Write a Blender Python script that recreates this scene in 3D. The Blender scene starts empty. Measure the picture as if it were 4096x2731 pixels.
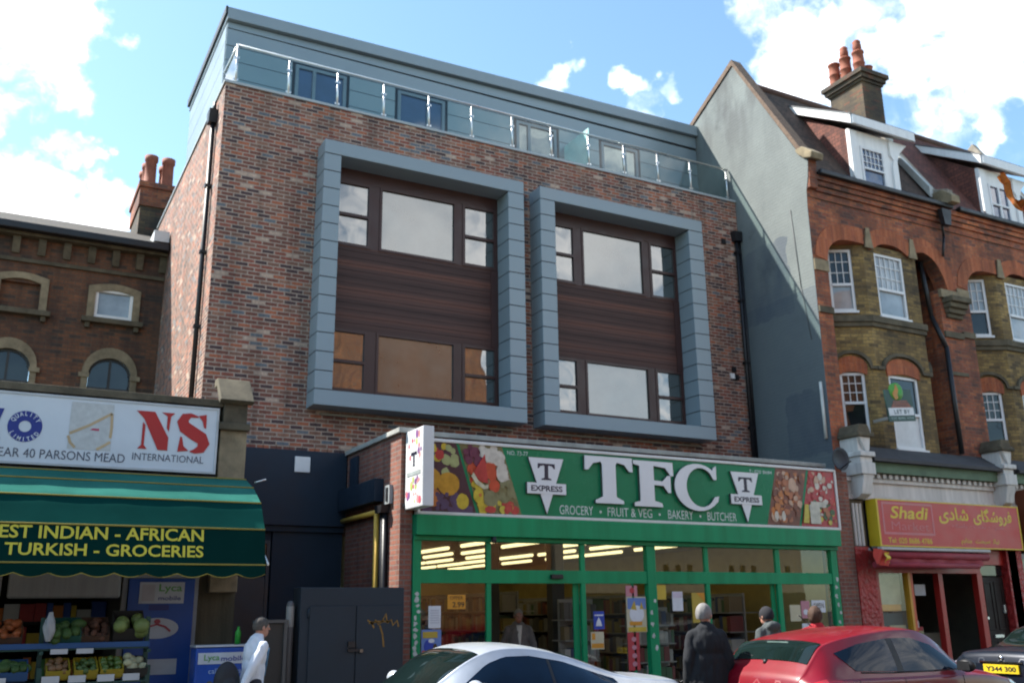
import bpy, bmesh, math, random
from math import sin, cos, pi, radians, atan2, sqrt
from mathutils import Vector, Matrix

random.seed(7)
SC = bpy.context.scene
COL = SC.collection

# ------------------------------------------------------------------ camera
cam_d = bpy.data.cameras.new("camera")
cam = bpy.data.objects.new("camera", cam_d)
COL.objects.link(cam)
YAW, PITCH, ROLL = 0.494568821, 0.274544, -0.0125006959
_f = Vector((sin(YAW)*cos(PITCH), cos(YAW)*cos(PITCH), sin(PITCH)))
_r = Vector((cos(YAW), -sin(YAW), 0))
_u = _r.cross(_f)
_r2 = cos(ROLL)*_r + sin(ROLL)*_u
_u2 = -sin(ROLL)*_r + cos(ROLL)*_u
cam.matrix_world = Matrix(((_r2.x, _u2.x, -_f.x, 0), (_r2.y, _u2.y, -_f.y, 0), (_r2.z, _u2.z, -_f.z, 1.7), (0, 0, 0, 1)))
cam_d.sensor_width = 36.0
cam_d.lens = 33.694
cam_d.clip_start = 0.05
cam_d.clip_end = 3000
cam_d.dof.use_dof = True
cam_d.dof.focus_distance = 3.6
cam_d.dof.aperture_fstop = 4.4
SC.camera = cam

# ------------------------------------------------------------------ light
SUN_TO = Vector((-1.0, 0.84, 1.6)).normalized()
SUN_EL = math.asin(SUN_TO.z)
SUN_ROT = atan2(SUN_TO.x, SUN_TO.y) % (2*pi)
sun_d = bpy.data.lights.new("sun", 'SUN')
sun_d.energy = 2.8
sun_d.angle = radians(0.55)
sun_d.color = (1.0, 0.95, 0.87)
sun = bpy.data.objects.new("sun", sun_d)
sun.rotation_euler = (-SUN_TO).to_track_quat('-Z', 'Y').to_euler()
sun.location = (-20, 40, 40)
COL.objects.link(sun)

SC.view_settings.view_transform = 'Standard'
SC.view_settings.look = 'None'
SC.view_settings.gamma = 1.0
SC.view_settings.exposure = 2.10
SC.render.engine = 'CYCLES'
try:
    SC.cycles.use_denoising = True
    SC.cycles.max_bounces = 8
    SC.cycles.transparent_max_bounces = 16
    SC.cycles.sample_clamp_indirect = 8
    SC.cycles.caustics_reflective = False
    SC.cycles.caustics_refractive = False
except Exception:
    pass


class NT:
    """small helper for node trees"""
    def __init__(s, tree):
        s.t = tree; s.n = tree.nodes; s.l = tree.links
        s.n.clear()
    def add(s, typ, **kw):
        nd = s.n.new(typ)
        ins = kw.pop('ins', {})
        for k, v in kw.items():
            setattr(nd, k, v)
        for k, v in ins.items():
            sock = nd.inputs[k]
            if isinstance(v, bpy.types.NodeSocket):
                s.l.new(v, sock)
            else:
                sock.default_value = v
        return nd
    def math(s, op, a, b=None, c=None, clamp=False):
        nd = s.n.new('ShaderNodeMath'); nd.operation = op; nd.use_clamp = clamp
        for i, v in enumerate((a, b, c)):
            if v is None: continue
            if isinstance(v, bpy.types.NodeSocket): s.l.new(v, nd.inputs[i])
            else: nd.inputs[i].default_value = v
        return nd.outputs[0]
    def ramp(s, fac, stops, interp='LINEAR'):
        nd = s.n.new('ShaderNodeValToRGB'); nd.color_ramp.interpolation = interp
        e = nd.color_ramp.elements
        while len(e) < len(stops): e.new(0.5)
        for i, (p, c) in enumerate(stops):
            e[i].position = p; e[i].color = (c[0], c[1], c[2], 1) if not isinstance(c, (int, float)) else (c, c, c, 1)
        s.l.new(fac, nd.inputs[0])
        return nd.outputs[0]
    def mix(s, fac, a, b, mode='MIX'):
        nd = s.n.new('ShaderNodeMix'); nd.data_type = 'RGBA'; nd.blend_type = mode
        for idx, v in ((0, fac), (6, a), (7, b)):
            if isinstance(v, bpy.types.NodeSocket): s.l.new(v, nd.inputs[idx])
            elif idx == 0: nd.inputs[0].default_value = v
            else: nd.inputs[idx].default_value = (v[0], v[1], v[2], 1)
        return nd.outputs[2]


# ------------------------------------------------------------------ sky with clouds
world = bpy.data.worlds.new("World")
SC.world = world
world.use_nodes = True
w = NT(world.node_tree)
sky = w.add('ShaderNodeTexSky', sky_type='NISHITA', sun_disc=False)
sky.sun_elevation = SUN_EL
sky.sun_rotation = SUN_ROT
sky.air_density = 1.0
sky.dust_density = 0.6
sky.ozone_density = 1.0
tc = w.add('ShaderNodeTexCoord')
D = tc.outputs['Generated']
sep = w.add('ShaderNodeSeparateXYZ', ins={0: D})
zz = w.math('ADD', w.math('MAXIMUM', sep.outputs[2], 0.0), 0.22)
px = w.math('DIVIDE', sep.outputs[0], zz)
py = w.math('DIVIDE', sep.outputs[1], zz)
pv = w.add('ShaderNodeCombineXYZ', ins={0: px, 1: py, 2: 0.0}).outputs[0]
n1 = w.add('ShaderNodeTexNoise', ins={'Vector': pv, 'Scale': 4.2, 'Detail': 9.0, 'Roughness': 0.58, 'Distortion': 0.35}).outputs['Fac']
n2 = w.add('ShaderNodeTexNoise', ins={'Vector': pv, 'Scale': 1.5, 'Detail': 4.0, 'Roughness': 0.5}).outputs['Fac']
# cloud banks: centre direction, inner radius, outer radius (degrees), strength
BANKS = [((-0.0247, 0.8609, 0.5082), 1.0, 5.2, 1.0), ((-0.0844, 0.8623, 0.4993), 2.0, 6.5, 1.0),
         ((0.0091, 0.8684, 0.4958), .3, 2.6, .75),
         ((-0.0362, 0.8925, 0.4496), .3, 2.0, .85), ((-0.0061, 0.9303, 0.3667), 1.2, 4.2, 1.0),
         ((-0.0454, 0.9389, 0.3411), 1.5, 5.0, 1.0), ((0.0402, 0.9354, 0.3512), .6, 3.2, .95),
         ((0.0176, 0.9039, 0.4275), .1, 1.5, .6), ((0.4431, 0.7354, 0.5128), .2, 1.7, .72),
         ((0.5196, 0.6832, 0.5131), .2, 1.6, .72), ((0.5532, 0.6687, 0.4969), .1, 1.3, .56),
         ((0.5997, 0.5862, 0.5447), .2, 3.4, .58), ((0.5369, 0.6912, 0.4837), .1, 2.2, .5),
         ((0.7235, 0.4801, 0.496), 1.0, 5.6, .92), ((0.7592, 0.4694, 0.451), .5, 2.6, .62),
         ((0.7017, 0.5212, 0.4857), .6, 3.4, .9), ((0.6376, 0.595, 0.4893), .8, 4.2, .95),
         ((0.655, 0.5339, 0.5348), .3, 3.4, .62), ((0.7599, 0.4864, 0.4311), .2, 2.2, .58),
         ((0.727, 0.524, 0.4437), .2, 1.8, .5), ((0.7631, 0.496, 0.4144), .1, 1.4, .66),
         ((0.749, 0.4324, 0.502), 1.0, 4.0, 1.0), ((0.70, 0.50, 0.50), 3.0, 12.0, .34),
         # banks over the far side of the street, behind the camera
         ((0.36, -0.85, 0.33), 4, 11, .95), ((0.50, -0.76, 0.42), 4, 12, .95), ((-0.5, -0.70, 0.5), 5, 18, .75),
         ((0.57, -0.80, 0.20), 3, 9, .80), ((0.80, -0.45, 0.40), 4, 14, .75)]
wq1 = w.add('ShaderNodeTexNoise', ins={'Vector': D, 'Scale': 16.0, 'Detail': 3.0, 'Roughness': 0.5}).outputs['Color']
wq2 = w.add('ShaderNodeTexNoise', ins={'Vector': D, 'Scale': 52.0, 'Detail': 6.0, 'Roughness': 0.62}).outputs['Color']
Dw = w.add('ShaderNodeVectorMath', operation='MULTIPLY_ADD', ins={0: wq1, 1: (0.13, 0.13, 0.13), 2: D}).outputs[0]
Dw = w.add('ShaderNodeVectorMath', operation='MULTIPLY_ADD', ins={0: wq2, 1: (0.044, 0.044, 0.044), 2: Dw}).outputs[0]
Dw = w.add('ShaderNodeVectorMath', operation='SUBTRACT', ins={0: Dw, 1: (0.087, 0.087, 0.087)}).outputs[0]
Dw = w.add('ShaderNodeVectorMath', operation='NORMALIZE', ins={0: Dw}).outputs[0]
n3 = w.add('ShaderNodeTexNoise', ins={'Vector': D, 'Scale': 30.0, 'Detail': 8.0, 'Roughness': 0.62, 'Distortion': 0.4}).outputs['Fac']
acc = None
for c, r0, r1, k in BANKS:
    cv = Vector(c).normalized()
    dt = w.add('ShaderNodeVectorMath', operation='DOT_PRODUCT', ins={0: Dw, 1: cv}).outputs['Value']
    mr = w.add('ShaderNodeMapRange', interpolation_type='SMOOTHSTEP',
               ins={'Value': dt, 'From Min': cos(radians(r1)), 'From Max': cos(radians(r0)), 'To Min': 0.0, 'To Max': k}).outputs[0]
    acc = mr if acc is None else w.math('MAXIMUM', acc, mr)
dens = w.math('SUBTRACT', w.math('ADD', acc, w.math('ADD', w.math('MULTIPLY', w.math('SUBTRACT', n1, 0.5), w.math('ADD', 0.3, w.math('MULTIPLY', acc, 1.6))), w.math('MULTIPLY', w.math('SUBTRACT', n3, 0.5), w.math('ADD', 0.35, w.math('MULTIPLY', acc, 1.5))))), 0.10)
cmask = w.add('ShaderNodeMapRange', interpolation_type='SMOOTHSTEP',
              ins={'Value': dens, 'From Min': 0.08, 'From Max': 1.10}).outputs[0]
ccol = w.ramp(n2, [(0.30, (11, 11.4, 12)), (0.62, (16, 16, 15.8))])
# hazy brightening of the lower sky
skyc = w.mix(1.0, sky.outputs[0], (1.30, 1.50, 1.45), 'MULTIPLY')
col = w.mix(cmask, skyc, ccol)
bg = w.add('ShaderNodeBackground', ins={'Color': col, 'Strength': 0.050})
out = w.add('ShaderNodeOutputWorld')
w.l.new(bg.outputs[0], out.inputs['Surface'])


# ------------------------------------------------------------------ materials
MATS = {}

def newmat(name):
    m = bpy.data.materials.new(name); m.use_nodes = True
    return m, NT(m.node_tree)

def M(name, col=None, rough=0.6, metal=0.0, var=0.18, scale=3.0, bump=0.0, bscale=40.0, ior=1.45, coat=0.0, emit=0.0, streak=False, bdist=0.01):
    """painted or plain surface: colour with slight soiling, optional bump"""
    if name in MATS: return MATS[name]
    m, t = newmat(name)
    tcn = t.add('ShaderNodeTexCoord').outputs['Object']
    vec = tcn
    if streak:
        vec = t.add('ShaderNodeMapping', ins={0: tcn, 3: (3.0, 3.0, 0.25)}).outputs[0]
    nz = t.add('ShaderNodeTexNoise', ins={'Vector': vec, 'Scale': scale, 'Detail': 6.0, 'Roughness': 0.62}).outputs['Fac']
    lo = tuple(c*(1-var) for c in col); hi = tuple(min(1, c*(1+var*0.7)) for c in col)
    c = t.ramp(nz, [(0.28, lo), (0.72, hi)])
    p = t.add('ShaderNodeBsdfPrincipled', ins={'Base Color': c, 'Roughness': rough, 'Metallic': metal, 'IOR': ior, 'Coat Weight': coat})
    if coat: p.inputs['Coat Roughness'].default_value = 0.03
    if rough < 0.7:
        rr = t.ramp(nz, [(0.3, max(0.02, rough*0.75)), (0.7, min(1, rough*1.25))])
        t.l.new(rr, p.inputs['Roughness'])
    if emit:
        p.inputs['Emission Color'].default_value = (*col, 1); p.inputs['Emission Strength'].default_value = emit
    if bump:
        nb = t.add('ShaderNodeTexNoise', ins={'Vector': tcn, 'Scale': bscale, 'Detail': 4.0}).outputs['Fac']
        bp = t.add('ShaderNodeBump', ins={'Strength': bump, 'Distance': bdist, 'Height': nb}).outputs[0]
        t.l.new(bp, p.inputs['Normal'])
    o = t.add('ShaderNodeOutputMaterial'); t.l.new(p.outputs[0], o.inputs[0])
    MATS[name] = m
    return m

def wallvec(t, slope=False):
    """(along wall, height) coordinates in metres from object coordinates and the face direction"""
    tcn = t.add('ShaderNodeTexCoord').outputs['Object']
    s = t.add('ShaderNodeSeparateXYZ', ins={0: tcn})
    g = t.add('ShaderNodeNewGeometry')
    nn = t.add('ShaderNodeSeparateXYZ', ins={0: g.outputs['True Normal']})
    fx = t.math('GREATER_THAN', t.math('ABSOLUTE', nn.outputs[0]), 0.75)
    u = t.math('ADD', t.math('MULTIPLY', s.outputs[0], t.math('SUBTRACT', 1.0, fx)), t.math('MULTIPLY', s.outputs[1], fx))
    v = s.outputs[2]
    if slope:
        v = t.math('MULTIPLY', v, 1.17)
    return t.add('ShaderNodeCombineXYZ', ins={0: u, 1: v, 2: 0.0}).outputs[0], tcn

def brick(name, palette, mortar, bw=0.225, rh=0.075, ms=0.010, dirt=0.45, dscale=0.7, dcol=(0.02, 0.02, 0.02), slope=False, bump=0.5, off=0.5, rough=0.9, dthr=0.5, pat=None):
    if name in MATS: return MATS[name]
    m, t = newmat(name)
    vec, tcn = wallvec(t, slope)
    wob = t.add('ShaderNodeTexNoise', ins={'Vector': vec, 'Scale': 9.0, 'Detail': 2.0}).outputs['Color']
    wv = t.add('ShaderNodeVectorMath', operation='MULTIPLY_ADD', ins={0: wob, 1: (0.006, 0.006, 0), 2: vec}).outputs[0]
    b = t.add('ShaderNodeTexBrick', ins={'Vector': wv, 'Color1': (0, 0, 0, 1), 'Color2': (1, 1, 1, 1), 'Mortar': (0, 0, 0, 1), 'Scale': 1.0,
              'Mortar Size': ms, 'Mortar Smooth': 0.25, 'Bias': 0.0, 'Brick Width': bw, 'Row Height': rh})
    b.offset = off
    c = t.ramp(b.outputs['Color'], palette, 'CONSTANT')
    fine = t.add('ShaderNodeTexNoise', ins={'Vector': tcn, 'Scale': 30.0, 'Detail': 4.0}).outputs['Fac']
    c = t.mix(1.0, c, t.ramp(fine, [(0.3, (.72, .72, .72)), (0.7, (1.25, 1.22, 1.2))]), 'MULTIPLY')
    c = t.mix(b.outputs['Fac'], c, mortar)
    big = t.add('ShaderNodeTexNoise', ins={'Vector': tcn, 'Scale': dscale, 'Detail': 7.0, 'Roughness': 0.65}).outputs['Fac']
    st_ = t.add('ShaderNodeTexNoise', ins={'Vector': t.add('ShaderNodeMapping', ins={0: tcn, 3: (2.6, 2.6, .20)}).outputs[0], 'Scale': 1.6, 'Detail': 7.0, 'Roughness': .6}).outputs['Fac']
    c = t.mix(1.0, c, t.ramp(st_, [(.34, (.78, .77, .76)), (.56, (1.20, 1.18, 1.15))]), 'MULTIPLY')
    df = t.ramp(big, [(dthr-0.12, 0.0), (dthr+0.22, dirt)])
    c = t.mix(df, c, dcol)
    p = t.add('ShaderNodeBsdfPrincipled', ins={'Base Color': c, 'Roughness': rough})
    h = t.math('SUBTRACT', t.math('MULTIPLY', fine, 0.25), b.outputs['Fac'])
    bp = t.add('ShaderNodeBump', ins={'Strength': bump, 'Distance': 0.006, 'Height': h}).outputs[0]
    t.l.new(bp, p.inputs['Normal'])
    o = t.add('ShaderNodeOutputMaterial'); t.l.new(p.outputs[0], o.inputs[0])
    MATS[name] = m
    return m

def glass_dark(name, base=(0.02, 0.025, 0.028), ior=2.1, rough=0.015, wave=0.012):
    """window glass seen from outside over a dim room: dark body, mirror surface with slight ripple"""
    if name in MATS: return MATS[name]
    m, t = newmat(name)
    tcn = t.add('ShaderNodeTexCoord').outputs['Object']
    nz = t.add('ShaderNodeTexNoise', ins={'Vector': tcn, 'Scale': 1.3, 'Detail': 1.0}).outputs['Fac']
    nb = t.add('ShaderNodeTexNoise', ins={'Vector': tcn, 'Scale': 2.2, 'Detail': 3.0}).outputs['Fac']
    bp = t.add('ShaderNodeBump', ins={'Strength': 1.0, 'Distance': wave, 'Height': nz}).outputs[0]
    c = t.ramp(nb, [(0.3, tuple(x*0.7 for x in base)), (0.7, tuple(x*1.3 for x in base))])
    p = t.add('ShaderNodeBsdfPrincipled', ins={'Base Color': c, 'Roughness': rough, 'IOR': ior, 'Normal': bp})
    o = t.add('ShaderNodeOutputMaterial'); t.l.new(p.outputs[0], o.inputs[0])
    MATS[name] = m
    return m

def glass_clear(name, tint=(0.9, 0.94, 0.92), ior=1.65, wave=0.0):
    """see-through sheet glass: tinted transmission plus mirror reflection by angle"""
    if name in MATS: return MATS[name]
    m, t = newmat(name)
    fr = t.add('ShaderNodeFresnel', ins={'IOR': ior})
    tr = t.add('ShaderNodeBsdfTransparent', ins={'Color': (*tint, 1)})
    gl = t.add('ShaderNodeBsdfGlossy', ins={'Color': (1, 1, 1, 1), 'Roughness': 0.01})
    bf = t.add('ShaderNodeNewGeometry').outputs['Backfacing']
    fac = t.math('MULTIPLY', fr.outputs[0], t.math('SUBTRACT', 1.0, bf))
    mx = t.add('ShaderNodeMixShader', ins={0: fac, 1: tr.outputs[0], 2: gl.outputs[0]})
    o = t.add('ShaderNodeOutputMaterial'); t.l.new(mx.outputs[0], o.inputs[0])
    MATS[name] = m
    return m

def rows(name, cols, pitch, axis=2, rough=0.6, grain=(0.6, 0.6, 14.0), groove=0.05):
    """boards or tiles in horizontal rows, each row with a tone of its own"""
    if name in MATS: return MATS[name]
    m, t = newmat(name)
    tcn = t.add('ShaderNodeTexCoord').outputs['Object']
    s = t.add('ShaderNodeSeparateXYZ', ins={0: tcn})
    q = t.math('DIVIDE', s.outputs[axis], pitch)
    fl = t.math('FLOOR', q)
    wn = t.add('ShaderNodeTexWhiteNoise', noise_dimensions='1D', ins={'W': fl}).outputs['Value']
    mp = t.add('ShaderNodeMapping', ins={0: tcn, 3: grain}).outputs[0]
    g = t.add('ShaderNodeTexNoise', ins={'Vector': mp, 'Scale': 3.0, 'Detail': 6.0, 'Roughness': 0.65}).outputs['Fac']
    f = t.math('ADD', t.math('MULTIPLY', wn, 0.45), t.math('MULTIPLY', g, 0.6))
    c = t.ramp(f, cols)
    p = t.add('ShaderNodeBsdfPrincipled', ins={'Base Color': c, 'Roughness': rough})
    o = t.add('ShaderNodeOutputMaterial'); t.l.new(p.outputs[0], o.inputs[0])
    MATS[name] = m
    return m

def paint(name, col, flake=0.0, rough=0.25):
    """car paint"""
    if name in MATS: return MATS[name]
    m, t = newmat(name)
    tcn = t.add('ShaderNodeTexCoord').outputs['Object']
    nz = t.add('ShaderNodeTexNoise', ins={'Vector': tcn, 'Scale': 5.0, 'Detail': 4.0}).outputs['Fac']
    c = t.ramp(nz, [(0.3, tuple(x*0.9 for x in col)), (0.7, tuple(min(1, x*1.08) for x in col))])
    p = t.add('ShaderNodeBsdfPrincipled', ins={'Base Color': c, 'Roughness': rough, 'Metallic': flake, 'Coat Weight': 0.45, 'Coat Roughness': 0.05, 'IOR': 1.3})
    o = t.add('ShaderNodeOutputMaterial'); t.l.new(p.outputs[0], o.inputs[0])
    MATS[name] = m
    return m

def emit(name, col, k):
    if name in MATS: return MATS[name]
    m, t = newmat(name)
    e = t.add('ShaderNodeEmission', ins={'Color': (*col, 1), 'Strength': k})
    o = t.add('ShaderNodeOutputMaterial'); t.l.new(e.outputs[0], o.inputs[0])
    MATS[name] = m
    return m


# ------------------------------------------------------------------ objects
BASE = {}

def setp(o, label=None, cat=None, group=None, kind=None):
    if label: o['label'] = label
    if cat: o['category'] = cat
    if group: o['group'] = group
    if kind: o['kind'] = kind
    return o

def thing(name, label, cat, base=(0, 0, 0), group=None):
    o = bpy.data.objects.new(name, None)
    o.empty_display_size = 0.3
    o.location = base
    COL.objects.link(o)
    BASE[o.name] = Vector(base)
    return setp(o, label, cat, group)

def copy_tree(o, parent=None):
    c = o.copy(); COL.objects.link(c)
    if parent: c.parent = parent
    for ch in list(o.children): copy_tree(ch, c)
    return c


class B:
    """mesh builder: collects shapes, links them as ONE object"""
    def __init__(s, mat=None):
        s.v = []; s.f = []; s.mi = []; s.sm = []; s.ms = []; s.cur = 0; s.xf = None
        if mat: s.m(mat)
    def m(s, mat):
        if mat not in s.ms: s.ms.append(mat)
        s.cur = s.ms.index(mat); return s
    def add(s, verts, faces, smooth=False):
        n = len(s.v)
        for p in verts:
            p = Vector(p)
            s.v.append(s.xf @ p if s.xf else p)
        for f in faces:
            s.f.append([i+n for i in f]); s.mi.append(s.cur); s.sm.append(smooth)
        return s
    def face(s, *pts): return s.add(pts, [list(range(len(pts)))])
    def box(s, x0, x1, y0, y1, z0, z1):
        return s.add([(x0, y0, z0), (x1, y0, z0), (x1, y1, z0), (x0, y1, z0), (x0, y0, z1), (x1, y0, z1), (x1, y1, z1), (x0, y1, z1)],
                     [(0, 3, 2, 1), (4, 5, 6, 7), (0, 1, 5, 4), (1, 2, 6, 5), (2, 3, 7, 6), (3, 0, 4, 7)])
    def prism(s, poly, axis, a0, a1):
        def P(p, a):
            return {'y': (p[0], a, p[1]), 'x': (a, p[0], p[1]), 'z': (p[0], p[1], a)}[axis]
        n = len(poly)
        vs = [P(p, a0) for p in poly] + [P(p, a1) for p in poly]
        fs = [list(range(n)), list(range(2*n-1, n-1, -1))] + [(i, (i+1) % n, n+(i+1) % n, n+i) for i in range(n)]
        return s.add(vs, fs)
    def frame(s, x0, x1, z0, z1, w, y0, y1):
        """rectangular ring standing in an XZ plane"""
        s.box(x0, x0+w, y0, y1, z0, z1); s.box(x1-w, x1, y0, y1, z0, z1)
        s.box(x0+w, x1-w, y0, y1, z0, z0+w); s.box(x0+w, x1-w, y0, y1, z1-w, z1)
        return s
    def cyl(s, p, q, r0, r1=None, n=12, caps=True):
        r1 = r0 if r1 is None else r1
        p = Vector(p); q = Vector(q); d = (q-p).normalized()
        a = d.orthogonal().normalized(); b = d.cross(a)
        vs = []
        for c, r in ((p, r0), (q, r1)):
            for i in range(n):
                t = 2*pi*i/n; vs.append(c + a*(r*cos(t)) + b*(r*sin(t)))
        s.add(vs, [(i, (i+1) % n, n+(i+1) % n, n+i) for i in range(n)], True)
        if caps:
            s.add(vs[:n], [list(range(n-1, -1, -1))]); s.add(vs[n:], [list(range(n))])
        return s
    def tube(s, pts, r, n=8):
        for a, b in zip(pts[:-1], pts[1:]): s.cyl(a, b, r, n=n)
        for p in pts[1:-1]: s.ell(p, (r, r, r), 8, 5)
        return s
    def lathe(s, prof, c, n=16, axis='z'):
        vs = []
        for r, h in prof:
            for i in range(n):
                t = 2*pi*i/n
                if axis == 'z': vs.append((c[0]+r*cos(t), c[1]+r*sin(t), c[2]+h))
                elif axis == 'y': vs.append((c[0]+r*cos(t), c[1]+h, c[2]+r*sin(t)))
                else: vs.append((c[0]+h, c[1]+r*cos(t), c[2]+r*sin(t)))
        k = len(prof)
        return s.add(vs, [(j*n+i, j*n+(i+1) % n, (j+1)*n+(i+1) % n, (j+1)*n+i) for j in range(k-1) for i in range(n)], True)
    def ell(s, c, r, nu=14, nv=9, rot=None):
        vs = []; c = Vector(c)
        for j in range(nv+1):
            ph = pi*j/nv
            for i in range(nu):
                t = 2*pi*i/nu
                p = Vector((r[0]*sin(ph)*cos(t), r[1]*sin(ph)*sin(t), r[2]*cos(ph)))
                if rot: p = rot @ p
                vs.append(c+p)
        return s.add(vs, [(j*nu+i, j*nu+(i+1) % nu, (j+1)*nu+(i+1) % nu, (j+1)*nu+i) for j in range(nv) for i in range(nu)], True)
    def capsule(s, p, q, r0, r1, n=12):
        s.cyl(p, q, r0, r1, n, True); s.ell(p, (r0,)*3, n, 8); s.ell(q, (r1,)*3, n, 8); return s
    def disc(s, c, rx, rz, y, n=18):
        return s.add([(c[0]+rx*cos(2*pi*i/n), y, c[1]+rz*sin(2*pi*i/n)) for i in range(n)], [list(range(n))])
    def grid(s, fn, nu, nv, smooth=True):
        vs = [fn(i/nu, j/nv) for j in range(nv+1) for i in range(nu+1)]
        return s.add(vs, [(j*(nu+1)+i, j*(nu+1)+i+1, (j+1)*(nu+1)+i+1, (j+1)*(nu+1)+i) for j in range(nv) for i in range(nu)], smooth)
    def mesh(s, name, recalc=True):
        me = bpy.data.meshes.new(name)
        me.from_pydata([tuple(p) for p in s.v], [], s.f)
        for m in s.ms: me.materials.append(m)
        me.polygons.foreach_set('material_index', s.mi)
        me.polygons.foreach_set('use_smooth', s.sm)
        bm = bmesh.new(); bm.from_mesh(me)
        bmesh.ops.remove_doubles(bm, verts=bm.verts, dist=1e-5)
        if recalc: bmesh.ops.recalc_face_normals(bm, faces=bm.faces)
        bm.to_mesh(me); bm.free()
        return me
    def build(s, name, parent=None, bevel=0.0, label=None, cat=None, group=None, kind=None, recalc=True):
        o = bpy.data.objects.new(name, s.mesh(name, recalc))
        COL.objects.link(o)
        if parent is not None: attach(o, parent)
        if bevel:
            md = o.modifiers.new('bevel', 'BEVEL'); md.width = bevel; md.segments = 2; md.limit_method = 'ANGLE'
        return setp(o, label, cat, group, kind)

def build_each(b, name, parent, bevel=0.0, recalc=True):
    """link every separate piece of the builder as an object of its own"""
    par = list(range(len(b.v)))
    def find(i):
        while par[i] != i: par[i] = par[par[i]]; i = par[i]
        return i
    for f in b.f:
        r = find(f[0])
        for i in f[1:]: par[find(i)] = r
    groups = {}
    for k, f in enumerate(b.f): groups.setdefault(find(f[0]), []).append(k)
    for ks in groups.values():
        q = B(); q.ms = list(b.ms); mp = {}
        for k in ks:
            ff = []
            for i in b.f[k]:
                if i not in mp: mp[i] = len(q.v); q.v.append(b.v[i])
                ff.append(mp[i])
            q.f.append(ff); q.mi.append(b.mi[k]); q.sm.append(b.sm[k])
        used = sorted(set(q.mi)); q.ms = [b.ms[i] for i in used]; q.mi = [used.index(i) for i in q.mi]
        q.build(name, parent, bevel, recalc=recalc)

def attach(o, parent):
    o.parent = parent
    b = BASE.get(parent.name, Vector((0, 0, 0)))
    if parent.type == 'EMPTY':
        o.matrix_parent_inverse = Matrix.Translation(-b)

def holed(b, x0, x1, z0, z1, holes, y, depth):
    """flat wall face at y with rectangular openings and their reveals going back by depth"""
    xs = sorted(set([x0, x1] + [h[0] for h in holes] + [h[1] for h in holes]))
    zs = sorted(set([z0, z1] + [h[2] for h in holes] + [h[3] for h in holes]))
    xs = [x for x in xs if x0 <= x <= x1]; zs = [z for z in zs if z0 <= z <= z1]
    for i in range(len(xs)-1):
        for j in range(len(zs)-1):
            cx = (xs[i]+xs[i+1])/2; cz = (zs[j]+zs[j+1])/2
            if any(h[0] < cx < h[1] and h[2] < cz < h[3] for h in holes): continue
            b.face((xs[i], y, zs[j]), (xs[i+1], y, zs[j]), (xs[i+1], y, zs[j+1]), (xs[i], y, zs[j+1]))
    for h in holes:
        a0, a1, c0, c1 = h[:4]
        b.face((a0, y, c0), (a0, y, c1), (a0, y+depth, c1), (a0, y+depth, c0))
        b.face((a1, y, c0), (a1, y+depth, c0), (a1, y+depth, c1), (a1, y, c1))
        b.face((a0, y, c1), (a1, y, c1), (a1, y+depth, c1), (a0, y+depth, c1))
        b.face((a0, y, c0), (a0, y+depth, c0), (a1, y+depth, c0), (a1, y, c0))

_TXT = {}
def txtmesh(s, bold=0.0, shear=0.0):
    k = (s, bold, shear)
    if k in _TXT: return _TXT[k]
    c = bpy.data.curves.new('t', 'FONT'); c.body = s; c.offset = bold; c.shear = shear; c.resolution_u = 3
    o = bpy.data.objects.new('t', c); COL.objects.link(o)
    dg = bpy.context.evaluated_depsgraph_get()
    me = bpy.data.meshes.new_from_object(o.evaluated_get(dg))
    vs = [(v.co.x, v.co.y) for v in me.vertices]; fs = [list(p.vertices) for p in me.polygons]
    bpy.data.objects.remove(o); bpy.data.curves.remove(c); bpy.data.meshes.remove(me)
    _TXT[k] = (vs, fs)
    return _TXT[k]

def text(b, s, x0, x1, z0, z1, y, fit=None, align='l', bold=0.0, shear=0.0, fn=None):
    """flat lettering in the XZ plane at y facing the street, fitted to a box (fit: substring that fills the box)"""
    vs, fs = txtmesh(s, bold, shear)
    rv = txtmesh(fit, bold, shear)[0] if fit else vs
    rx0, rx1 = min(v[0] for v in rv), max(v[0] for v in rv)
    rz0, rz1 = min(v[1] for v in rv), max(v[1] for v in rv)
    sx = (x1-x0)/max(1e-6, rx1-rx0); sz = (z1-z0)/max(1e-6, rz1-rz0)
    vx0, vx1 = min(v[0] for v in vs), max(v[0] for v in vs)
    pts = []
    for (u, v) in vs:
        X = x1-(vx1-u)*sx if align == 'r' else x0+(u-vx0)*sx
        Z = z0+(v-rz0)*sz
        pts.append(fn(X, Z) if fn else (X, y, Z))
    b.add(pts, fs)

def stroke(pts, widths):
    """outline polygon of a line with changing width"""
    L = []; R = []
    n = len(pts)
    for i in range(n):
        a = Vector(pts[max(0, i-1)]); c = Vector(pts[min(n-1, i+1)])
        d = (c-a).normalized(); nrm = Vector((-d.y, d.x))
        p = Vector(pts[i]); wd = widths[i]/2
        L.append(tuple(p+nrm*wd)); R.append(tuple(p-nrm*wd))
    return L + R[::-1]

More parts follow.
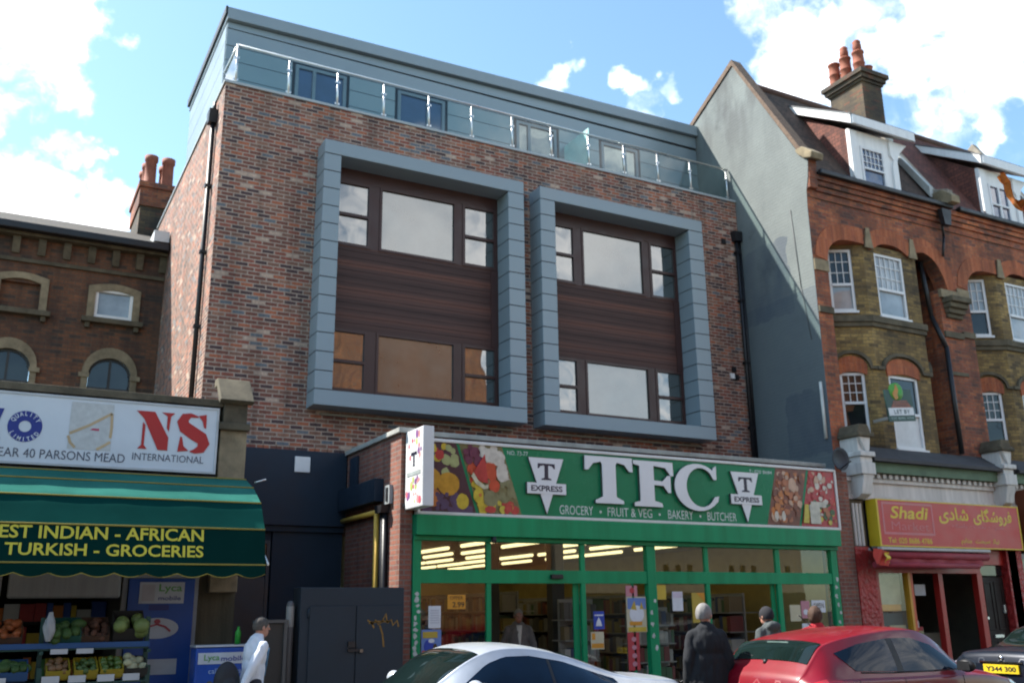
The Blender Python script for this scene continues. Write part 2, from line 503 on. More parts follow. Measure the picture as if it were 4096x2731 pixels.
# ------------------------------------------------------------------ palette
PAL_NEW = [(0.0, (.066, .040, .042)), (0.14, (.150, .060, .044)), (0.36, (.18, .094, .068)), (0.58, (.31, .105, .057)),
           (0.74, (.215, .072, .050)), (0.86, (.115, .130, .150)), (0.92, (.40, .30, .235)), (0.96, (.25, .125, .085))]
BRK_NEW = brick('new_brick', PAL_NEW, (.31, .245, .20), dirt=0.2, dthr=0.6, ms=0.012)
BRK_SHOP = brick('shop_brick', [(0, (.20, .075, .05)), (0.4, (.24, .085, .055)), (0.75, (.17, .06, .045))], (.17, .14, .12), dirt=0.3)
BRK_RED = brick('terrace_red_brick', [(0, (.36, .105, .045)), (0.35, (.28, .080, .040)), (0.7, (.42, .135, .055)), (.9, (.17, .065, .045))], (.20, .13, .09), dirt=0.78, dscale=0.8, dthr=0.47, ms=0.007)
BRK_GAUGED = brick('arch_brick', [(0, (.33, .095, .038)), (0.5, (.38, .12, .05)), (.8, (.29, .085, .04))], (.28, .12, .07), bw=0.07, rh=0.38, ms=0.004, dirt=0.35, dscale=1.4, off=0.0)
BRK_YEL = brick('yellow_stock_brick', [(0, (.245, .165, .056)), (0.3, (.30, .205, .072)), (0.6, (.18, .120, .046)), (.85, (.10, .070, .032))], (.14, .105, .055), dirt=0.68, dcol=(.028, .021, .013), dscale=0.9, dthr=0.46, ms=0.009)
BRK_OLD = brick('old_brown_brick', [(0, (.165, .070, .034)), (0.4, (.12, .056, .032)), (0.7, (.19, .080, .038)), (.88, (.07, .046, .034))], (.10, .07, .048), dirt=0.8, dscale=0.55, dthr=0.50, ms=0.008)
BRK_CHIM = brick('chimney_brick', [(0, (.115, .080, .040)), (0.35, (.085, .062, .036)), (0.65, (.06, .044, .028)), (.85, (.15, .062, .032))], (.065, .052, .038), dirt=0.8, dscale=1.2, dthr=0.46)
BRK_OPP = brick('opposite_brick', [(0, (.40, .15, .05)), (0.5, (.34, .12, .045)), (.8, (.46, .18, .06))], (.30, .18, .10), dirt=0.3)
TILE_BRN = brick('brown_roof_tile', [(0, (.070, .046, .034)), (.4, (.085, .055, .040)), (.75, (.055, .038, .030))], (.02, .015, .012), bw=.17, rh=.11, ms=.008, dirt=.4, slope=True)
TILE_RED = brick('red_roof_tile', [(0, (.135, .050, .038)), (.4, (.16, .058, .042)), (.75, (.11, .042, .034))], (.04, .02, .016), bw=.17, rh=.11, ms=.008, dirt=.45, slope=True)
TILE_OLD = brick('mossy_roof_tile', [(0, (.042, .032, .022)), (.4, (.05, .04, .025)), (.75, (.034, .031, .018))], (.02, .017, .014), bw=.2, rh=.2, ms=.012, dirt=.6, slope=True)

CLAD = M('grey_cladding', (.225, .285, .315), rough=.42, var=.07, scale=.8, metal=.25)
CLAD2 = M('grey_bay_metal', (.235, .292, .325), rough=.42, var=.06, scale=.6)
JOINT = M('dark_joint', (.03, .035, .04), rough=.7)
TIMBER = rows('dark_timber_board', [(.25, (.034, .013, .010)), (.55, (.070, .030, .023)), (.85, (.125, .044, .026))], .1285, rough=.7)
FRAME_BRN = M('brown_window_frame', (.050, .022, .019), rough=.45, var=.2)
STEEL = M('brushed_steel', (.62, .63, .62), rough=.32, metal=.85, var=.05)
SLATE = M('slate_blue_panel', (.019, .032, .050), rough=.45, var=.12, ior=1.3)
BLACK = M('black_plastic', (.012, .012, .014), rough=.45)
DARK = M('dark_interior', (.012, .011, .010), rough=.9)
WHITE = M('white_paint', (.78, .78, .76), rough=.5, var=.08, scale=5)
WHITE_W = M('weathered_white', (.56, .55, .52), rough=.65, var=.30, scale=2.5, bump=.15, streak=True)
STONE = M('weathered_stone', (.25, .20, .125), rough=.9, var=.45, scale=3.5, bump=.4)
STONE_D = M('sooty_stone', (.105, .088, .058), rough=.9, var=.55, scale=3, bump=.4)
LEAD = M('lead_grey', (.13, .14, .15), rough=.6, var=.25)
GLASS_FLAT = glass_dark('flat_window_glass', (.035, .045, .043), ior=2.35, wave=.010)
GLASS_BIG = glass_dark('large_flat_window_glass', (.060, .078, .070), ior=2.2, rough=.10, wave=.008)
GLASS_SKY_TINT = glass_dark('penthouse_glass', (.02, .04, .10), ior=2.0, wave=.004)  # blue body colour stands in for the sky reflected in the panes
GLASS_HOUSE = glass_dark('house_window_glass', (.016, .018, .019), ior=1.55, wave=.016)
GLASS_NET = glass_dark('netted_house_glass', (.26, .29, .31), ior=1.7, wave=.010)
GLASS_RAIL = glass_clear('balustrade_glass', (.82, .90, .89), ior=1.5)
GLASS_SHOP = glass_clear('shop_glass', (.95, .97, .95), ior=1.58)
TERRACOTTA = M('terracotta', (.25, .075, .040), rough=.8, var=.3, scale=6)
GREEN = M('green_shop_paint', (.008, .235, .098), rough=.36, var=.22, scale=1.6, ior=1.3, streak=True)
GREEN_D = M('green_sign_face', (.009, .185, .080), rough=.3, var=.10, scale=1.2, ior=1.3)

# ------------------------------------------------------------------ setting
ASPH = M('asphalt', (.055, .055, .056), rough=.85, var=.25, scale=12, bump=.3, bscale=180)
PAVE = brick('paving_slab', [(0, (.16, .155, .145)), (.5, (.19, .18, .17)), (.8, (.14, .135, .13))], (.12, .115, .11), bw=.6, rh=.45, ms=.01, dirt=.35)
KERB = M('granite_kerb', (.30, .29, .28), rough=.8, bump=.2)
B(M('bare_ground', (.10, .095, .08), rough=.95)).face((-400, -400, -.03), (400, -400, -.03), (400, 400, -.03), (-400, 400, -.03)).build('ground', kind='structure')
B(ASPH).face((-80, 1.2, 0), (110, 1.2, 0), (110, 10.05, 0), (-80, 10.05, 0)).build('road', kind='structure')
b = B(PAVE); b.box(-80, 110, 10.20, 30, -.05, .10); b.box(-80, 110, -4.0, 1.05, -.05, .10)
b.build('pavement', kind='structure')
b = B(KERB)
for i in range(48):
    x = -6+i*.92
    b.box(x, x+.91, 10.05, 10.198, -.05, .102)
    b.box(x, x+.91, 1.052, 1.2, -.05, .102)
b.build('kerb', kind='structure', bevel=.008)
b = B(M('yellow_road_paint', (.55, .40, .03), rough=.7))
b.face((-80, 9.72, .004), (110, 9.72, .004), (110, 9.79, .004), (-80, 9.79, .004))
b.face((-80, 9.86, .004), (110, 9.86, .004), (110, 9.93, .004), (-80, 9.93, .004))
b.build('road_marking', kind='structure')

# ------------------------------------------------------------------ new block of flats
XL, XR, YF, ZP = 2.86, 14.98, 16.30, 11.15
flats = thing('apartment_block', 'new brown brick flats with two grey framed bays and a glass balcony on top', 'building', (8.9, 16.3, 0))
b = B(BRK_NEW)
bayholes = [(4.95, 8.52, 5.43, 9.97), (9.58, 13.12, 5.43, 9.97)]
holed(b, XL, XR, 4.52, ZP, bayholes, YF, .04)
b.face((XL, YF, 0), (XL, 24.2, 0), (XL, 24.2, ZP), (XL, YF, ZP))
b.face((XL, 24.2, 3.3), (XR, 24.2, 3.3), (XR, 24.2, ZP), (XL, 24.2, ZP))
b.face((XR, YF, 0), (XR, 24.2, 0), (XR, 24.2, ZP), (XR, YF, ZP))
b.face((XL, YF, 0), (3.02, YF, 0), (3.02, YF, 4.52), (XL, YF, 4.52))
b.build('wall', flats, recalc=False)
# soldier course over the entrance panel
b = B(BRK_NEW)
for i in range(11):
    b.box(3.04+i*.226, 3.04+i*.226+.216, YF-.006, YF+.02, 4.435, 4.517)
b.build('lintel', flats)
b = B(LEAD); b.face((XL+.1, YF+.1, 11.08), (XR, YF+.1, 11.08), (XR, 24.1, 11.08), (XL+.1, 24.1, 11.08)); b.build('terrace_deck', flats)
b = B(M('pale_coping_metal', (.36, .40, .41), rough=.5, var=.08))
b.box(XL-.03, XR, YF-.035, YF+.26, ZP, ZP+.055)
b.box(XL-.03, XL+.26, YF+.262, 24.2, ZP, ZP+.055)
b.build('coping', flats, bevel=.006)

# penthouse: boards with open shadow joints over a dark backing
PY, PX = 17.60, 3.04
pwins = [(4.47, 5.57), (6.74, 7.86), (9.68, 10.76), (12.03, 13.11)]
b = B(CLAD)
zrows = [(11.20, 11.60), (11.615, 12.03), (12.045, 12.41), (12.425, 12.74)]
edges = [PX] + [e for p in pwins for e in p] + [XR]
for z0, z1 in zrows:
    for k in range(0, len(edges), 2):
        b.box(edges[k] if k == 0 else edges[k]+.07, edges[k+1]-(.07 if k+1 < len(edges)-1 else 0), PY, PY+.05, z0, z1)
b.box(PX, XR, PY, PY+.05, 12.757, 13.125)
b.prism([(PX, 13.14), (XR, 13.19), (XR, 13.49), (PX, 13.27)], 'y', PY-.012, PY+.05)
for z0, z1 in ((11.2, 11.78), (11.795, 12.35), (12.365, 12.85), (12.865, 13.26)):
    b.box(PX-.012, PX+.04, PY+.051, 21.6, z0, z1)
b.build('cladding', flats)
b = B(JOINT)
b.box(PX+.05, XR-.01, PY+.052, 21.55, 11.1, 13.2)
b.build('inner_wall', flats)
b = B(CLAD2)
b.prism([(PX-.03, 13.285), (XR, 13.505), (XR, 13.775), (PX-.03, 13.545)], 'y', PY-.12, 21.7)
b.build('roof', flats, bevel=.006)
b = B(M('dark_roof_trim', (.035, .04, .045), rough=.5))
b.prism([(PY-.10, 13.40), (21.72, 13.40), (21.72, 13.57), (PY-.10, 13.57)], 'x', PX-.075, PX-.032)
b.build('roof_trim', flats)
for (a, c) in pwins:
    f = B(M('grey_window_frame', (.16, .21, .25), rough=.45))
    f.frame(a, c, 11.2, 12.71, .07, PY-.005, PY+.05)
    xm = a+.40 if a < 5 else (a+.72 if a < 7 else (a+.34 if a < 10 else a+.70))
    f.box(xm-.035, xm+.035, PY-.004, PY+.045, 11.27, 12.64)
    o = f.build('penthouse_window', flats)
    g = B(GLASS_SKY_TINT if a < 8 else GLASS_FLAT)
    g.face((a+.07, PY+.035, 11.27), (xm-.035, PY+.035, 11.27), (xm-.035, PY+.035, 12.64), (a+.07, PY+.035, 12.64))
    g.build('pane', o)
    g = B(GLASS_SKY_TINT if a < 8 else GLASS_FLAT)
    g.face((xm+.035, PY+.035, 11.27), (c-.07, PY+.035, 11.27), (c-.07, PY+.035, 12.64), (xm+.035, PY+.035, 12.64))
    g.build('pane', o)

# glass balustrade
posts = [3.06, 4.06, 5.03, 6.00, 6.99, 7.97, 8.94, 9.92, 10.90, 11.86, 12.82, 13.78, 14.90]
RY = 16.46
b = B(STEEL)
b.tube([(PX, 17.55, 12.085), (3.06, RY, 12.085), (14.96, RY, 12.085)], .022, 10)
b.build('handrail', flats)
for i, x in enumerate(posts):
    b = B(STEEL); b.cyl((x, RY, 11.2), (x, RY, 12.07), .021, n=10)
    b.box(x-.05, x+.05, RY-.012, RY+.012, 11.80, 11.84); b.box(x-.05, x+.05, RY-.012, RY+.012, 11.33, 11.37)
    b.build('post', flats)
    if i < len(posts)-1:
        g = B(GLASS_RAIL); g.box(x+.04, posts[i+1]-.04, RY-.005, RY+.005, 11.24, 12.03); g.build('glass_panel', flats)
g = B(GLASS_RAIL); g.box(3.055, 3.065, RY+.05, 17.5, 11.24, 12.03); g.build('glass_panel', flats)
g = B(M('green_glass_edge', (.45, .70, .66), rough=.15)); g.box(10.955, 10.97, RY+.06, PY-.02, 11.24, 12.30)
g.build('privacy_screen', flats)

def sash(parent, x0, x1, z0, z1, y, fr, gl, name='window', w=.055, mid=True, proud=.03, frac=.5, bars=0, gl2=None):
    f = B(fr); f.frame(x0, x1, z0, z1, w, y-proud, y+.04)
    zm = z0+(z1-z0)*frac
    if mid: f.box(x0+w, x1-w, y-proud-.006, y+.04, zm-.028, zm+.028)
    if bars:
        for k in range(1, bars):
            xx = x0+w+(x1-x0-2*w)*k/bars; f.box(xx-.009, xx+.009, y-.012, y+.02, zm+.028, z1-w)
        for k in (1, 2):
            zz_ = zm+(z1-w-zm)*k/3; f.box(x0+w, x1-w, y-.010, y+.02, zz_-.009, zz_+.009)
    o = f.build(name, parent)
    for (a, c, q) in ([(z0+w, zm-.028, gl2 or gl), (zm+.028, z1-w, gl)] if mid else [(z0+w, z1-w, gl)]):
        g = B(q); g.face((x0+w, y+.012, a), (x1-w, y+.012, a), (x1-w, y+.012, c), (x0+w, y+.012, c)); g.build('pane', o)
    return o

FY, YB = 15.84, 16.35
for (X0, X1, i0, i1, ws) in ((4.65, 8.86, 4.97, 8.50, [(5.03, 5.76), (5.93, 7.56), (7.70, 8.47)]),
                             (9.25, 13.50, 9.60, 13.10, [(9.68, 10.38), (10.54, 12.18), (12.33, 13.08)])):
    b = B(CLAD2)
    b.box(X0, X1, FY, YF+.04, 9.95, 10.22)
    b.box(X0, X1, FY, YF+.04, 5.18, 5.45)
    n = 13; h = (9.95-5.45)/n
    for k in range(n):
        za = 5.45+k*h; zb = za+h-.016
        b.box(X0, i0, FY, YF+.04, za+(.016 if k == 0 else 0), zb)
        b.box(i1, X1, FY, YF+.04, za+(.016 if k == 0 else 0), zb)
    b.build('bay_surround', flats, bevel=.006)
    b = B(JOINT)
    b.box(X0+.012, i0-.012, FY+.012, YF+.04, 5.45, 9.95); b.box(i1+.012, X1-.012, FY+.012, YF+.04, 5.45, 9.95)
    build_each(b, 'joint_backing', flats)
    b = B(TIMBER)
    z = 6.745
    while z < 8.36:
        b.box(i0+.001, i1-.001, YB-.012, YB+.02, z, z+.1225); z += .1285
    b.build('timber_panel', flats)
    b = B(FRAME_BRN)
    b.box(i0+.001, i1-.001, YB-.02, YB+.02, 9.70, 9.949)
    b.box(i0+.001, i1-.001, YB-.02, YB+.02, 5.451, 5.56)
    b.box(i0+.001, i1-.001, YB+.025, YB+.05, 5.5, 9.9)
    xs = [i0] + [e for p in ws for e in p] + [i1]
    for za, zb in ((5.561, 6.743), (8.37, 9.699)):
        for k in range(0, len(xs), 2):
            b.box(xs[k]+.001, xs[k+1]-.001, YB-.016, YB+.02, za, zb)
    b.box(i1-.16, i1-.002, YB-.03, YB-.014, 6.75, 8.36)  # no mullion: dark strip standing in for the shade beside the right jamb
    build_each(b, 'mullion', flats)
    for za, zb in ((5.562, 6.742), (8.372, 9.698)):
        for k, (a, c) in enumerate(ws):
            if k == 1: sash(flats, a, c, za, zb, YB, FRAME_BRN, GLASS_BIG, w=.05, mid=False)
            else: sash(flats, a, c, za, zb, YB, FRAME_BRN, GLASS_FLAT, w=.06, frac=.48)
    b = B(M('weathered_batten', (.30, .28, .22), rough=.8)); b.box(X0+.25, X1-.1, YF-.05, YF-.001, 5.085, 5.125); b.build('batten', flats)

# pipes, vents
b = B(BLACK)
b.cyl((2.80, 16.95, 4.4), (2.80, 16.95, 10.6), .045, n=10)
for z in (5.2, 6.6, 8.0, 9.3): b.box(2.74, 2.862, 16.89, 17.01, z, z+.05)
b.build('downpipe', flats)
b = B(BLACK); b.prism([(16.86, 10.6), (17.04, 10.6), (17.09, 10.85), (16.81, 10.85)], 'x', 2.70, 2.858); b.cyl((2.80, 16.90, 10.85), (2.80, 16.90, 11.02), .03)
b.build('hopper', flats)
b = B(BLACK)
b.cyl((14.86, YF-.07, 4.4), (14.86, YF-.07, 10.1), .045, n=10); b.cyl((14.95, YF-.07, 4.4), (14.95, YF-.07, 10.1), .03, n=10)
for z in (5.6, 7.1, 8.6, 9.8): b.box(14.80, 14.92, YF-.12, YF+.002, z, z+.05)
b.build('downpipe', flats)
b = B(BLACK); b.prism([(14.78, 10.1), (14.96, 10.1), (15.0-.02, 10.34), (14.74, 10.34)], 'y', YF-.16, YF-.002); b.build('hopper', flats)
for (x, z, mm) in ((14.50, 10.07, BLACK), (14.52, 6.95, BLACK), (14.58, 6.77, BLACK), (14.46, 6.79, WHITE)):
    b = B(mm); b.box(x-.055, x+.055, YF-.04, YF-.001, z-.06, z+.06); b.build('vent', flats)
b = B(BLACK); b.box(8.98, 9.10, YF-.09, YF-.001, 10.0, 10.12); b.build('vent', flats)
# entrance below
b = B(SLATE)
b.box(3.03, 5.42, YF-.06, YF-.001, 3.15, 4.43)
b.box(3.03, 4.20, YF+.12, YF+.2, .1, 3.14); b.box(4.20, 5.42, YF+.06, YF+.2, .1, 3.14)
b.box(3.03, 5.42, YF-.001, YF+.2, 3.05, 3.149)
b.build('entrance_panel', flats, bevel=.005)
b = B(M('entrance_door_grey', (.045, .05, .058), rough=.4)); b.box(3.35, 4.12, YF+.09, YF+.119, .1, 2.3); b.frame(3.3, 4.17, .1, 2.9, .05, YF+.07, YF+.119)
b.build('entrance_door', flats)
g = B(GLASS_HOUSE); g.box(3.36, 4.11, YF+.092, YF+.118, 2.36, 2.84); g.build('fanlight', flats)
b = B(WHITE); b.box(4.48, 4.75, YF-.085, YF-.061, 4.05, 4.32); b.build('entrance_light', flats, bevel=.01)
b = B(BLACK); b.box(3.62, 3.80, YF-.12, YF-.061, 3.42, 3.66); b.build('door_camera', flats, bevel=.01)

# ------------------------------------------------------------------ old brown house behind, left
old = thing('old_house', 'old sooty brown brick house with stone arched windows and tiled roof behind the grocery', 'house', (-1.0, 22, 0))
OY = 22.0
def arch(cx, zs, r, rz, n=16, a0=0, a1=pi):
    return [(cx+r*cos(a0+(a1-a0)*i/n), zs+rz*sin(a0+(a1-a0)*i/n)) for i in range(n+1)]
b = B(BRK_OLD)
oh = [(1.46, 2.20, 8.03, 8.66)]
for cx in (1.89, -.10, -2.1, -4.1):
    oh.append((cx-.43, cx+.43, 5.6, 7.13))
for cx in (-.10, -2.1, -4.1): oh.append((cx-.40, cx+.43, 8.05, 8.60))
holed(b, -6.5, 2.84, 0, 9.75, oh, OY, .16)
b.face((-6.5, OY, 0), (-6.5, 29, 0), (-6.5, 29, 9.75), (-6.5, OY, 9.75))
# brick tympana closing the square holes to round heads
for cx in (1.89, -.10, -2.1, -4.1):
    for s_ in (-1, 1):
        pass
b.build('wall', old, recalc=False)
b = B(STONE)
for cx in (1.89, -.10, -2.1, -4.1):
    outer = arch(cx, 6.76, .56, .60); inner = arch(cx, 6.76, .43, .365)
    b.prism([(cx+.56, 5.6), ] + outer + [(cx-.56, 5.6), (cx-.43, 5.6)] + inner[::-1] + [(cx+.43, 5.6)], 'y', OY-.05, OY+.03)
    b.box(cx-.62, cx-.41, OY-.08, OY-.051, 6.66, 6.76); b.box(cx+.41, cx+.62, OY-.08, OY-.051, 6.66, 6.76)
for (a, c) in ((1.44, 2.22), (-.42, .35), (-2.5, -1.67), (-4.5, -3.67)):
    b.box(a-.15, a, OY-.05, OY+.03, 8.0, 8.60); b.box(c, c+.15, OY-.05, OY+.03, 8.0, 8.60)
    hd = [(a-.15+(c-a+.30)*i/10, 8.60+.22*(.55+.45*sin(pi*i/10))) for i in range(11)]
    lo = [(a+(c-a)*i/10, 8.60+.08*sin(pi*i/10)) for i in range(11)]
    b.prism([(a-.15, 8.60)] + hd + [(c+.15, 8.60)] + lo[::-1], 'y', OY-.05, OY+.03)
build_each(b, 'window_surround', old)
b = B(STONE_D)
for (a, c) in ((1.44, 2.22), (-.42, .35), (-2.5, -1.67), (-4.5, -3.67)):
    b.box(a-.24, c+.24, OY-.16, OY-.001, 7.88, 7.995)
    b.box(a-.16, a-.06, OY-.10, OY-.001, 7.76, 7.879); b.box(c+.06, c+.16, OY-.10, OY-.001, 7.76, 7.879)
build_each(b, 'sill', old, bevel=.01)
b = B(BRK_OLD)
for (a, c) in ((-.42, .35), (-2.5, -1.67), (-4.5, -3.67)): b.box(a-.02, c+.02, OY+.10, OY+.15, 8.0, 8.72)
build_each(b, 'blocked_window', old)
f = B(WHITE); f.frame(1.44, 2.22, 8.03, 8.68, .065, OY-.01, OY+.10); o = f.build('window', old)
g = B(GLASS_NET); g.face((1.5, OY+.05, 8.09), (2.16, OY+.05, 8.09), (2.16, OY+.05, 8.62), (1.5, OY+.05, 8.62)); g.build('pane', o)
for cx in (1.89, -.10, -2.1, -4.1):
    f = B(M('dark_sash', (.03, .028, .026), rough=.5)); f.box(cx-.025, cx+.025, OY+.03, OY+.09, 5.6, 7.15); f.box(cx-.43, cx+.43, OY+.028, OY+.085, 6.42, 6.47)
    f.prism(arch(cx, 6.76, .43, .365) + arch(cx, 6.76, .38, .315)[::-1], 'y', OY+.031, OY+.09)
    o = f.build('arched_window', old)
    g = B(GLASS_HOUSE); g.add([(x, OY+.06, z) for x, z in ([(cx+.42, 5.6)] + arch(cx, 6.76, .42, .355) + [(cx-.42, 5.6)])], [list(range(19))]); g.build('pane', o)
b = B(STONE_D)
b.box(-6.5, 2.84, OY-.06, OY-.001, 9.05, 9.13)
b.box(-6.5, 2.84, OY-.22, OY-.001, 9.60, 9.74)
for i in range(19):
    x = -6.3+i*.5
    b.prism([(OY-.11, 9.595), (OY-.001, 9.595), (OY-.001, 9.24), (OY-.05, 9.24), (OY-.13, 9.50)], 'x', x, x+.15)
b.build('cornice', old)
b = B(BLACK); b.box(-6.6, 2.84, OY-.42, OY-.221, 9.66, 9.82); b.build('gutter', old, bevel=.02)
b = B(TILE_OLD); b.prism([(OY-.38, 9.83), (25.2, 11.35), (28.6, 9.7), (28.6, 9.6), (OY-.38, 9.76)], 'x', -6.7, 2.84)
b.build('roof', old)
b = B(M('white_flashing', (.62, .64, .64), rough=.5)); b.box(2.5, 2.83, 21.7, 22.5, 9.90, 10.16); b.build('flashing', old)
def pot(parent, x, y, z, h, r=.13, mat=None):
    q = B(mat or TERRACOTTA)
    q.lathe([(0, 0), (r*1.12, 0), (r*1.15, h*.10), (r*.92, h*.14), (r*.86, h*.80), (r*1.02, h*.84), (r*1.05, h), (r*.80, h), (r*.78, h*.6), (0, h*.6)], (x, y, z), 14)
    return q.build('chimney_pot', parent)
b = B(BRK_CHIM)
b.box(2.42, 3.22, 24.6, 26.4, 9.8, 11.9)
b.m(BRK_RED); b.box(2.38, 3.26, 24.55, 26.45, 11.9, 12.4); b.box(2.34, 3.30, 24.5, 26.5, 12.4, 12.55)
ch = b.build('chimney', old)
for x, y in ((2.62, 24.85), (3.05, 24.85), (2.62, 25.4), (3.05, 25.4), (2.62, 25.95)): pot(ch, x, y, 12.55, .86, .165)
b = B(BRK_CHIM); b.box(2.05, 2.45, 27.4, 28.4, 9.8, 11.3); ch = b.build('chimney', old)
pot(ch, 2.25, 27.7, 11.3, .72, .15)

# ------------------------------------------------------------------ grocery on the left
SHOPY = 13.75
PLASTER = M('stained_render', (.115, .095, .06), rough=.9, var=.5, scale=2.2, bump=.3, streak=True)
groc = thing('corner_shop', 'single storey grocery with rendered front under the white sign and green awning', 'shop', (0, 13.75, 0))
b = B(PLASTER)
gh = [(-5.8, 1.62, .1, 2.24)]
holed(b, -6.5, 3.06, 0, 4.62, gh, SHOPY, .25)
b.face((3.06, SHOPY, 0), (3.06, 21.9, 0), (3.06, 21.9, 4.3), (3.06, SHOPY, 4.62))
b.face((-6.5, SHOPY, 4.62), (3.06, SHOPY, 4.62), (3.06, 21.9, 4.3), (-6.5, 21.9, 4.3))
b.build('wall', groc, recalc=False)
b = B(STONE_D)
b.box(-6.5, 2.70, 13.58, 13.749, 4.52, 4.62)
b.build('parapet_coping', groc, bevel=.01)
b = B(STONE)
b.box(2.68, 3.05, 13.60, 13.749, 2.0, 4.20)
b.m(STONE_D); b.box(2.64, 3.07, 13.52, 13.749, 4.20, 4.30); b.box(2.70, 3.03, 13.56, 13.748, 4.30, 4.62)
b.prism([(13.42, 4.60), (13.78, 4.98), (13.95, 4.98), (13.95, 4.86), (13.80, 4.86), (13.52, 4.56)], 'x', 2.62, 3.09)
b.prism([(13.62, 4.62), (13.80, 4.84), (13.95, 4.84), (13.95, 4.62)], 'x', 2.70, 3.02)
b.build('console', groc, bevel=.012)
b = B(M('dark_shop_interior', (.03, .027, .024), rough=.9))
b.box(-5.8, 1.62, 16.5, 16.6, .1, 2.8); b.box(-5.9, -5.8, 14.0, 16.6, .1, 2.8); b.box(1.62, 1.72, 14.0, 16.6, .1, 2.8); b.box(-5.8, 1.62, 14.0, 16.6, 2.7, 2.8)
b.build('interior', groc)
b = B(M('rolled_white_sheet', (.34, .34, .335), rough=.7, var=.2, streak=True)); b.box(.27, 1.56, 13.50, 13.70, 1.93, 2.26); b.box(-1.6, .2, 13.50, 13.70, 1.93, 2.26)
build_each(b, 'shutter_box', groc, bevel=.03)
b = B(M('grey_steel_frame', (.30, .31, .32), rough=.5)); b.box(1.60, 1.66, 13.66, 13.74, .1, 2.24); b.box(2.50, 2.55, 13.66, 13.749, .1, 2.24); b.box(1.62, 2.55, 13.62, 13.749, 2.18, 2.26)
build_each(b, 'poster_frame', groc)
b = B(M('faded_blue_fascia', (.05, .09, .22), rough=.5)); b.box(-6.5, 2.66, 13.62, 13.749, 3.46, 3.545); b.build('sign_shelf', groc)

# goods seen behind the opening
b = B()
cols = [M('goods_%s' % n, c, rough=.6) for n, c in (('red', (.30, .03, .03)), ('blue', (.03, .07, .26)), ('white', (.42, .42, .40)), ('orange', (.40, .13, .02)), ('green', (.05, .18, .05)), ('yellow', (.42, .30, .03)), ('dark', (.05, .045, .04)))]
rg = random.Random(3)
for lev in (.5, .9, 1.3, 1.65):
    x = -5.5
    while x < 1.5:
        wd = rg.uniform(.07, .2); hh = rg.uniform(.14, .28)
        b.m(rg.choice(cols)); b.box(x, x+wd-.008, 15.3, 15.5, lev, lev+hh); x += wd
b.m(DARK)
for lev in (.46, .86, 1.26, 1.61): b.box(-5.6, 1.6, 15.25, 15.7, lev, lev+.038)
b.build('stocked_shelf', groc)

# sign over the grocery
sg = thing('shop_sign', 'long white fascia sign with red stencilled letters and a blue roundel above the green awning', 'sign', (0, 13.65, 3.56))
SGY = 13.56
b = B(M('white_sign_panel', (.60, .65, .69), rough=.42, var=.08, scale=1.2)); b.box(-4.5, 2.62, SGY, 13.66, 3.585, 4.475); b.build('panel', sg, bevel=.006)
b = B(M('sign_edge_trim', (.48, .50, .51), rough=.4)); b.frame(-4.5, 2.64, 3.57, 4.49, .03, SGY-.012, SGY+.05); b.build('trim', sg)
RED = M('red_sign_vinyl', (.42, .025, .022), rough=.45, var=.06)
NAVY = M('navy_sign_vinyl', (.02, .035, .22), rough=.45, var=.06)
INK = M('grey_lettering', (.09, .10, .13), rough=.5)
T_ = SGY-.003
b = B(RED)
# stencilled N: left stem, thick diagonal, right stem
N = [[(1.60, 3.86), (1.72, 3.86), (1.68, 3.91), (1.68, 4.18), (1.645, 4.22), (1.645, 3.91)],
     [(1.555, 4.37), (1.79, 4.37), (1.985, 4.03), (1.985, 3.855), (1.86, 3.855), (1.655, 4.27)],
     [(1.88, 4.37), (2.05, 4.37), (2.0, 4.32), (1.985, 4.11), (1.955, 4.16), (1.955, 4.32)]]
for p in N: b.prism(p, 'y', T_-.006, T_)
S1 = stroke([(2.36, 4.345), (2.26, 4.36), (2.19, 4.33), (2.16, 4.26), (2.19, 4.19), (2.30, 4.12), (2.42, 4.05), (2.455, 3.98), (2.42, 3.90), (2.34, 3.865), (2.28, 3.862)],
            [.02, .06, .12, .155, .17, .175, .175, .16, .12, .06, .015])
b.build('letter', sg); b = B(RED)
b.prism(S1, 'y', T_-.006, T_)
b.prism([(2.36, 4.36), (2.47, 4.385), (2.475, 4.19), (2.445, 4.20), (2.42, 4.29)], 'y', T_-.0062, T_)
b.prism([(2.115, 3.85), (2.14, 4.06), (2.165, 4.05), (2.19, 3.93), (2.26, 3.87)], 'y', T_-.0062, T_)
b.build('letter', sg)
b = B(INK); text(b, 'INTERNATIONAL', 1.55, 2.47, 3.705, 3.80, T_-.002)
b.build('small_print', sg)
b = B(INK); text(b, 'NEAR 40 PARSONS MEAD', -.03, 1.46, 3.655, 3.77, T_-.002, fit='EAR 40 PARSONS MEAD', align='r')
b.build('address_line', sg)
def ring(b, c, r0, r1, y, n=40, z=1.0):
    vs = [(c[0]+r*cos(2*pi*i/n), y, c[1]+r*z*sin(2*pi*i/n)) for r in (r0, r1) for i in range(n)]
    b.add(vs, [(i, (i+1) % n, n+(i+1) % n, n+i) for i in range(n)])
b = B(NAVY); ring(b, (.235, 4.05), .072, .20, T_-.002)
b.prism([(-.12, 4.26), (-.02, 4.26), (-.075, 4.06), (-.03, 3.86), (-.13, 3.86), (-.16, 4.0), (-.30, 3.86), (-.42, 3.86), (-.2, 4.06), (-.42, 4.26), (-.30, 4.26), (-.16, 4.12)], 'y', T_-.004, T_)
b.build('roundel', sg)
b = B(M('white_sign_print', (.66, .70, .74), rough=.5))
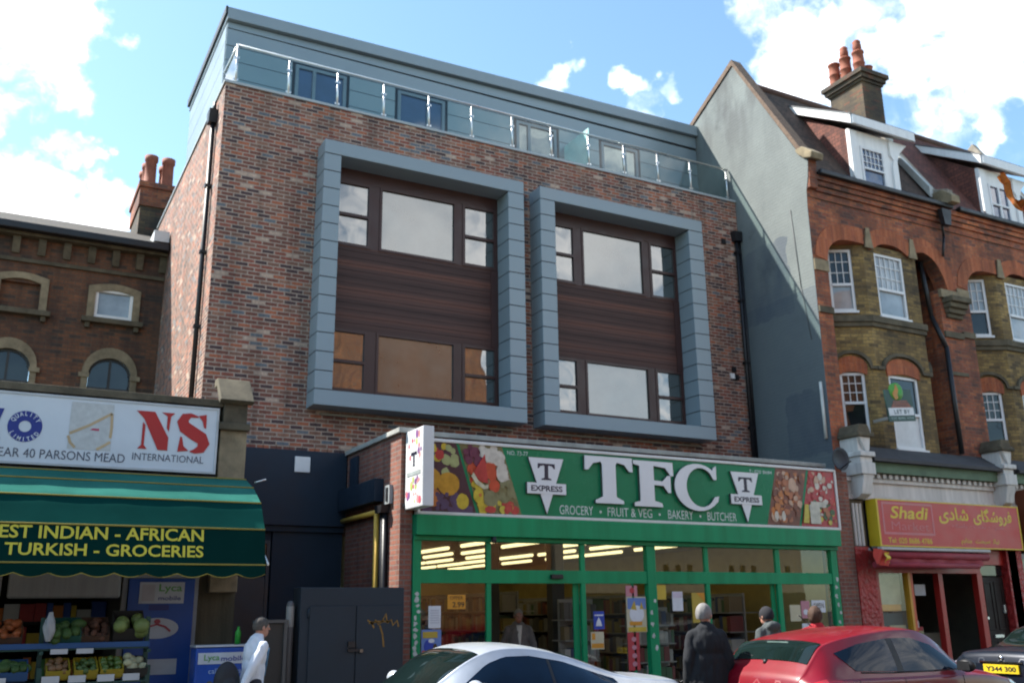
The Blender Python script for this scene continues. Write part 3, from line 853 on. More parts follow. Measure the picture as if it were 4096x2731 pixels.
def arctext(b, s, c, r, a0, a1, h, y, flip=False):
    n = len(s)
    for i, chx in enumerate(s):
        a = a0+(a1-a0)*i/(n-1)
        vs, fs = txtmesh(chx, .02)
        if not vs: continue
        mx = (min(v[0] for v in vs)+max(v[0] for v in vs))/2
        k = h/.72
        tx, tz = (-sin(a), cos(a))
        pts = []
        for u, v in vs:
            du = (u-mx)*k*.8; dv = (v-.36)*k
            if not flip: pts.append((c[0]+(r+dv)*cos(a)+du*sin(a), y, c[1]+(r+dv)*sin(a)-du*cos(a)))
            else: pts.append((c[0]+(r-dv)*cos(a)-du*sin(a), y, c[1]+(r-dv)*sin(a)+du*cos(a)))
        b.add(pts, fs)
arctext(b, 'QUALITY', (.235, 4.05), .165, radians(150), radians(30), .055, T_-.005)
arctext(b, 'LIMITED', (.235, 4.05), .165, radians(212), radians(328), .055, T_-.005, True)
b.build('roundel_print', sg)
b = B(M('map_paper', (.50, .52, .51), rough=.6, var=.15, scale=14)); b.face((.75, T_-.001, 3.80), (1.27, T_-.001, 3.80), (1.27, T_-.001, 4.42), (.75, T_-.001, 4.42))
b.m(M('map_route', (.52, .38, .22), rough=.6))
for poly in ([(.76, 4.0), (1.0, 4.13), (1.25, 4.30)], [(1.25, 4.30), (1.26, 4.1), (1.255, 3.97)], [(.745, 3.97), (.78, 3.88), (.84, 3.82)], [(1.10, 3.81), (1.18, 3.86), (1.26, 3.92)]):
    b.prism(stroke(poly, [.034]*len(poly)), 'y', T_-.004, T_-.0015)
b.m(M('map_mark', (.45, .06, .12), rough=.6)); b.face((1.0, T_-.003, 4.06), (1.11, T_-.003, 4.055), (1.11, T_-.003, 4.085), (1.03, T_-.003, 4.085))
b.build('map_print', sg)

# awning: Dutch canopy with piped seams, text band and scalloped valance
aw = thing('awning', 'dark green shop awning with yellow lettering and a scalloped edge over the fruit stand', 'awning', (0, 13.7, 2.2))
PROF = [(13.72, 3.52), (13.53, 3.51), (13.05, 3.34), (12.59, 3.09), (12.31, 2.73), (12.19, 2.29)]
AW = M('green_awning_canvas', (.030, .135, .108), rough=.8, var=.22, scale=1.6, ior=1.05)
AWB = M('green_awning_band', (.003, .026, .022), rough=.8, var=.12, scale=1.6, ior=1.05)
PIPE = M('yellow_piping', (.26, .21, .035), rough=.7)
XA0, XA1 = -4.6, 3.06
b = B(AW)
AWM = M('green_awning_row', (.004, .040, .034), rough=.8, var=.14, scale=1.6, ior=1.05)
for k in range(4):
    (y0, z0), (y1, z1) = PROF[k], PROF[k+1]
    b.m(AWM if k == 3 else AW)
    b.grid(lambda u, v: (XA0+(XA1-XA0)*u, y0+(y1-y0)*v, z0+(z1-z0)*v-.012*abs(sin(u*9*pi))*sin(pi*v)), 60, 3)
for X in (XA0, XA1):
    b.add([(X, p[0], p[1]) for p in PROF] + [(X, 13.72, 2.29)], [list(range(7))])
b.build('canopy', aw, recalc=False)
b = B(AWB); (y0, z0), (y1, z1) = PROF[4], PROF[5]
b.grid(lambda u, v: (XA0+(XA1-XA0)*u, y0+(y1-y0)*v, z0+(z1-z0)*v), 20, 2)
b.build('text_band', aw, recalc=False)
b = B(AWB)
nsc = 22; sw = (XA1-XA0)/nsc
def scal(u):
    return 2.185-.045*abs(sin(pi*u*nsc))
b.grid(lambda u, v: (XA0+(XA1-XA0)*u, 12.188-.01*sin(u*40), 2.288+(scal(u)-2.288)*v), nsc*8, 2)
b.build('valance', aw, recalc=False)
b = B(PIPE)
for (y, z) in PROF[1:]:
    b.cyl((XA0, y-.004, z+.004), (XA1, y-.004, z+.004), .011, n=6)
pv_ = [(XA0+(XA1-XA0)*i/(nsc*8), 12.186, scal(i/(nsc*8))) for i in range(nsc*8+1)]
for p, q in zip(pv_[:-1], pv_[1:]): b.cyl(p, q, .008, n=4, caps=False)
b.build('piping', aw)
b = B(M('yellow_lettering', (.55, .48, .04), rough=.6, var=.06))
def onband(x, z):
    t = (z-z0)/(z1-z0); return (x, y0+(y1-y0)*t-.005, z)
text(b, 'WEST INDIAN - AFRICAN', .09, 2.31, 2.565, 2.715, 0, fit='EST INDIAN - AFRICAN', align='r', bold=.02, fn=onband)
b.build('lettering', aw); b = B(MATS['yellow_lettering'])
text(b, 'FISH - TURKISH - GROCERIES', .16, 2.31, 2.375, 2.515, 0, fit='TURKISH - GROCERIES', align='r', bold=.02, fn=onband)
b.build('lettering', aw)
b = B(STEEL); b.cyl((3.08, 13.7, 3.2), (3.10, 12.22, 2.30), .015, n=8); b.cyl((3.08, 13.1, 3.42), (3.22, 13.05, 3.47), .012, n=6); b.build('arm', aw)

# tall blue advertising panel beside the doorway
ad = thing('advertising_banner', 'tall blue poster board with white logo boxes standing right of the grocery doorway', 'poster', (2.08, 13.65, .1))
b = B(M('blue_poster', (.008, .062, .30), rough=.35, var=.15)); b.box(1.67, 2.49, 13.60, 13.655, .1, 2.175); b.build('board', ad)
b = B(M('poster_white', (.46, .47, .50), rough=.5)); b.box(1.80, 2.36, 13.594, 13.599, 1.86, 2.13)
b.disc((2.05, 1.55), .27, .13, 13.595, 28); b.box(1.70, 2.33, 13.594, 13.599, .98, 1.17); b.build('print', ad)
b = B(M('poster_green', (.10, .30, .06), rough=.5)); text(b, 'Lyca', 2.04, 2.33, 1.985, 2.105, 13.592, bold=.015); b.build('green_wordmark', ad)
b = B(M('poster_ink', (.03, .04, .18), rough=.5)); text(b, 'mobile', 2.04, 2.32, 1.90, 1.955, 13.592, bold=.01)
b.box(1.93, 2.18, 13.592, 13.599, 1.775, 1.845)
b.m(M('poster_phone', (.42, .38, .40), rough=.5)); b.box(1.83, 1.99, 13.590, 13.599, 1.89, 2.10)
b.m(M('poster_red', (.36, .05, .07), rough=.5)); b.prism(stroke([(1.86, 1.49), (1.95, 1.57), (2.05, 1.60), (2.15, 1.57), (2.22, 1.51)], [.025]*5), 'y', 13.590, 13.5935)
b.disc((2.05, 1.635), .04, .03, 13.590)
b.build('small_print', ad)

# low blue advertising box
lb = thing('advert_box', 'low blue sales box with pale lettering beside the tall blue poster board', 'box', (2.65, 12.55, .1))
b = B(M('blue_box_vinyl', (.015, .07, .34), rough=.4, var=.15)); b.box(2.34, 3.02, 12.40, 12.75, .1, 1.33); b.build('body', lb, bevel=.02)
b = B(M('box_pale_band', (.50, .52, .56), rough=.5)); b.box(2.37, 2.98, 12.394, 12.399, 1.14, 1.27); b.box(2.33, 3.03, 12.39, 12.76, 1.335, 1.355); b.build('band', lb)
b = B(M('poster_green', (.10, .30, .06))); text(b, 'Lyca', 2.44, 2.62, 1.16, 1.25, 12.391, bold=.01); b.m(NAVY); text(b, 'mobile', 2.64, 2.93, 1.17, 1.23, 12.391, bold=.01)
b.m(M('box_print', (.35, .45, .60))); text(b, 'calls for less', 2.50, 2.92, 1.03, 1.09, 12.391)
b.m(M('box_figures', (.10, .09, .06), rough=.7)); b.disc((2.52, .88), .05, .07, 12.392); b.disc((2.70, .86), .06, .08, 12.392); b.disc((2.86, .87), .05, .07, 12.392)
b.build('print', lb)
bt = B(M('green_plastic', (.02, .30, .03), rough=.35)); bt.lathe([(0, 0), (.035, 0), (.035, .14), (.015, .18), (.015, .21), (0, .21)], (2.86, 12.55, 1.356), 12)
bt.build('bottle', label='small bright green bottle standing on the low blue sales box', cat='bottle')

# fruit and vegetable stand
st = thing('produce_stand', 'dark green tiered metal fruit stand on the pavement below the awning', 'stand', (1.2, 12.6, .1))
GR = M('stand_green_metal', (.010, .045, .036), rough=.5)
b = B(GR)
for x in (-1.6, -.45, .66, 1.80):
    b.box(x-.025, x+.025, 12.32, 12.37, .1, 1.16); b.box(x-.025, x+.025, 12.60, 12.65, .1, 1.70); b.box(x-.02, x+.02, 12.33, 12.64, .60, .64)
    b.box(x-.02, x+.02, 12.37, 12.60, 1.30, 1.335)
build_each(b, 'upright', st)
b = B(M('stand_blue_edge', (.012, .06, .17), rough=.5)); b.box(-1.62, 1.82, 12.50, 12.53, 1.36, 1.42); b.build('front_rail', st)
b = B(GR); b.box(-1.6, 1.8, 12.51, 12.95, 1.34, 1.358); b.box(-1.6, 1.8, 12.30, 12.72, .98, 1.0); b.box(-1.6, 1.8, 12.2, 12.7, .56, .58); b.build('shelf', st)
b = B(M('price_card', (.44, .45, .46), rough=.6))
for x in (-1.3, -.9, .25, .78, 1.05, 1.35, 1.62): b.box(x-.09, x+.09, 12.295, 12.299, 1.0, 1.075)
for x in (.85, 1.12): b.box(x-.09, x+.09, 12.49, 12.499, 1.30, 1.355)
build_each(b, 'price_card', st)

def crate(x, y, z, w, d, h, colr, tilt, label, fill=None, fcol=None, fr=.05, rows_=(3, 3)):
    t = thing('crate', label, 'crate', (x, y, z), 'produce crates on the fruit stand')
    q = B(colr); k = .015
    q.box(-w/2, w/2, 0, k, .02, h*.85); q.box(-w/2, w/2, d-k, d, .02, h); q.box(-w/2, -w/2+k, k, d-k, .02, h*.95); q.box(w/2-k, w/2, k, d-k, .02, h*.95); q.box(-w/2+k, w/2-k, k, d-k, 0, .02)
    BASE[t.name] = Vector((0, 0, 0)); q.build('tray', t)
    if fill:
        q = B(fcol); r2 = random.Random(int(x*100+z*10))
        nx, ny = rows_
        for lay in range(2):
            for i in range(nx):
                for j in range(ny):
                    if lay and r2.random() < .35: continue
                    rr = fr*r2.uniform(.72, 1.15)
                    rot = Matrix.Rotation(r2.uniform(0, 3), 3, 'Z') @ Matrix.Rotation(r2.uniform(-.6, .6), 3, 'X')
                    e_ = (1.25, .8, .8) if fill in ('root', 'carrot', 'leafy_green') else (1.0, .95, .9)
                    px_ = min(w/2-.03, max(-w/2+.03, -w/2+(i+.5+.3*r2.uniform(-1, 1))*w/nx)); py_ = min(d-.03, max(.03, (j+.5+.3*r2.uniform(-1, 1))*d/ny))
                    q.ell((px_, py_, h*.55+lay*fr*.8+r2.uniform(0, .02)), tuple(rr*x for x in e_), 10, 7, rot)
        q.build(fill, t)
    t.rotation_euler = (radians(tilt), 0, 0)
    return t
CB = M('dark_crate', (.018, .016, .014), rough=.6); CW = M('wood_crate', (.05, .024, .012), rough=.8, var=.35); CY = M('yellow_crate', (.27, .20, .012), rough=.5); CBL = M('blue_crate', (.02, .07, .18), rough=.5)
CG = M('green_crate', (.01, .06, .045), rough=.5)
LEAF = M('leafy_green', (.035, .075, .012), rough=.7, var=.4, scale=14); CABB = M('cabbage_green', (.13, .17, .045), rough=.6, var=.3, scale=12)
crate(.90, 12.56, 1.37, .34, .40, .16, CG, 28, 'green crate of dark leafy greens second from the upright on the upper tier', 'leafy_green', LEAF, .07)
crate(1.22, 12.56, 1.37, .30, .40, .16, CW, 28, 'brown wooden crate of earthy roots left of the cabbages', 'root', M('earthy_root', (.085, .035, .018), rough=.9), .06)
crate(1.58, 12.56, 1.40, .34, .36, .22, CB, 30, 'dark crate piled with pale green cabbages on the upper tier', 'cabbage', CABB, .095, (2, 2))
crate(.30, 12.56, 1.37, .32, .40, .15, CW, 25, 'wooden crate of orange carrots on the left of the upper tier', 'carrot', M('carrot_orange', (.24, .06, .012), rough=.6), .06)
crate(-.10, 12.56, 1.37, .34, .40, .15, CB, 25, 'dark crate of red peppers furthest left of the upper tier', 'pepper', M('pepper_red', (.16, .02, .012), rough=.35), .06)
crate(.85, 12.33, 1.02, .25, .36, .13, CY, 18, 'yellow crate nearest the stand upright on the lower tier', 'onion', M('onion_brown', (.16, .08, .03), rough=.5), .045)
crate(1.14, 12.33, 1.02, .25, .36, .13, CY, 18, 'middle yellow crate of limes on the lower tier', 'lime', M('lime_green', (.05, .085, .015), rough=.45), .042)
crate(1.41, 12.33, 1.02, .25, .36, .13, CY, 18, 'yellow crate of green apples beside the cauliflowers', 'apple', M('apple_green', (.075, .12, .02), rough=.35), .045)
crate(1.67, 12.33, 1.02, .25, .36, .13, CB, 18, 'dark crate of pale cauliflowers at the right end of the lower tier', 'cauliflower', M('cauliflower', (.36, .34, .20), rough=.7, var=.3, scale=20), .075, (2, 2))
crate(.40, 12.33, 1.02, .30, .36, .13, CBL, 18, 'blue crate of dark greens left of the stand upright', 'leafy_green', LEAF, .06)
bg_ = B(M('white_polythene', (.28, .29, .30), rough=.4))
def bagf(u, v):
    a = 2*pi*u; r = .06*(.35+.65*sin(pi*min(1, v*1.05+.02)))*(1+.18*sin(5*a+v*9))
    return (.72+r*cos(a), 12.46+.7*r*sin(a), 1.44+.32*v)
bg_.grid(bagf, 24, 10); bg_.build('carrier_bag', label='crumpled white carrier bag hanging from the fruit stand upright', cat='bag')

# ------------------------------------------------------------------ supermarket in front of the flats
mk = thing('supermarket', 'single storey supermarket with green shopfront posts and brick side wall built out below the flats', 'shop', (10, 13.7, 0))
SX0, SX1, SY = 5.43, 14.95, 13.70
b = B(BRK_SHOP)
b.box(SX0, 5.63, SY, YF-.065, 0, 4.38)
b.box(14.47, SX1, SY+.02, 14.04, 0, 4.30)
b.box(5.63, 14.47, SY+.16, SY+.36, 2.83, 4.38)
b.build('wall', mk)
b = B(M('coping_stone', (.34, .34, .31), rough=.8, var=.3)); b.box(SX0-.06, 5.69, SY-.05, YF-.066, 4.38, 4.46); b.box(5.69, 14.5, SY+.10, SY+.42, 4.38, 4.46)
b.build('coping', mk, bevel=.01)
b = B(LEAD); b.face((5.63, SY+.36, 4.30), (14.9, SY+.36, 4.30), (14.9, YF-.07, 4.36), (5.63, YF-.07, 4.36)); b.build('roof', mk)
# things on the side wall
b = B(SLATE); b.box(SX0-.16, SX0-.001, 14.42, 16.2, 3.40, 3.76); b.box(SX0-.05, SX0-.001, 15.62, 15.98, 3.761, 4.30); b.build('side_sign_board', mk, bevel=.005)
b = B(M('yellow_gas_pipe', (.70, .44, .07), rough=.5, var=.15)); b.tube([(SX0-.07, 16.2, 3.24), (SX0-.07, 14.52, 3.24), (SX0-.07, 14.52, .1)], .042, 10); b.build('gas_pipe', mk)
b = B(BLACK); b.cyl((SX0-.05, 14.20, .1), (SX0-.05, 14.20, 3.25), .045); b.cyl((SX0-.05, 14.32, .1), (SX0-.05, 14.32, 3.25), .045); b.prism([(14.14, 3.2), (14.38, 3.2), (14.42, 3.32), (14.10, 3.32)], 'x', SX0-.15, SX0-.002)
b.build('downpipe', mk)
b = B(M('grey_alarm_box', (.32, .34, .34), rough=.5)); b.box(SX0-.06, SX0-.001, 14.02, 14.22, 3.33, 3.62); b.m(BLACK); b.box(SX0-.075, SX0-.0605, 14.07, 14.14, 3.37, 3.58); b.build('alarm_box', mk)
b = B(BLACK); b.tube([(5.52, SY-.03, 3.9), (5.50, SY-.10, 3.75), (5.50, SY-.06, 3.5), (5.52, SY-.02, 3.2)], .012, 6); b.box(5.46, 5.60, SY-.05, SY-.001, 3.24, 3.30); b.build('cable', mk)

# green shopfront
b = B(GREEN)
Z0, ZT0, ZT1, ZH = .1, 2.13, 2.335, 2.83
for (a, c) in ((5.64, 5.775), (9.935, 10.115), (14.25, 14.41)): b.box(a, c, SY-.03, SY+.09, Z0, ZH)
build_each(b, 'post', mk, bevel=.006)
b = B(GREEN)
for (a, c) in ((6.885, 6.965), (8.615, 8.70), (11.20, 11.285), (12.86, 12.965)): b.box(a, c, SY-.005, SY+.06, Z0, ZH)
b.box(8.50, 8.61, SY+.065, SY+.10, Z0, ZT0); b.box(12.76, 12.855, SY+.065, SY+.10, Z0, ZT0); b.box(9.62, 9.665, SY+.012, SY+.05, Z0, ZT0)
build_each(b, 'mullion', mk, bevel=.004)
b = B(GREEN)
for (a, c) in ((5.776, 9.934), (10.116, 14.249)): b.box(a, c, SY-.012, SY+.07, ZT0, ZT1)
build_each(b, 'transom', mk, bevel=.004)
b = B(GREEN); b.box(5.64, 14.43, SY-.16, SY+.12, 2.831, 3.135); b.box(5.64, 14.43, SY-.06, SY+.1, 2.76, 2.83); b.build('fascia', mk, bevel=.008)
b = B(BLACK); b.box(8.02, 8.24, SY-.075, SY-.013, 2.20, 2.27); b.build('door_sensor', mk, bevel=.01)
b = B(BLACK); b.cyl((6.96, SY-.12, 2.74), (6.96, SY-.12, 2.83), .04); b.build('security_camera', mk)
def pane(x0, x1, z0, z1, y=None):
    g = B(GLASS_SHOP); y = SY+.03 if y is None else y; g.box(x0, x1, y-.004, y+.004, z0, z1); g.build('shop_pane', mk)
for (a, c) in ((5.776, 6.884), (6.966, 8.614), (8.701, 9.934), (10.116, 11.199), (11.286, 12.859), (12.966, 14.249)):
    pane(a, c, ZT1, 2.76)
for (a, c) in ((5.776, 6.884), (8.701, 9.61), (10.116, 11.199), (12.966, 14.249)): pane(a, c, Z0, ZT0)
# peeling white stickers on the posts
b = B(M('peeled_sticker', (.46, .48, .46), rough=.7, var=.35, scale=9))
rs = random.Random(11)
for (xa, xb, za, zb, n) in ((5.65, 5.77, .9, 2.02, 13), (14.26, 14.40, .9, 2.3, 9), (9.95, 10.1, 1.0, 1.95, 5)):
    for i in range(n):
        cz = za+(zb-za)*(i+.5)/n; cx = rs.uniform(xa+.03, xb-.03)
        pts = []
        k = rs.randint(5, 8)
        for j in range(k):
            a = 2*pi*j/k; pts.append((cx+min(.05, rs.uniform(.015, .05))*cos(a), SY-.033, cz+rs.uniform(.02, .055)*sin(a)))
        b.add(pts, [list(range(k))])
b.build('sticker_residue', mk)

# interior
OCH = M('ochre_wall', (.42, .33, .12), rough=.8, var=.15)
b = B(OCH); b.face((5.64, 27, .1), (14.9, 27, .1), (14.9, 27, 3.05), (5.64, 27, 3.05)); b.face((5.64, SY+.4, .1), (5.64, 27, .1), (5.64, 27, 3.05), (5.64, SY+.4, 3.05)); b.face((14.46, SY+.4, .1), (14.46, 27, .1), (14.46, 27, 3.05), (14.46, SY+.4, 3.05))
b.m(M('shop_ceiling', (.20, .185, .14), rough=.8)); b.face((5.64, SY+.1, 3.02), (14.46, SY+.1, 3.02), (14.46, 27, 3.02), (5.64, 27, 3.02))
b.m(M('shop_floor', (.25, .23, .19), rough=.5)); b.face((5.64, SY+.1, .101), (14.46, SY+.1, .101), (14.46, 27, .101), (5.64, 27, .101))
b.build('interior', mk, recalc=False)
b = B(M('interior_pillar', (.035, .033, .03), rough=.6)); b.box(8.62, 8.82, 17.0, 17.2, .1, 3.0); b.box(8.95, 9.2, 15.2, 15.4, .1, 3.0); build_each(b, 'column', mk)
TUBE = emit('fluorescent_tube', (1.0, .83, .42), 0.46)
first = None
for x in (6.2, 7.15, 8.1, 9.05, 10.0, 11.0, 12.2):
    for y in (14.7, 16.4, 18.6, 20.3, 22.5, 24.2, 26.0):
        if rs.random() < .10 and first: continue
        if first is None:
            first = thing('strip_light', 'lit fluorescent strip in the rows on the supermarket ceiling', 'light', (x, y, 2.97), 'strip lights on the supermarket ceiling')
            BASE[first.name] = Vector((0, 0, 0))
            q = B(M('batten_housing', (.5, .5, .48))); q.box(-.06, .06, -.8, .8, 0, .045); q.build('housing', first)
            q = B(TUBE); q.cyl((0, -.78, -.03), (0, .78, -.03), .035, n=8); q.build('tube', first)
        else:
            c = copy_tree(first); c.location = (x+rs.uniform(-.1, .1), y, 2.97)

# shelving full of goods
def shelf(x0, x1, y0, y1, z1, label, face='x-', levels=5):
    t = thing('grocery_shelf', label, 'shelf', ((x0+x1)/2, (y0+y1)/2, .1), 'shelves inside the supermarket')
    q = B(M('shelf_metal', (.22, .22, .21), rough=.5)); q.box(x0, x1, y0, y1, .1, .2)
    mid = (x0+x1)/2; my = (y0+y1)/2
    if face == 'x-': q.box(mid-.02, mid+.02, y0, y1, .2, z1)
    else: q.box(x0, x1, my-.02, my+.02, .2, z1)
    lv = [.2+(z1-.2)*i/levels for i in range(levels)]
    for z in lv[1:]:
        if face == 'x-': q.box(x0+.02, mid-.021, y0, y1, z-.02, z); q.box(mid+.021, x1-.02, y0, y1, z-.02, z)
        else: q.box(x0, x1, y0+.02, my-.021, z-.02, z); q.box(x0, x1, my+.021, y1-.02, z-.02, z)
    q.build('rack', t)
    q = B(); step = (z1-.2)/levels
    for z in lv:
        if face == 'x-':
            y = y0
            while y < y1-.05:
                wd = rs.uniform(.06, .16); cm = rs.choice(cols)
                q.m(cm); q.box(x0+.05, mid-.05, y, min(y1, y+wd)-.008, z+.002, z+step*rs.uniform(.55, .85)); y += wd
        else:
            x = x0
            while x < x1-.05:
                wd = rs.uniform(.05, .14); cm = rs.choice(cols)
                q.m(cm); q.box(x, min(x1, x+wd)-.008, y0+.05, my-.05, z+.002, z+step*rs.uniform(.55, .85)); x += wd
    q.build('packets', t, kind='stuff')
cols = [M('packet_%d' % i, c, rough=.6) for i, c in enumerate(((.20, .20, .19), (.30, .30, .29), (.10, .095, .09), (.16, .12, .07), (.22, .17, .05), (.14, .03, .03), (.04, .06, .12), (.05, .10, .05), (.06, .055, .05), (.24, .22, .18), (.20, .08, .03)))]
shelf(9.15, 9.95, 17.6, 25, 2.1, 'long aisle shelf behind the blue window sticker')
shelf(11.0, 11.8, 15.8, 24, 2.0, 'long aisle shelf in line with the right hand doorway')
shelf(12.75, 13.6, 15.0, 24, 2.0, 'long aisle shelf nearest the right end of the supermarket')
shelf(7.05, 7.55, 18.5, 25, 1.9, 'long aisle shelf behind the man in the left doorway')
shelf(5.8, 6.8, 15.2, 15.7, 1.65, 'short shelf of goods behind the left end pane', 'y', 4)
shelf(10.2, 11.1, 14.5, 15.0, 1.75, 'short shelf of bottles behind the pane right of the middle post', 'y', 5)
shelf(8.85, 9.55, 14.6, 15.1, 1.9, 'short shelf of boxes behind the pane left of the middle post', 'y', 5)

# notices on the glass
def notice(x0, x1, z0, z1, mat, label, pr=None, cat='notice', y=SY-.0):
    t = thing('window_notice', label, cat, ((x0+x1)/2, y, z0), 'paper notices stuck on the supermarket windows')
    q = B(mat); q.box(x0, x1, SY+.012, SY+.024, z0, z1); q.build('sheet', t)
    if pr:
        q = B(); pr(q); q.build('print', t)
YT_ = SY+.009
PN = {n: M('notice_'+n, c, rough=.6, var=.10, scale=8) for n, c in dict(orange=(.55, .24, .02), white=(.60, .62, .66), blue=(.02, .05, .33), yellow=(.50, .36, .04), pink=(.46, .20, .24), red=(.40, .04, .05), ink=(.05, .03, .01), sky=(.12, .20, .45), cream=(.48, .44, .30), gold=(.42, .30, .04)).items()}
def p_or(q): q.m(PN['ink']); text(q, 'OFFER', 6.27, 6.49, 1.89, 1.94, YT_); text(q, '2.99', 6.31, 6.51, 1.775, 1.855, YT_, bold=.02)
notice(6.23, 6.53, 1.75, 1.96, PN['orange'], 'orange price notice on the left end window', p_or)
def p_wh(q): q.m(M('faint_print', (.45, .46, .52))); [q.box(5.95, 6.09, YT_-.001, YT_+.002, 1.55+.035*i, 1.565+.035*i) for i in range(6)]
notice(5.92, 6.12, 1.48, 1.80, PN['white'], 'plain white notice above the comic poster by the left post', p_wh)
def p_cm(q):
    q.m(PN['gold']); q.box(5.83, 6.07, YT_-.001, YT_+.002, 1.34, 1.43); q.m(PN['blue']); q.disc((5.93, 1.22), .08, .10, YT_-.0005); q.m(PN['ink']); q.disc((6.03, 1.2), .035, .06, YT_-.001)
    q.m(PN['red']); q.disc((5.85, 1.12), .04, .05, YT_-.001); q.m(PN['white']); q.disc((5.97, 1.30), .05, .03, YT_-.001); q.m(PN['orange']); q.box(5.84, 6.0, YT_-.001, YT_+.002, .99, 1.06)
notice(5.81, 6.13, .95, 1.46, PN['sky'], 'busy blue poster with a yellow heading by the left post', p_cm, 'poster')
def p_bl(q): q.m(PN['white']); q.prism([(8.88, 1.46), (9.0, 1.46), (8.98, 1.53), (8.94, 1.60), (8.90, 1.53)], 'y', YT_-.001, YT_+.002); q.box(8.86, 9.03, YT_-.001, YT_+.002, 1.62, 1.64)
notice(8.845, 9.05, 1.41, 1.69, PN['blue'], 'blue sticker with a white symbol on the glass right of the left doorway', p_bl)
notice(8.78, 9.03, 1.10, 1.37, PN['cream'], 'brown and cream notice below the blue sticker', lambda q: (q.m(PN['orange']), q.box(8.79, 9.02, YT_-.001, YT_+.002, 1.12, 1.19), q.box(8.80, 8.86, YT_-.001, YT_+.002, 1.25, 1.35)))
def p_ic(q):
    q.m(PN['sky']); q.box(9.52, 9.89, YT_-.001, YT_+.001, 1.72, 1.90); q.m(PN['white']); q.disc((9.70, 1.64), .15, .14, YT_-.0015); q.m(PN['gold']); q.prism([(9.58, 1.72), (9.66, 1.86), (9.70, 1.70)], 'y', YT_-.003, YT_-.002); q.prism([(9.76, 1.72), (9.80, 1.84), (9.84, 1.72)], 'y', YT_-.003, YT_-.002)
    q.m(PN['orange']); q.box(9.55, 9.80, YT_-.002, YT_-.001, 1.46, 1.52); q.m(PN['yellow']); q.box(9.52, 9.88, YT_-.002, YT_-.001, 1.36, 1.43)
notice(9.50, 9.90, 1.35, 1.92, PN['cream'], 'large ice cream poster beside the middle green post', p_ic, 'poster')
notice(9.50, 9.73, .75, 1.345, PN['red'], 'tall dark pink strip poster under the ice cream poster', lambda q: (q.m(PN['pink']), [q.disc((9.62, .85+.13*i), .05, .04, YT_-.001) for i in range(4)]), 'poster')
notice(9.50, 9.73, 1.925, 2.10, PN['pink'], 'pink patterned strip above the ice cream poster', lambda q: (q.m(PN['red']), q.disc((9.62, 2.02), .05, .045, YT_-.001)), 'poster')
notice(10.14, 10.33, 1.87, 2.11, PN['yellow'], 'plain yellow notice at the top right of the middle post')
notice(10.46, 10.68, 1.68, 2.0, PN['white'], 'white notice with a pink top in the pane right of the middle post', lambda q: (q.m(M('faint_pink', (.52, .46, .54))), q.box(10.47, 10.67, YT_-.001, YT_+.001, 1.90, 1.99)))
notice(10.88, 11.16, 1.48, 1.98, PN['gold'], 'tall orange and yellow poster left of the right doorway', lambda q: (q.m(PN['orange']), q.prism([(10.98, 1.98), (11.155, 1.98), (11.155, 1.83)], 'y', YT_-.001, YT_+.001)), 'poster')
notice(13.13, 13.39, 1.47, 1.76, PN['cream'], 'yellowed notice at the left of the right end window')
notice(13.41, 13.62, 1.52, 1.83, PN['pink'], 'pink notice in the middle of the right end window', lambda q: (q.m(PN['white']), q.disc((13.51, 1.63), .06, .05, YT_-.001)))
notice(13.68, 14.02, 1.62, 1.84, PN['white'], 'wide white notice at the right of the right end window', lambda q: (q.m(PN['ink']), text(q, 'OPEN', 13.72, 13.98, 1.70, 1.79, YT_)))
notice(13.40, 13.60, 1.22, 1.43, M('notice_white', (.6, .62, .66)), 'small white notice low in the right end window')

# main sign
ms = thing('shop_sign', 'wide green supermarket sign with raised white letters and food pictures at both ends', 'sign', (10.1, 13.65, 3.14))
MY = SY-.10
b = B(GREEN_D); b.box(5.70, 14.46, MY, SY-.001, 3.185, 4.265); b.build('panel', ms)
b = B(M('sign_aluminium', (.62, .61, .58), rough=.4, var=.12)); b.frame(5.66, 14.50, 3.14, 4.305, .045, MY-.03, SY-.001); b.build('frame', ms, bevel=.008)
LET = M('letter_face', (.66, .67, .68), rough=.35, var=.05); RIM = M('letter_rim', (.17, .16, .15), rough=.35, metal=.6)
def Tpoly(x0, x1, z0, z1, st=.28, bar=.10, ser=.30, base=.58, bt=.085):
    w_ = x1-x0; cx = (x0+x1)/2; h = z1-z0; s = w_*st/2; bb = h*bt; ba = w_*base/2; br = h*bar*1.15; sh = h*ser; sw_ = w_*.10
    return [(x0+.005, z1), (x1-.005, z1), (x1, z1-sh), (x1-sw_*.7, z1-sh), (x1-sw_*1.7, z1-br*1.35), (cx+s+sw_*.3, z1-br), (cx+s, z1-br*1.5), (cx+s, z0+bb*1.7), (cx+ba*.85, z0+bb), (cx+ba, z0+bb*.8), (cx+ba, z0),
            (cx-ba, z0), (cx-ba, z0+bb*.8), (cx-ba*.85, z0+bb), (cx-s, z0+bb*1.7), (cx-s, z1-br*1.5), (cx-s-sw_*.3, z1-br), (x0+sw_*1.7, z1-br*1.35), (x0+sw_*.7, z1-sh), (x0, z1-sh)]
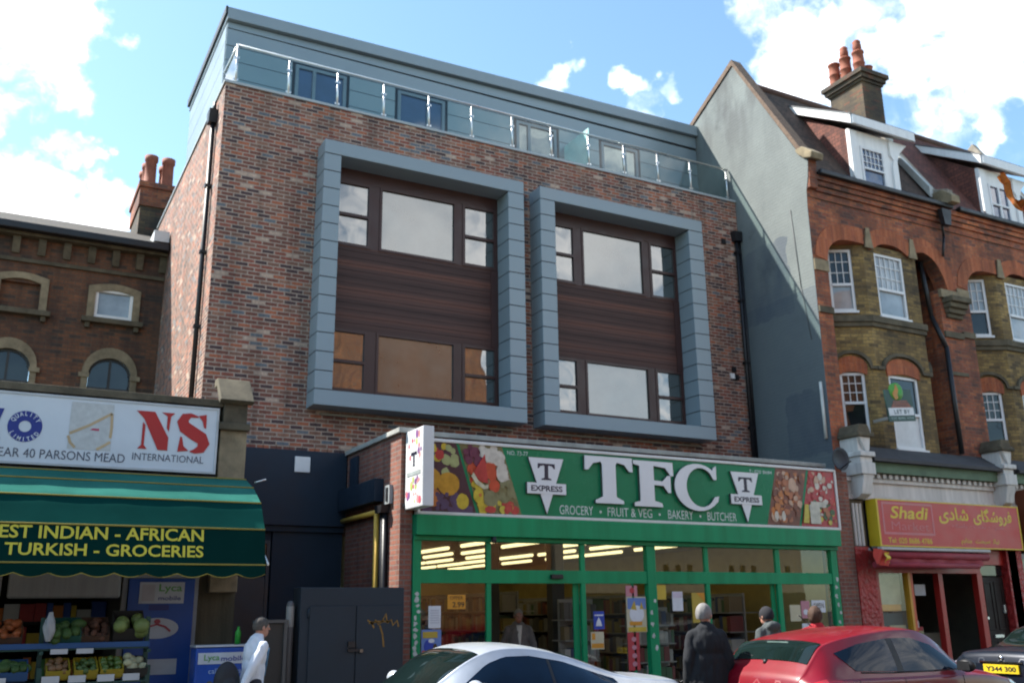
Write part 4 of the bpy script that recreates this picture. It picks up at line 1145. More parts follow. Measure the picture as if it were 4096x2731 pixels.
def Fpoly(x0, x1, z0, z1):
    w_ = x1-x0; h = z1-z0; X = lambda f: x0+w_*f; Z = lambda f: z0+h*f
    return [(X(.0), Z(1)), (X(.99), Z(1)), (X(1), Z(.70)), (X(.93), Z(.70)), (X(.80), Z(.87)), (X(.50), Z(.90)), (X(.50), Z(.58)), (X(.72), Z(.57)), (X(.85), Z(.70)), (X(.92), Z(.70)), (X(.92), Z(.32)), (X(.85), Z(.32)), (X(.74), Z(.47)), (X(.50), Z(.48)),
            (X(.50), Z(.13)), (X(.68), Z(.085)), (X(.70), Z(0)), (X(.0), Z(0)), (X(.0), Z(.075)), (X(.15), Z(.12)), (X(.15), Z(.88)), (X(.0), Z(.92))]
def Cpoly(x0, x1, z0, z1, n=26):
    w_ = x1-x0; h = z1-z0; cx, cz = x0+w_*.53, (z0+z1)/2
    o = []; i_ = []
    for k in range(n+1):
        a = radians(48+(322-48)*k/n)
        o.append((cx+w_*.53*cos(a), cz+h*.5*sin(a)))
        i_.append((cx+w_*.07+w_*.335*cos(a), cz+h*.415*sin(a)))
    return [(x1-.03, z1-.02), (x1-.035, cz+h*.18), (x1-.10, cz+h*.18)] + [i_[0]] + i_ + [(x1-.09, cz-h*.19), (x1, cz-h*.17), (x1-.03, cz-h*.30)] + o[::-1] + [(x1-.10, z1-.06)]
def letter(poly, nm='letter', d=.07):
    q = B(LET); q.prism(poly, 'y', MY-d, MY-d+.012)
    q.m(RIM); q.prism(poly, 'y', MY-d+.0125, MY-.001)
    q.build(nm, ms)
letter(Tpoly(8.65, 9.62, 3.43, 4.215))
letter(Fpoly(9.64, 10.49, 3.41, 4.195))
letter(Cpoly(10.51, 11.49, 3.375, 4.21))
INKB = M('black_sign_vinyl', (.02, .018, .04), rough=.4)
for (x0, x1) in ((7.55, 8.28), (11.78, 12.51)):
    cx = (x0+x1)/2
    q = B(LET); q.prism([(cx-.33, 4.12), (cx+.33, 4.12), (cx, 3.22)], 'y', MY-.05, MY-.041); q.box(x0, x1, MY-.058, MY-.051, 3.535, 3.71)
    q.m(RIM); q.prism([(cx-.335, 4.125), (cx+.335, 4.125), (cx, 3.21)], 'y', MY-.0405, MY-.001); q.box(x0-.005, x1+.005, MY-.0405, MY-.002, 3.53, 3.715)
    q.build('logo', ms)
    q = B(INKB); q.prism(Tpoly(cx-.165, cx+.165, 3.76, 4.03, st=.22), 'y', MY-.0525, MY-.0505); text(q, 'EXPRESS', x0+.07, x1-.07, 3.575, 3.67, MY-.0595, bold=.03)
    q.build('logo_print', ms)
q = B(M('sign_white_vinyl', (.55, .60, .58), rough=.45))
for s, a, c in (('GROCERY', 8.18, 8.83), ('FRUIT & VEG', 9.12, 10.04), ('BAKERY', 10.38, 10.93), ('BUTCHER', 11.25, 11.92)):
    q = B(MATS['sign_white_vinyl']); text(q, s, a, c, 3.225, 3.375, MY-.002); q.build('department_name', ms)
q = B(MATS['sign_white_vinyl'])
for x in (8.98, 10.2, 11.09): q.disc((x, 3.29), .022, .022, MY-.002, 10)
q.build('dot', ms); q = B(MATS['sign_white_vinyl'])
text(q, 'NO. 73-77', 7.22, 7.60, 4.14, 4.21, MY-.002)
q.build('small_print', ms); q = B(MATS['sign_white_vinyl'])
text(q, 'T: 020 8684', 12.30, 12.86, 4.13, 4.19, MY-.002)
q.build('small_print', ms)
FD = {n: M('food_'+n, c, rough=.4, var=.28, scale=9) for n, c in dict(aubergine=(.05, .015, .025), orange=(.48, .24, .015), peach=(.46, .15, .03), grape=(.075, .045, .10), pine=(.52, .38, .03), lettuce=(.32, .34, .14), lime=(.16, .27, .03), berry=(.12, .02, .05), melon=(.42, .035, .03), rind=(.50, .47, .32), tomato=(.48, .06, .02), cauli=(.55, .50, .42), art=(.20, .19, .09), broc=(.17, .15, .06), straw=(.45, .05, .04), meat=(.36, .12, .05), char=(.16, .045, .025), fat=(.50, .32, .22), raw=(.38, .035, .04), jar=(.48, .46, .38), mustard=(.50, .40, .05), herb=(.05, .09, .03)).items()}
BLOBN = [0]
def blob(q, m_, x, z, rx, rz, lev, n=14, jag=.12, rsd=BLOBN):
    rsd[0] += 1; rr = random.Random(rsd[0]+int(x*977))
    q.m(FD[m_]); pts = []
    for i in range(n):
        k = 1+rr.uniform(-jag, jag); pts.append((x+rx*k*cos(2*pi*i/n), MY-.0015-.00016*rsd[0], z+rz*k*sin(2*pi*i/n)))
    q.add(pts, [list(range(n))])
def clip_left(z):  # slanting edges of the pictures
    return 7.13+(4.25-z)*.33
BLOBN[0] = 0; q = B(FD['aubergine']); q.prism([(5.705, 3.19), (5.705, 4.26), (6.31, 4.26), (6.66, 3.19)], 'y', MY-.0015, MY-.0005)
rr = random.Random(5)
def inside_l(x, z, rx): return x+rx < 6.31+(4.26-z)*.327 and x-rx > 5.70
for i in range(70):
    x, z = rr.uniform(5.72, 6.6), rr.uniform(3.2, 4.22)
    if z > 3.98: m_ = rr.choice(['lime', 'pine', 'lettuce', 'melon'])
    elif z > 3.7 and x > 6.1: m_ = 'lettuce'
    elif z < 3.45: m_ = 'grape'
    else: continue
    r = rr.uniform(.035, .08)
    if inside_l(x, z-r, r): blob(q, m_, x, z, r, r, 1+i % 4)
for (m_, x, z, rx, rz) in (('orange', 5.90, 3.68, .15, .17), ('orange', 6.18, 3.62, .19, .18), ('peach', 5.93, 3.40, .12, .14), ('pine', 6.42, 3.36, .11, .12)):
    blob(q, m_, x, z, rx, rz, 5, 20, .03)
for i in range(26): blob(q, 'grape', rr.uniform(5.95, 6.32), rr.uniform(3.22, 3.46), .035, .038, 6+i % 3, 10, .05)
q.build('fruit_picture', ms)
BLOBN[0] = 0; q = B(FD['broc']); q.prism([(6.36, 4.26), (7.12, 4.26), (7.47, 3.19), (6.71, 3.19)], 'y', MY-.0015, MY-.0005)
def inside_m(x, z, rx): 
    l = 6.36+(4.26-z)*.327; return l < x-rx and x+rx < l+.76
for i in range(150):
    z = rr.uniform(3.22, 4.23); l = 6.36+(4.26-z)*.327; x = l+rr.uniform(.03, .73); f = (x-l)/.76
    m_ = ('berry' if f < .42 else 'cauli') if z > 3.98 else (('tomato' if f < .75 else 'cauli') if z > 3.68 else (('pine' if f < .22 else 'art') if z > 3.40 else ('pine' if f < .25 else rr.choice(['art', 'broc', 'straw', 'mustard']))))
    r = rr.uniform(.03, .075)
    if inside_m(x, z, r): blob(q, m_, x, z, r, r*1.05, 1+i % 4)
for (m_, x, z, rx, rz) in (('cauli', 6.90, 4.11, .17, .11), ('tomato', 6.88, 3.86, .12, .13), ('tomato', 6.97, 3.62, .10, .10), ('cauli', 7.11, 3.84, .10, .15), ('art', 6.90, 3.42, .12, .13), ('straw', 6.90, 3.25, .10, .055)):
    blob(q, m_, x, z, rx, rz, 6, 18, .05)
q.m(FD['rind']); q.prism([(6.60, 3.82), (6.68, 3.70), (6.80, 3.62), (6.86, 3.64), (6.86, 3.58), (6.78, 3.56), (6.64, 3.64), (6.56, 3.76)], 'y', MY-.034, MY-.033)
q.m(FD['melon']); q.prism([(6.60, 3.82), (6.80, 4.12), (6.86, 3.65), (6.72, 3.69)], 'y', MY-.034, MY-.0329)
blob(q, 'pine', 6.69, 3.46, .09, .12, 7, 18, .03); blob(q, 'peach', 6.72, 3.47, .03, .03, 8)
q.build('vegetable_picture', ms)
BLOBN[0] = 0; q = B(FD['char']); q.prism([(12.96, 4.26), (13.74, 4.26), (13.44, 3.19), (12.65, 3.19)], 'y', MY-.0015, MY-.0005)
for i in range(130):
    z = rr.uniform(3.25, 4.2); l = 12.65+(z-3.19)*.29; x = l+rr.uniform(.06, .72); r = rr.uniform(.03, .075)
    if l < x-r and x+r < l+.78: blob(q, rr.choice(['meat', 'meat', 'fat', 'char', 'peach']), x, z, r, r*rr.uniform(.7, 1.3), 1+i % 4)
for x, z in ((12.88, 3.36), (13.05, 3.36)): blob(q, 'cauli', x, z, .05, .09, 6)
blob(q, 'fat', 13.33, 3.95, .10, .13, 6)
q.build('grill_picture', ms)
BLOBN[0] = 0; q = B(FD['raw']); q.prism([(13.80, 4.26), (14.45, 4.26), (14.45, 3.19), (13.50, 3.19)], 'y', MY-.0015, MY-.0005)
for i in range(110):
    z = rr.uniform(3.25, 4.2); l = 13.50+(z-3.19)*.28; x = rr.uniform(l+.05, 14.4); r = rr.uniform(.025, .07)
    if l < x-r and x+r < 14.45: blob(q, rr.choice(['raw', 'raw', 'fat', 'melon', 'cauli']) if z > 3.65 else rr.choice(['mustard', 'jar', 'raw', 'herb', 'meat']), x, z, r, r*rr.uniform(.6, 1.3), 1+i % 4)
q.m(FD['jar']); q.box(13.72, 13.98, MY-.030, MY-.0295, 3.24, 3.60); q.box(13.76, 14.08, MY-.031, MY-.0305, 3.56, 3.66); q.m(FD['mustard']); q.prism([(13.53, 3.25), (13.60, 3.60), (13.70, 3.60), (13.68, 3.25)], 'y', MY-.030, MY-.0295)
q.build('meat_picture', ms)

# projecting light box at the left end
pl = thing('projecting_sign', 'narrow white box sign with red printed sides at the left end of the green sign', 'sign', (5.58, 13.3, 3.2))
b = B(M('lightbox_edge', (.60, .60, .60), rough=.4, var=.06)); b.box(5.49, 5.665, 12.98, 13.66, 3.20, 4.38); b.build('box', pl, bevel=.008)
b = B(M('lightbox_face', (.70, .70, .68), rough=.4, var=.05)); b.face((5.487, 13.0, 3.22), (5.487, 13.64, 3.22), (5.487, 13.64, 4.36), (5.487, 13.0, 4.36))
rr = random.Random(8)
PKS = [M('box_print_'+n, c, rough=.5) for n, c in (('pink', (.55, .10, .14)), ('purple', (.20, .08, .22)), ('lime', (.35, .42, .10)), ('rose', (.55, .25, .25)))]
for i in range(34):
    y, z = rr.uniform(13.05, 13.6), rr.choice([rr.uniform(3.26, 3.62), rr.uniform(3.95, 4.3)])
    if abs(y-13.32) < .14 and z > 3.9 and z < 4.1: continue
    r = rr.uniform(.02, .06); b.m(PKS[i % 4]); n = 9
    b.add([(5.4865-.00013*i, y+r*cos(2*pi*k/n), z+r*1.3*sin(2*pi*k/n)) for k in range(n)], [list(range(n))])
b.m(INKB); b.prism([(13.21, 4.03), (13.43, 4.03), (13.43, 3.98), (13.345, 3.99), (13.345, 3.84), (13.375, 3.82), (13.265, 3.82), (13.295, 3.84), (13.295, 3.99), (13.21, 3.98)], 'x', 5.4805, 5.4825)
b.m(M('box_band', (.30, .33, .32), rough=.5)); b.box(5.4805, 5.4825, 13.06, 13.58, 3.68, 3.74)
b.build('printed_face', pl, recalc=False)
b = B(BLACK); b.box(5.55, 5.62, 13.661, 13.70, 3.4, 3.46); b.box(5.55, 5.62, 13.661, 13.70, 4.1, 4.16); b.build('bracket', pl)

# cabinets on the pavement
CABM = M('cabinet_grey', (.022, .031, .042), rough=.5, var=.12, scale=1.5, ior=1.3)
cb = thing('utility_cabinet', 'large dark grey double door cabinet with orange graffiti on the pavement beside the shop', 'cabinet', (4.25, 12.45, .1))
b = B(CABM); b.box(3.56, 4.96, 12.31, 12.66, .1, 2.03); b.build('body', cb, bevel=.008)
b = B(CABM); b.box(3.68, 4.285, 12.292, 12.309, .2, 1.80); b.build('door', cb, bevel=.004)
b = B(CABM); b.box(4.305, 4.92, 12.292, 12.309, .2, 1.80); b.build('door', cb, bevel=.004)
b = B(BLACK); b.box(4.19, 4.285, 12.262, 12.291, 1.29, 1.36); b.box(4.19, 4.36, 12.262, 12.291, 1.235, 1.268); b.m(M('lock_brass', (.22, .17, .13), metal=.7)); b.box(4.345, 4.385, 12.25, 12.29, 1.225, 1.265); b.build('lock', cb)
for z in (.4, 1.65):
    b = B(CABM); b.cyl((3.665, 12.295, z), (3.665, 12.295, z+.12), .012); b.build('hinge', cb)
b = B(M('orange_graffiti', (.20, .105, .018), rough=.7, var=.5, scale=20))
for pl_ in ([(4.45, 1.62), (4.52, 1.57), (4.56, 1.62), (4.60, 1.56), (4.66, 1.61), (4.70, 1.70), (4.72, 1.58)], [(4.62, 1.55), (4.66, 1.44), (4.68, 1.28)], [(4.72, 1.58), (4.78, 1.62), (4.80, 1.55), (4.86, 1.61), (4.88, 1.53)], [(4.47, 1.58), (4.60, 1.60), (4.76, 1.60)], [(4.50, 1.60), (4.54, 1.52)]):
    b.prism(stroke(pl_, [.022]*len(pl_)), 'y', 12.2895, 12.2915)
b.build('graffiti', cb)
sc_ = thing('street_cabinet', 'narrow dark brown box on the pavement between the person in white and the big cabinet', 'cabinet', (3.22, 12.4, .1))
b = B(M('brown_cabinet', (.028, .025, .022), rough=.6, var=.25)); b.box(3.08, 3.38, 12.3, 12.62, .1, 1.60); b.build('body', sc_, bevel=.01)
b = B(M('brown_cabinet_trim', (.07, .07, .07), rough=.5)); b.box(3.05, 3.41, 12.27, 12.65, 1.602, 1.64); b.box(3.36, 3.40, 12.27, 12.299, .1, 1.6); b.build('trim', sc_)
bo = B(M('grey_bollard', (.10, .10, .105), rough=.5)); bo.lathe([(0, 0), (.05, 0), (.05, 1.72), (.035, 1.76), (0, 1.77)], (3.47, 12.44, .1), 14); bo.m(M('bollard_band', (.25, .25, .24))); bo.lathe([(.052, 1.45), (.052, 1.7)], (3.47, 12.44, .1), 14)
bo.build('post', label='slim grey post standing against the left side of the big cabinet', cat='post')

# ------------------------------------------------------------------ brick terrace on the right
TY = 14.05
LANDSCAPE = None
def gable_mat():
    m, t = newmat('painted_gable')
    tcn = t.add('ShaderNodeTexCoord').outputs['Object']
    s = t.add('ShaderNodeSeparateXYZ', ins={0: tcn})
    n = t.add('ShaderNodeTexNoise', ins={'Vector': tcn, 'Scale': .8, 'Detail': 8.0, 'Roughness': .65}).outputs['Fac']
    c = t.ramp(n, [(.28, (.085, .097, .097)), (.42, (.135, .152, .148)), (.66, (.165, .185, .178))])
    hi = t.add('ShaderNodeTexNoise', ins={'Vector': t.add('ShaderNodeMapping', ins={0: tcn, 3: (1, 2.0, .7)}).outputs[0], 'Scale': .9, 'Detail': 6.0}).outputs['Fac']
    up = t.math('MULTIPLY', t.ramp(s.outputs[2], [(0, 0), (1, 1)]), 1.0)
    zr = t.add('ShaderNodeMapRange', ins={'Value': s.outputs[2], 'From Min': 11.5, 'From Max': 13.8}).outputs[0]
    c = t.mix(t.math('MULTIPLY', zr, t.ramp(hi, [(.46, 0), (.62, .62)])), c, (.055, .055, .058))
    # repainted patches, a darker blue grey with straight edges
    rg_ = t.math('MULTIPLY', t.math('SUBTRACT', t.add('ShaderNodeTexNoise', ins={'Vector': tcn, 'Scale': 3.5, 'Detail': 6.0}).outputs['Fac'], .5), .35)
    sy_ = t.math('ADD', s.outputs[1], rg_); sz_ = t.math('ADD', s.outputs[2], rg_)
    def rect(y0, y1, z0, z1):
        a = t.math('MULTIPLY', t.math('GREATER_THAN', sy_, y0), t.math('LESS_THAN', sy_, y1))
        b_ = t.math('MULTIPLY', t.math('GREATER_THAN', sz_, z0), t.math('LESS_THAN', sz_, z1))
        return t.math('MULTIPLY', a, b_)
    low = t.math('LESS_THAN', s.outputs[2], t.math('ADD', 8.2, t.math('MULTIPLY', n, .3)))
    c = t.mix(t.math('MULTIPLY', low, .55), c, (.085, .108, .125))  # lower wall turned bluer: the shade there is put into the colour
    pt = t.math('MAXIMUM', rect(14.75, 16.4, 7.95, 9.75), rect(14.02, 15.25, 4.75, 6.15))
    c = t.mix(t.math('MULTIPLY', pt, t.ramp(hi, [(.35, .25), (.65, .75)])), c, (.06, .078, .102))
    bn = t.add('ShaderNodeTexNoise', ins={'Vector': tcn, 'Scale': 10.0, 'Detail': 5.0}).outputs['Fac']
    vec, _ = wallvec(t)
    bk = t.add('ShaderNodeTexBrick', ins={'Vector': vec, 'Scale': 1.0, 'Mortar Size': .012, 'Mortar Smooth': .5, 'Brick Width': .225, 'Row Height': .075}).outputs['Fac']
    bp = t.add('ShaderNodeBump', ins={'Strength': .4, 'Distance': .010, 'Height': t.math('SUBTRACT', bn, t.math('MULTIPLY', bk, .4))}).outputs[0]
    p = t.add('ShaderNodeBsdfPrincipled', ins={'Base Color': c, 'Roughness': .85, 'Normal': bp})
    o = t.add('ShaderNodeOutputMaterial'); t.l.new(p.outputs[0], o.inputs[0])
    return m
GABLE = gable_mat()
SASH_W = M('white_sash_paint', (.66, .67, .68), rough=.45, var=.08)
DORMW = M('dormer_white', (.72, .73, .73), rough=.5, var=.10, scale=4, streak=True)

def face_xf(p0, p1):
    """local frame whose X runs along a vertical face from p0 to p1 (plan), Y into the wall"""
    d = Vector((p1[0]-p0[0], p1[1]-p0[1], 0)).normalized()
    nrm = Vector((-d.y, d.x, 0))
    return Matrix(((d.x, nrm.x, 0, p0[0]), (d.y, nrm.y, 0, p0[1]), (0, 0, 1, 0), (0, 0, 0, 1)))

def curve(pts, n=10):
    """Catmull-Rom through 2D points"""
    out = []
    P = [pts[0]] + list(pts) + [pts[-1]]
    for i in range(1, len(P)-2):
        for k in range(n):
            u = k/n
            out.append(tuple(.5*((2*P[i][c]) + (-P[i-1][c]+P[i+1][c])*u + (2*P[i-1][c]-5*P[i][c]+4*P[i+1][c]-P[i+2][c])*u*u + (-P[i-1][c]+3*P[i][c]-3*P[i+1][c]+P[i+2][c])*u**3) for c in (0, 1)))
    out.append(tuple(pts[-1]))
    return out

def terrace(ox, first, label, tile, redtop):
    h = thing('terrace_house', label, 'house', (ox+17.2, TY, 0))
    X = lambda x: x+ox
    # red brick front with the arches cut out of its lower edge
    lowedge = curve([(15.42, 8.98), (15.50, 9.28), (15.75, 9.50), (16.10, 9.58), (16.62, 9.58)], 6)[:-1] + [(16.62, 9.58), (16.86, 9.50)] + \
        curve([(16.86, 9.50), (17.15, 9.66), (17.45, 9.70), (17.75, 9.66), (18.08, 9.50)], 5)[1:] + [(18.30, 9.58)] + curve([(18.30, 9.66), (18.62, 9.70), (18.95, 9.55), (19.18, 9.22), (19.30, 8.86)], 6)
    b = B(BRK_RED)
    b.prism([(X(x), z) for x, z in [(15.001, 10.6), (15.001, 8.98)] + lowedge + [(19.60, 8.86), (19.60, 10.6)]], 'y', TY, TY+.33)
    b.box(X(15.001), X(15.42), TY, TY+.79, 4.6, 8.979)
    b.box(X(18.96), X(19.60), TY, TY+.79, 4.6, 8.859)
    b.box(X(19.3), X(19.60), TY+.331, TY+.79, 8.861, 10.3)
    b.box(X(15.0), X(19.6), TY+.34, TY+.6, 10.3, 11.0)
    b.face((X(15.3), 14.85, 4.6), (X(19.5), 14.85, 4.6), (X(19.5), 14.85, 10.6), (X(15.3), 14.85, 10.6))
    b.build('wall', h)
    # corbelled brick cornice
    b = B(BRK_RED)
    b.box(X(15.0), X(19.6), TY-.03, TY-.001, 10.42, 10.50); b.box(X(15.0), X(19.6), TY-.05, TY+.33, 10.601, 10.72); b.box(X(15.0), X(19.6), TY-.10, TY+.33, 10.721, 10.83); b.box(X(15.0), X(19.6), TY-.15, TY+.33, 10.831, 10.95)
    b.build('cornice', h, bevel=.01)
    b = B(BLACK); b.box(X(15.24), X(19.6), TY-.27, TY-.151, 10.93, 11.04); b.build('gutter', h, bevel=.02)
    # gauged brick arches
    b = B(BRK_GAUGED)
    def band(pts, t_, a0=None):
        o = []
        for i in range(len(pts)):
            a = Vector(pts[max(0, i-1)]); c = Vector(pts[min(len(pts)-1, i+1)]); d = (c-a).normalized(); n_ = Vector((-d.y, d.x))
            o.append(tuple(Vector(pts[i])+n_*t_))
        return pts + o[::-1]
    a1 = curve([(15.42, 8.98), (15.50, 9.28), (15.75, 9.50), (16.10, 9.58), (16.60, 9.58)], 6)
    a2 = curve([(16.90, 9.52), (17.15, 9.66), (17.45, 9.70), (17.75, 9.66), (18.04, 9.52)], 6)
    a3 = curve([(18.34, 9.66), (18.62, 9.70), (18.95, 9.55), (19.18, 9.22), (19.30, 8.86)], 6)
    for a_ in (a1, a2, a3):
        b.prism([(X(x), z) for x, z in band(a_, .36)], 'y', TY-.018, TY-.001)
    build_each(b, 'arch', h)
    b = B(STONE)
    for cx, z in ((16.75, 9.50), (18.19, 9.48)): b.prism([(X(cx-.13), z), (X(cx+.13), z), (X(cx+.05), z+.48), (X(cx-.05), z+.48)], 'y', TY-.05, TY-.019)
    b.box(X(15.001), X(15.43), TY-.03, TY-.001, 8.72, 8.97); b.box(X(18.95), X(19.6), TY-.08, TY-.001, 8.66, 8.855)
    build_each(b, 'keystone', h)
    b = B(STONE_D)
    for z0_, z1_, y_ in ((8.52, 8.66, .30), (8.40, 8.52, .22), (8.28, 8.40, .14), (8.18, 8.28, .07)): b.box(X(19.12-y_*.3), X(19.62+y_*.3), TY-y_, TY-.001, z0_, z1_-.002)
    b.build('corbel', h, bevel=.02)
    # canted bay in yellow stock brick
    pl = [(15.42, 14.75), (16.62, 14.10), (18.34, 14.10), (18.96, 14.75)]
    P = [(X(x), y) for x, y in pl]
    wf = (16.97-16.62, 17.90-16.62); L0 = sqrt(1.2**2+.65**2); wl = (.40*L0, .80*L0)
    b = B(BRK_YEL)
    for k, hs in ((0, [(wl[0], wl[1], 8.02, 9.48), (wl[0], wl[1], 5.28, 6.62)]), (1, [(wf[0], wf[1], 7.96, 9.46), (wf[0], wf[1], 4.98, 6.60)]), (2, [])):
        b.xf = face_xf(P[k], P[k+1]); ln = (Vector(P[k+1])-Vector(P[k])).length
        holed(b, 0, ln, 4.6, 9.62, hs, 0, .12)
    b.xf = None
    b.build('bay', h, recalc=False)
    # stone sill course and lower hood course following the bay
    b = B(STONE_D)
    for k in range(3):
        b.xf = face_xf(P[k], P[k+1]); ln = (Vector(P[k+1])-Vector(P[k])).length
        b.box(-.02, ln+.02, -.09, -.001, 7.76, 7.90); b.box(-.02, ln+.02, -.05, -.001, 7.66, 7.759)
        w0, w1 = (wl if k == 0 else wf) if k < 2 else (.2, .5)
        cxw = (w0+w1)/2; r = (w1-w0)/2+.16
        hood = [(0, 6.72)] + [(cxw+r*cos(pi*(1-i/10)), 6.72+.36*sin(pi*i/10)) for i in range(11)] + [(ln, 6.72)]
        if k == 0: hood = [p for p in hood if p[0] >= 0]
        b.prism(stroke(hood, [.075]*len(hood)), 'y', -.07, -.001)
    b.xf = None
    b.box(X(15.0), X(15.42), TY-.05, TY-.001, 7.76, 7.90); b.box(X(18.96), X(19.6), TY-.05, TY-.001, 7.70, 7.84); b.box(X(18.96), X(19.6), TY-.03, TY-.001, 6.80, 6.88)
    b.build('string_course', h)
    b = B(BRK_GAUGED)
    for k, (w0, w1) in ((0, wl), (1, wf)):
        b.xf = face_xf(P[k], P[k+1]); c_ = (w0+w1)/2; r = (w1-w0)/2+.07
        top = [(c_+r*cos(pi*(1-i/10)), 6.74+.25*sin(pi*i/10)) for i in range(11)]
        bot = [(c_+(r-.02)*(1-2*i/10), 6.56+.08*sin(pi*i/10)) for i in range(11)]
        b.prism(top+bot, 'y', -.03, -.001)
    b.xf = None
    build_each(b, 'window_head', h)
    # sashes
    def win(k, w0, w1, z0, z1, gl, gl2=None, bars=0, frac=.43):
        f = B(SASH_W); f.xf = face_xf(P[k], P[k+1]); wd = .06; y = .05
        f.frame(w0, w1, z0, z1, wd, y-.03, y+.05)
        zm = z0+(z1-z0)*frac
        f.box(w0+wd, w1-wd, y-.045, y+.04, zm-.03, zm+.03)
        f.box(w0-.03, w1+.03, -.05, .0, z0-.05, z0)
        # shaped head filling the segmental opening
        if bars:
            for i in range(1, bars):
                xx = w0+wd+(w1-w0-2*wd)*i/bars; f.box(xx-.009, xx+.009, y-.01, y+.02, zm+.03, z1-wd)
            for i in range(1, 3):
                q_ = zm+.03+(z1-wd-zm)*i/3; f.box(w0+wd, w1-wd, y-.009, y+.019, q_-.009, q_+.009)
        o = f.build('window', h)
        for a, c, q in ((z0+wd, zm-.03, gl2 or gl), (zm+.03, z1-wd, gl)):
            g = B(q); g.xf = f.xf; g.face((w0+wd, y+.012, a), (w1-wd, y+.012, a), (w1-wd, y+.012, c), (w0+wd, y+.012, c)); g.build('pane', o)
    win(1, wf[0], wf[1], 7.96, 9.46, GLASS_NET, GLASS_NET, 5)
    win(0, wl[0], wl[1], 8.02, 9.48, GLASS_HOUSE if first else GLASS_NET, GLASS_NET if first else GLASS_HOUSE, 3)
    win(1, wf[0], wf[1], 4.98, 6.60, GLASS_HOUSE if first else GLASS_NET, M('white_blind', (.60, .62, .62), rough=.6) if first else None, 0, .48)
    win(0, wl[0], wl[1], 5.28, 6.62, GLASS_HOUSE, GLASS_HOUSE, 3, .5)
    # downpipe in the recess
    b = B(BLACK); b.tube([(X(18.78), 14.30, 9.6), (X(18.80), 14.20, 8.2), (X(18.84), TY-.10, 7.4), (X(18.86), TY-.10, 4.95)], .055, 10)
    b.tube([(X(19.28), TY-.12, 10.75), (X(19.30), TY-.10, 10.2), (X(19.2), TY-.08, 9.7)], .03, 8)
    b.build('downpipe', h)
    b = B(BLACK); b.prism([(X(19.18), 10.45), (X(19.40), 10.45), (X(19.46), 10.85), (X(19.12), 10.85)], 'y', TY-.28, TY-.16); b.build('hopper', h)
    # roof
    b = B(tile)
    b.prism([(TY-.16, 11.0), (TY+.0, 11.03), (16.02, 14.34), (19.8, 11.9), (19.8, 11.7), (16.02, 14.1), (TY+.1, 10.96)], 'x', X(15.24), X(19.6))
    b.build('roof', h)
    b = B(M('ridge_tile', (.09, .05, .038), rough=.8, var=.35, scale=8)); b.cyl((X(15.24), 16.02, 14.33), (X(19.6), 16.02, 14.33), .10, n=10); b.build('ridge', h)
    # shed dormer
    b = B(DORMW)
    DX0, DX1, DY = X(16.64), X(18.14), 14.12
    W0, W1, ZB, ZW, ZT = X(16.96), X(17.74), 11.10, 12.14, 12.52
    b.box(DX0, W0, DY, DY+.08, ZB, ZT); b.box(W1, DX1, DY, DY+.08, ZB, ZT)
    b.box(W0, W1, DY, DY+.08, ZW, ZT); b.box(W0, W1, DY, DY+.08, ZB, ZB+.07)
    b.prism([(DX0-.02, ZT-.05), (DX0+.20, ZT-.05), (DX0+.20, ZT-.42), (DX0+.10, ZT-.54), (DX0+.16, ZT-.72), (DX0+.16, ZB+.12), (DX0+.26, ZB), (DX0+.08, ZB+.04), (DX0-.02, ZB+.20)], 'y', DY-.05, DY-.001)
    b.prism([(DX1+.02, ZT-.05), (DX1-.20, ZT-.05), (DX1-.20, ZT-.42), (DX1-.10, ZT-.54), (DX1-.16, ZT-.72), (DX1-.16, ZB+.12), (DX1-.02, ZB), (DX1+.02, ZB+.04)], 'y', DY-.05, DY-.001)
    b.prism([(DX1+.02, ZT-.04), (DX1+.42, ZT-.04), (DX1+.14, ZT-.30), (DX1+.02, ZT-.55)], 'y', DY-.04, DY+.02)
    dm = b.build('dormer', h)
    f = B(SASH_W); f.frame(W0, W1, ZB+.07, ZW, .06, DY-.02, DY+.05); f.box(W0+.06, W1-.06, DY-.03, DY+.05, 11.56, 11.61)
    if first:
        for i in range(1, 5): f.box(W0+.06+.66*i/5-.009, W0+.06+.66*i/5+.009, DY-.005, DY+.03, 11.61, ZW-.06)
        for z in (11.76, 11.92): f.box(W0+.06, W1-.06, DY-.004, DY+.03, z-.009, z+.009)
    else: f.box((W0+W1)/2-.035, (W0+W1)/2+.035, DY-.02, DY+.05, ZB+.13, ZW-.06)
    f.build('dormer_window', dm)
    g = B(GLASS_SKY_TINT); g.face((W0+.06, DY+.02, ZB+.13), (W1-.06, DY+.02, ZB+.13), (W1-.06, DY+.02, ZW-.06), (W0+.06, DY+.02, ZW-.06)); g.build('pane', dm)
    prof = [(DY+.081, 10.97), (DY+.081, ZT), (15.66, 13.60), (15.66, 13.35)]
    b = B(TILE_RED); b.prism(prof, 'x', DX0, DX0+.10); b.build('cheek', dm)
    b = B(TILE_RED); b.prism(prof, 'x', DX1-.10, DX1); b.build('cheek', dm)
    b = B(DORMW)
    xa, xb = X(16.50), X(18.66)
    fp = [(DY-.22, ZT), (DY-.22, ZT+.22), (15.72, 13.86), (15.72, 13.66)]
    b.prism(fp, 'x', xa, xa+.04); b.prism(fp, 'x', xb-.04, xb)
    b.box(xa+.04, xb-.04, DY-.26, DY-.20, ZT, ZT+.22); b.prism([(DY-.20, ZT+.01), (DY-.20, ZT+.05), (15.70, 13.67), (15.70, 13.63)], 'x', xa+.04, xb-.04)
    b.build('dormer_fascia', dm)
    b = B(LEAD); b.prism([(DY-.24, ZT+.221), (DY-.24, ZT+.25), (15.74, 13.90), (15.74, 13.866)], 'x', xa-.01, xb+.01); b.build('dormer_roof', dm)
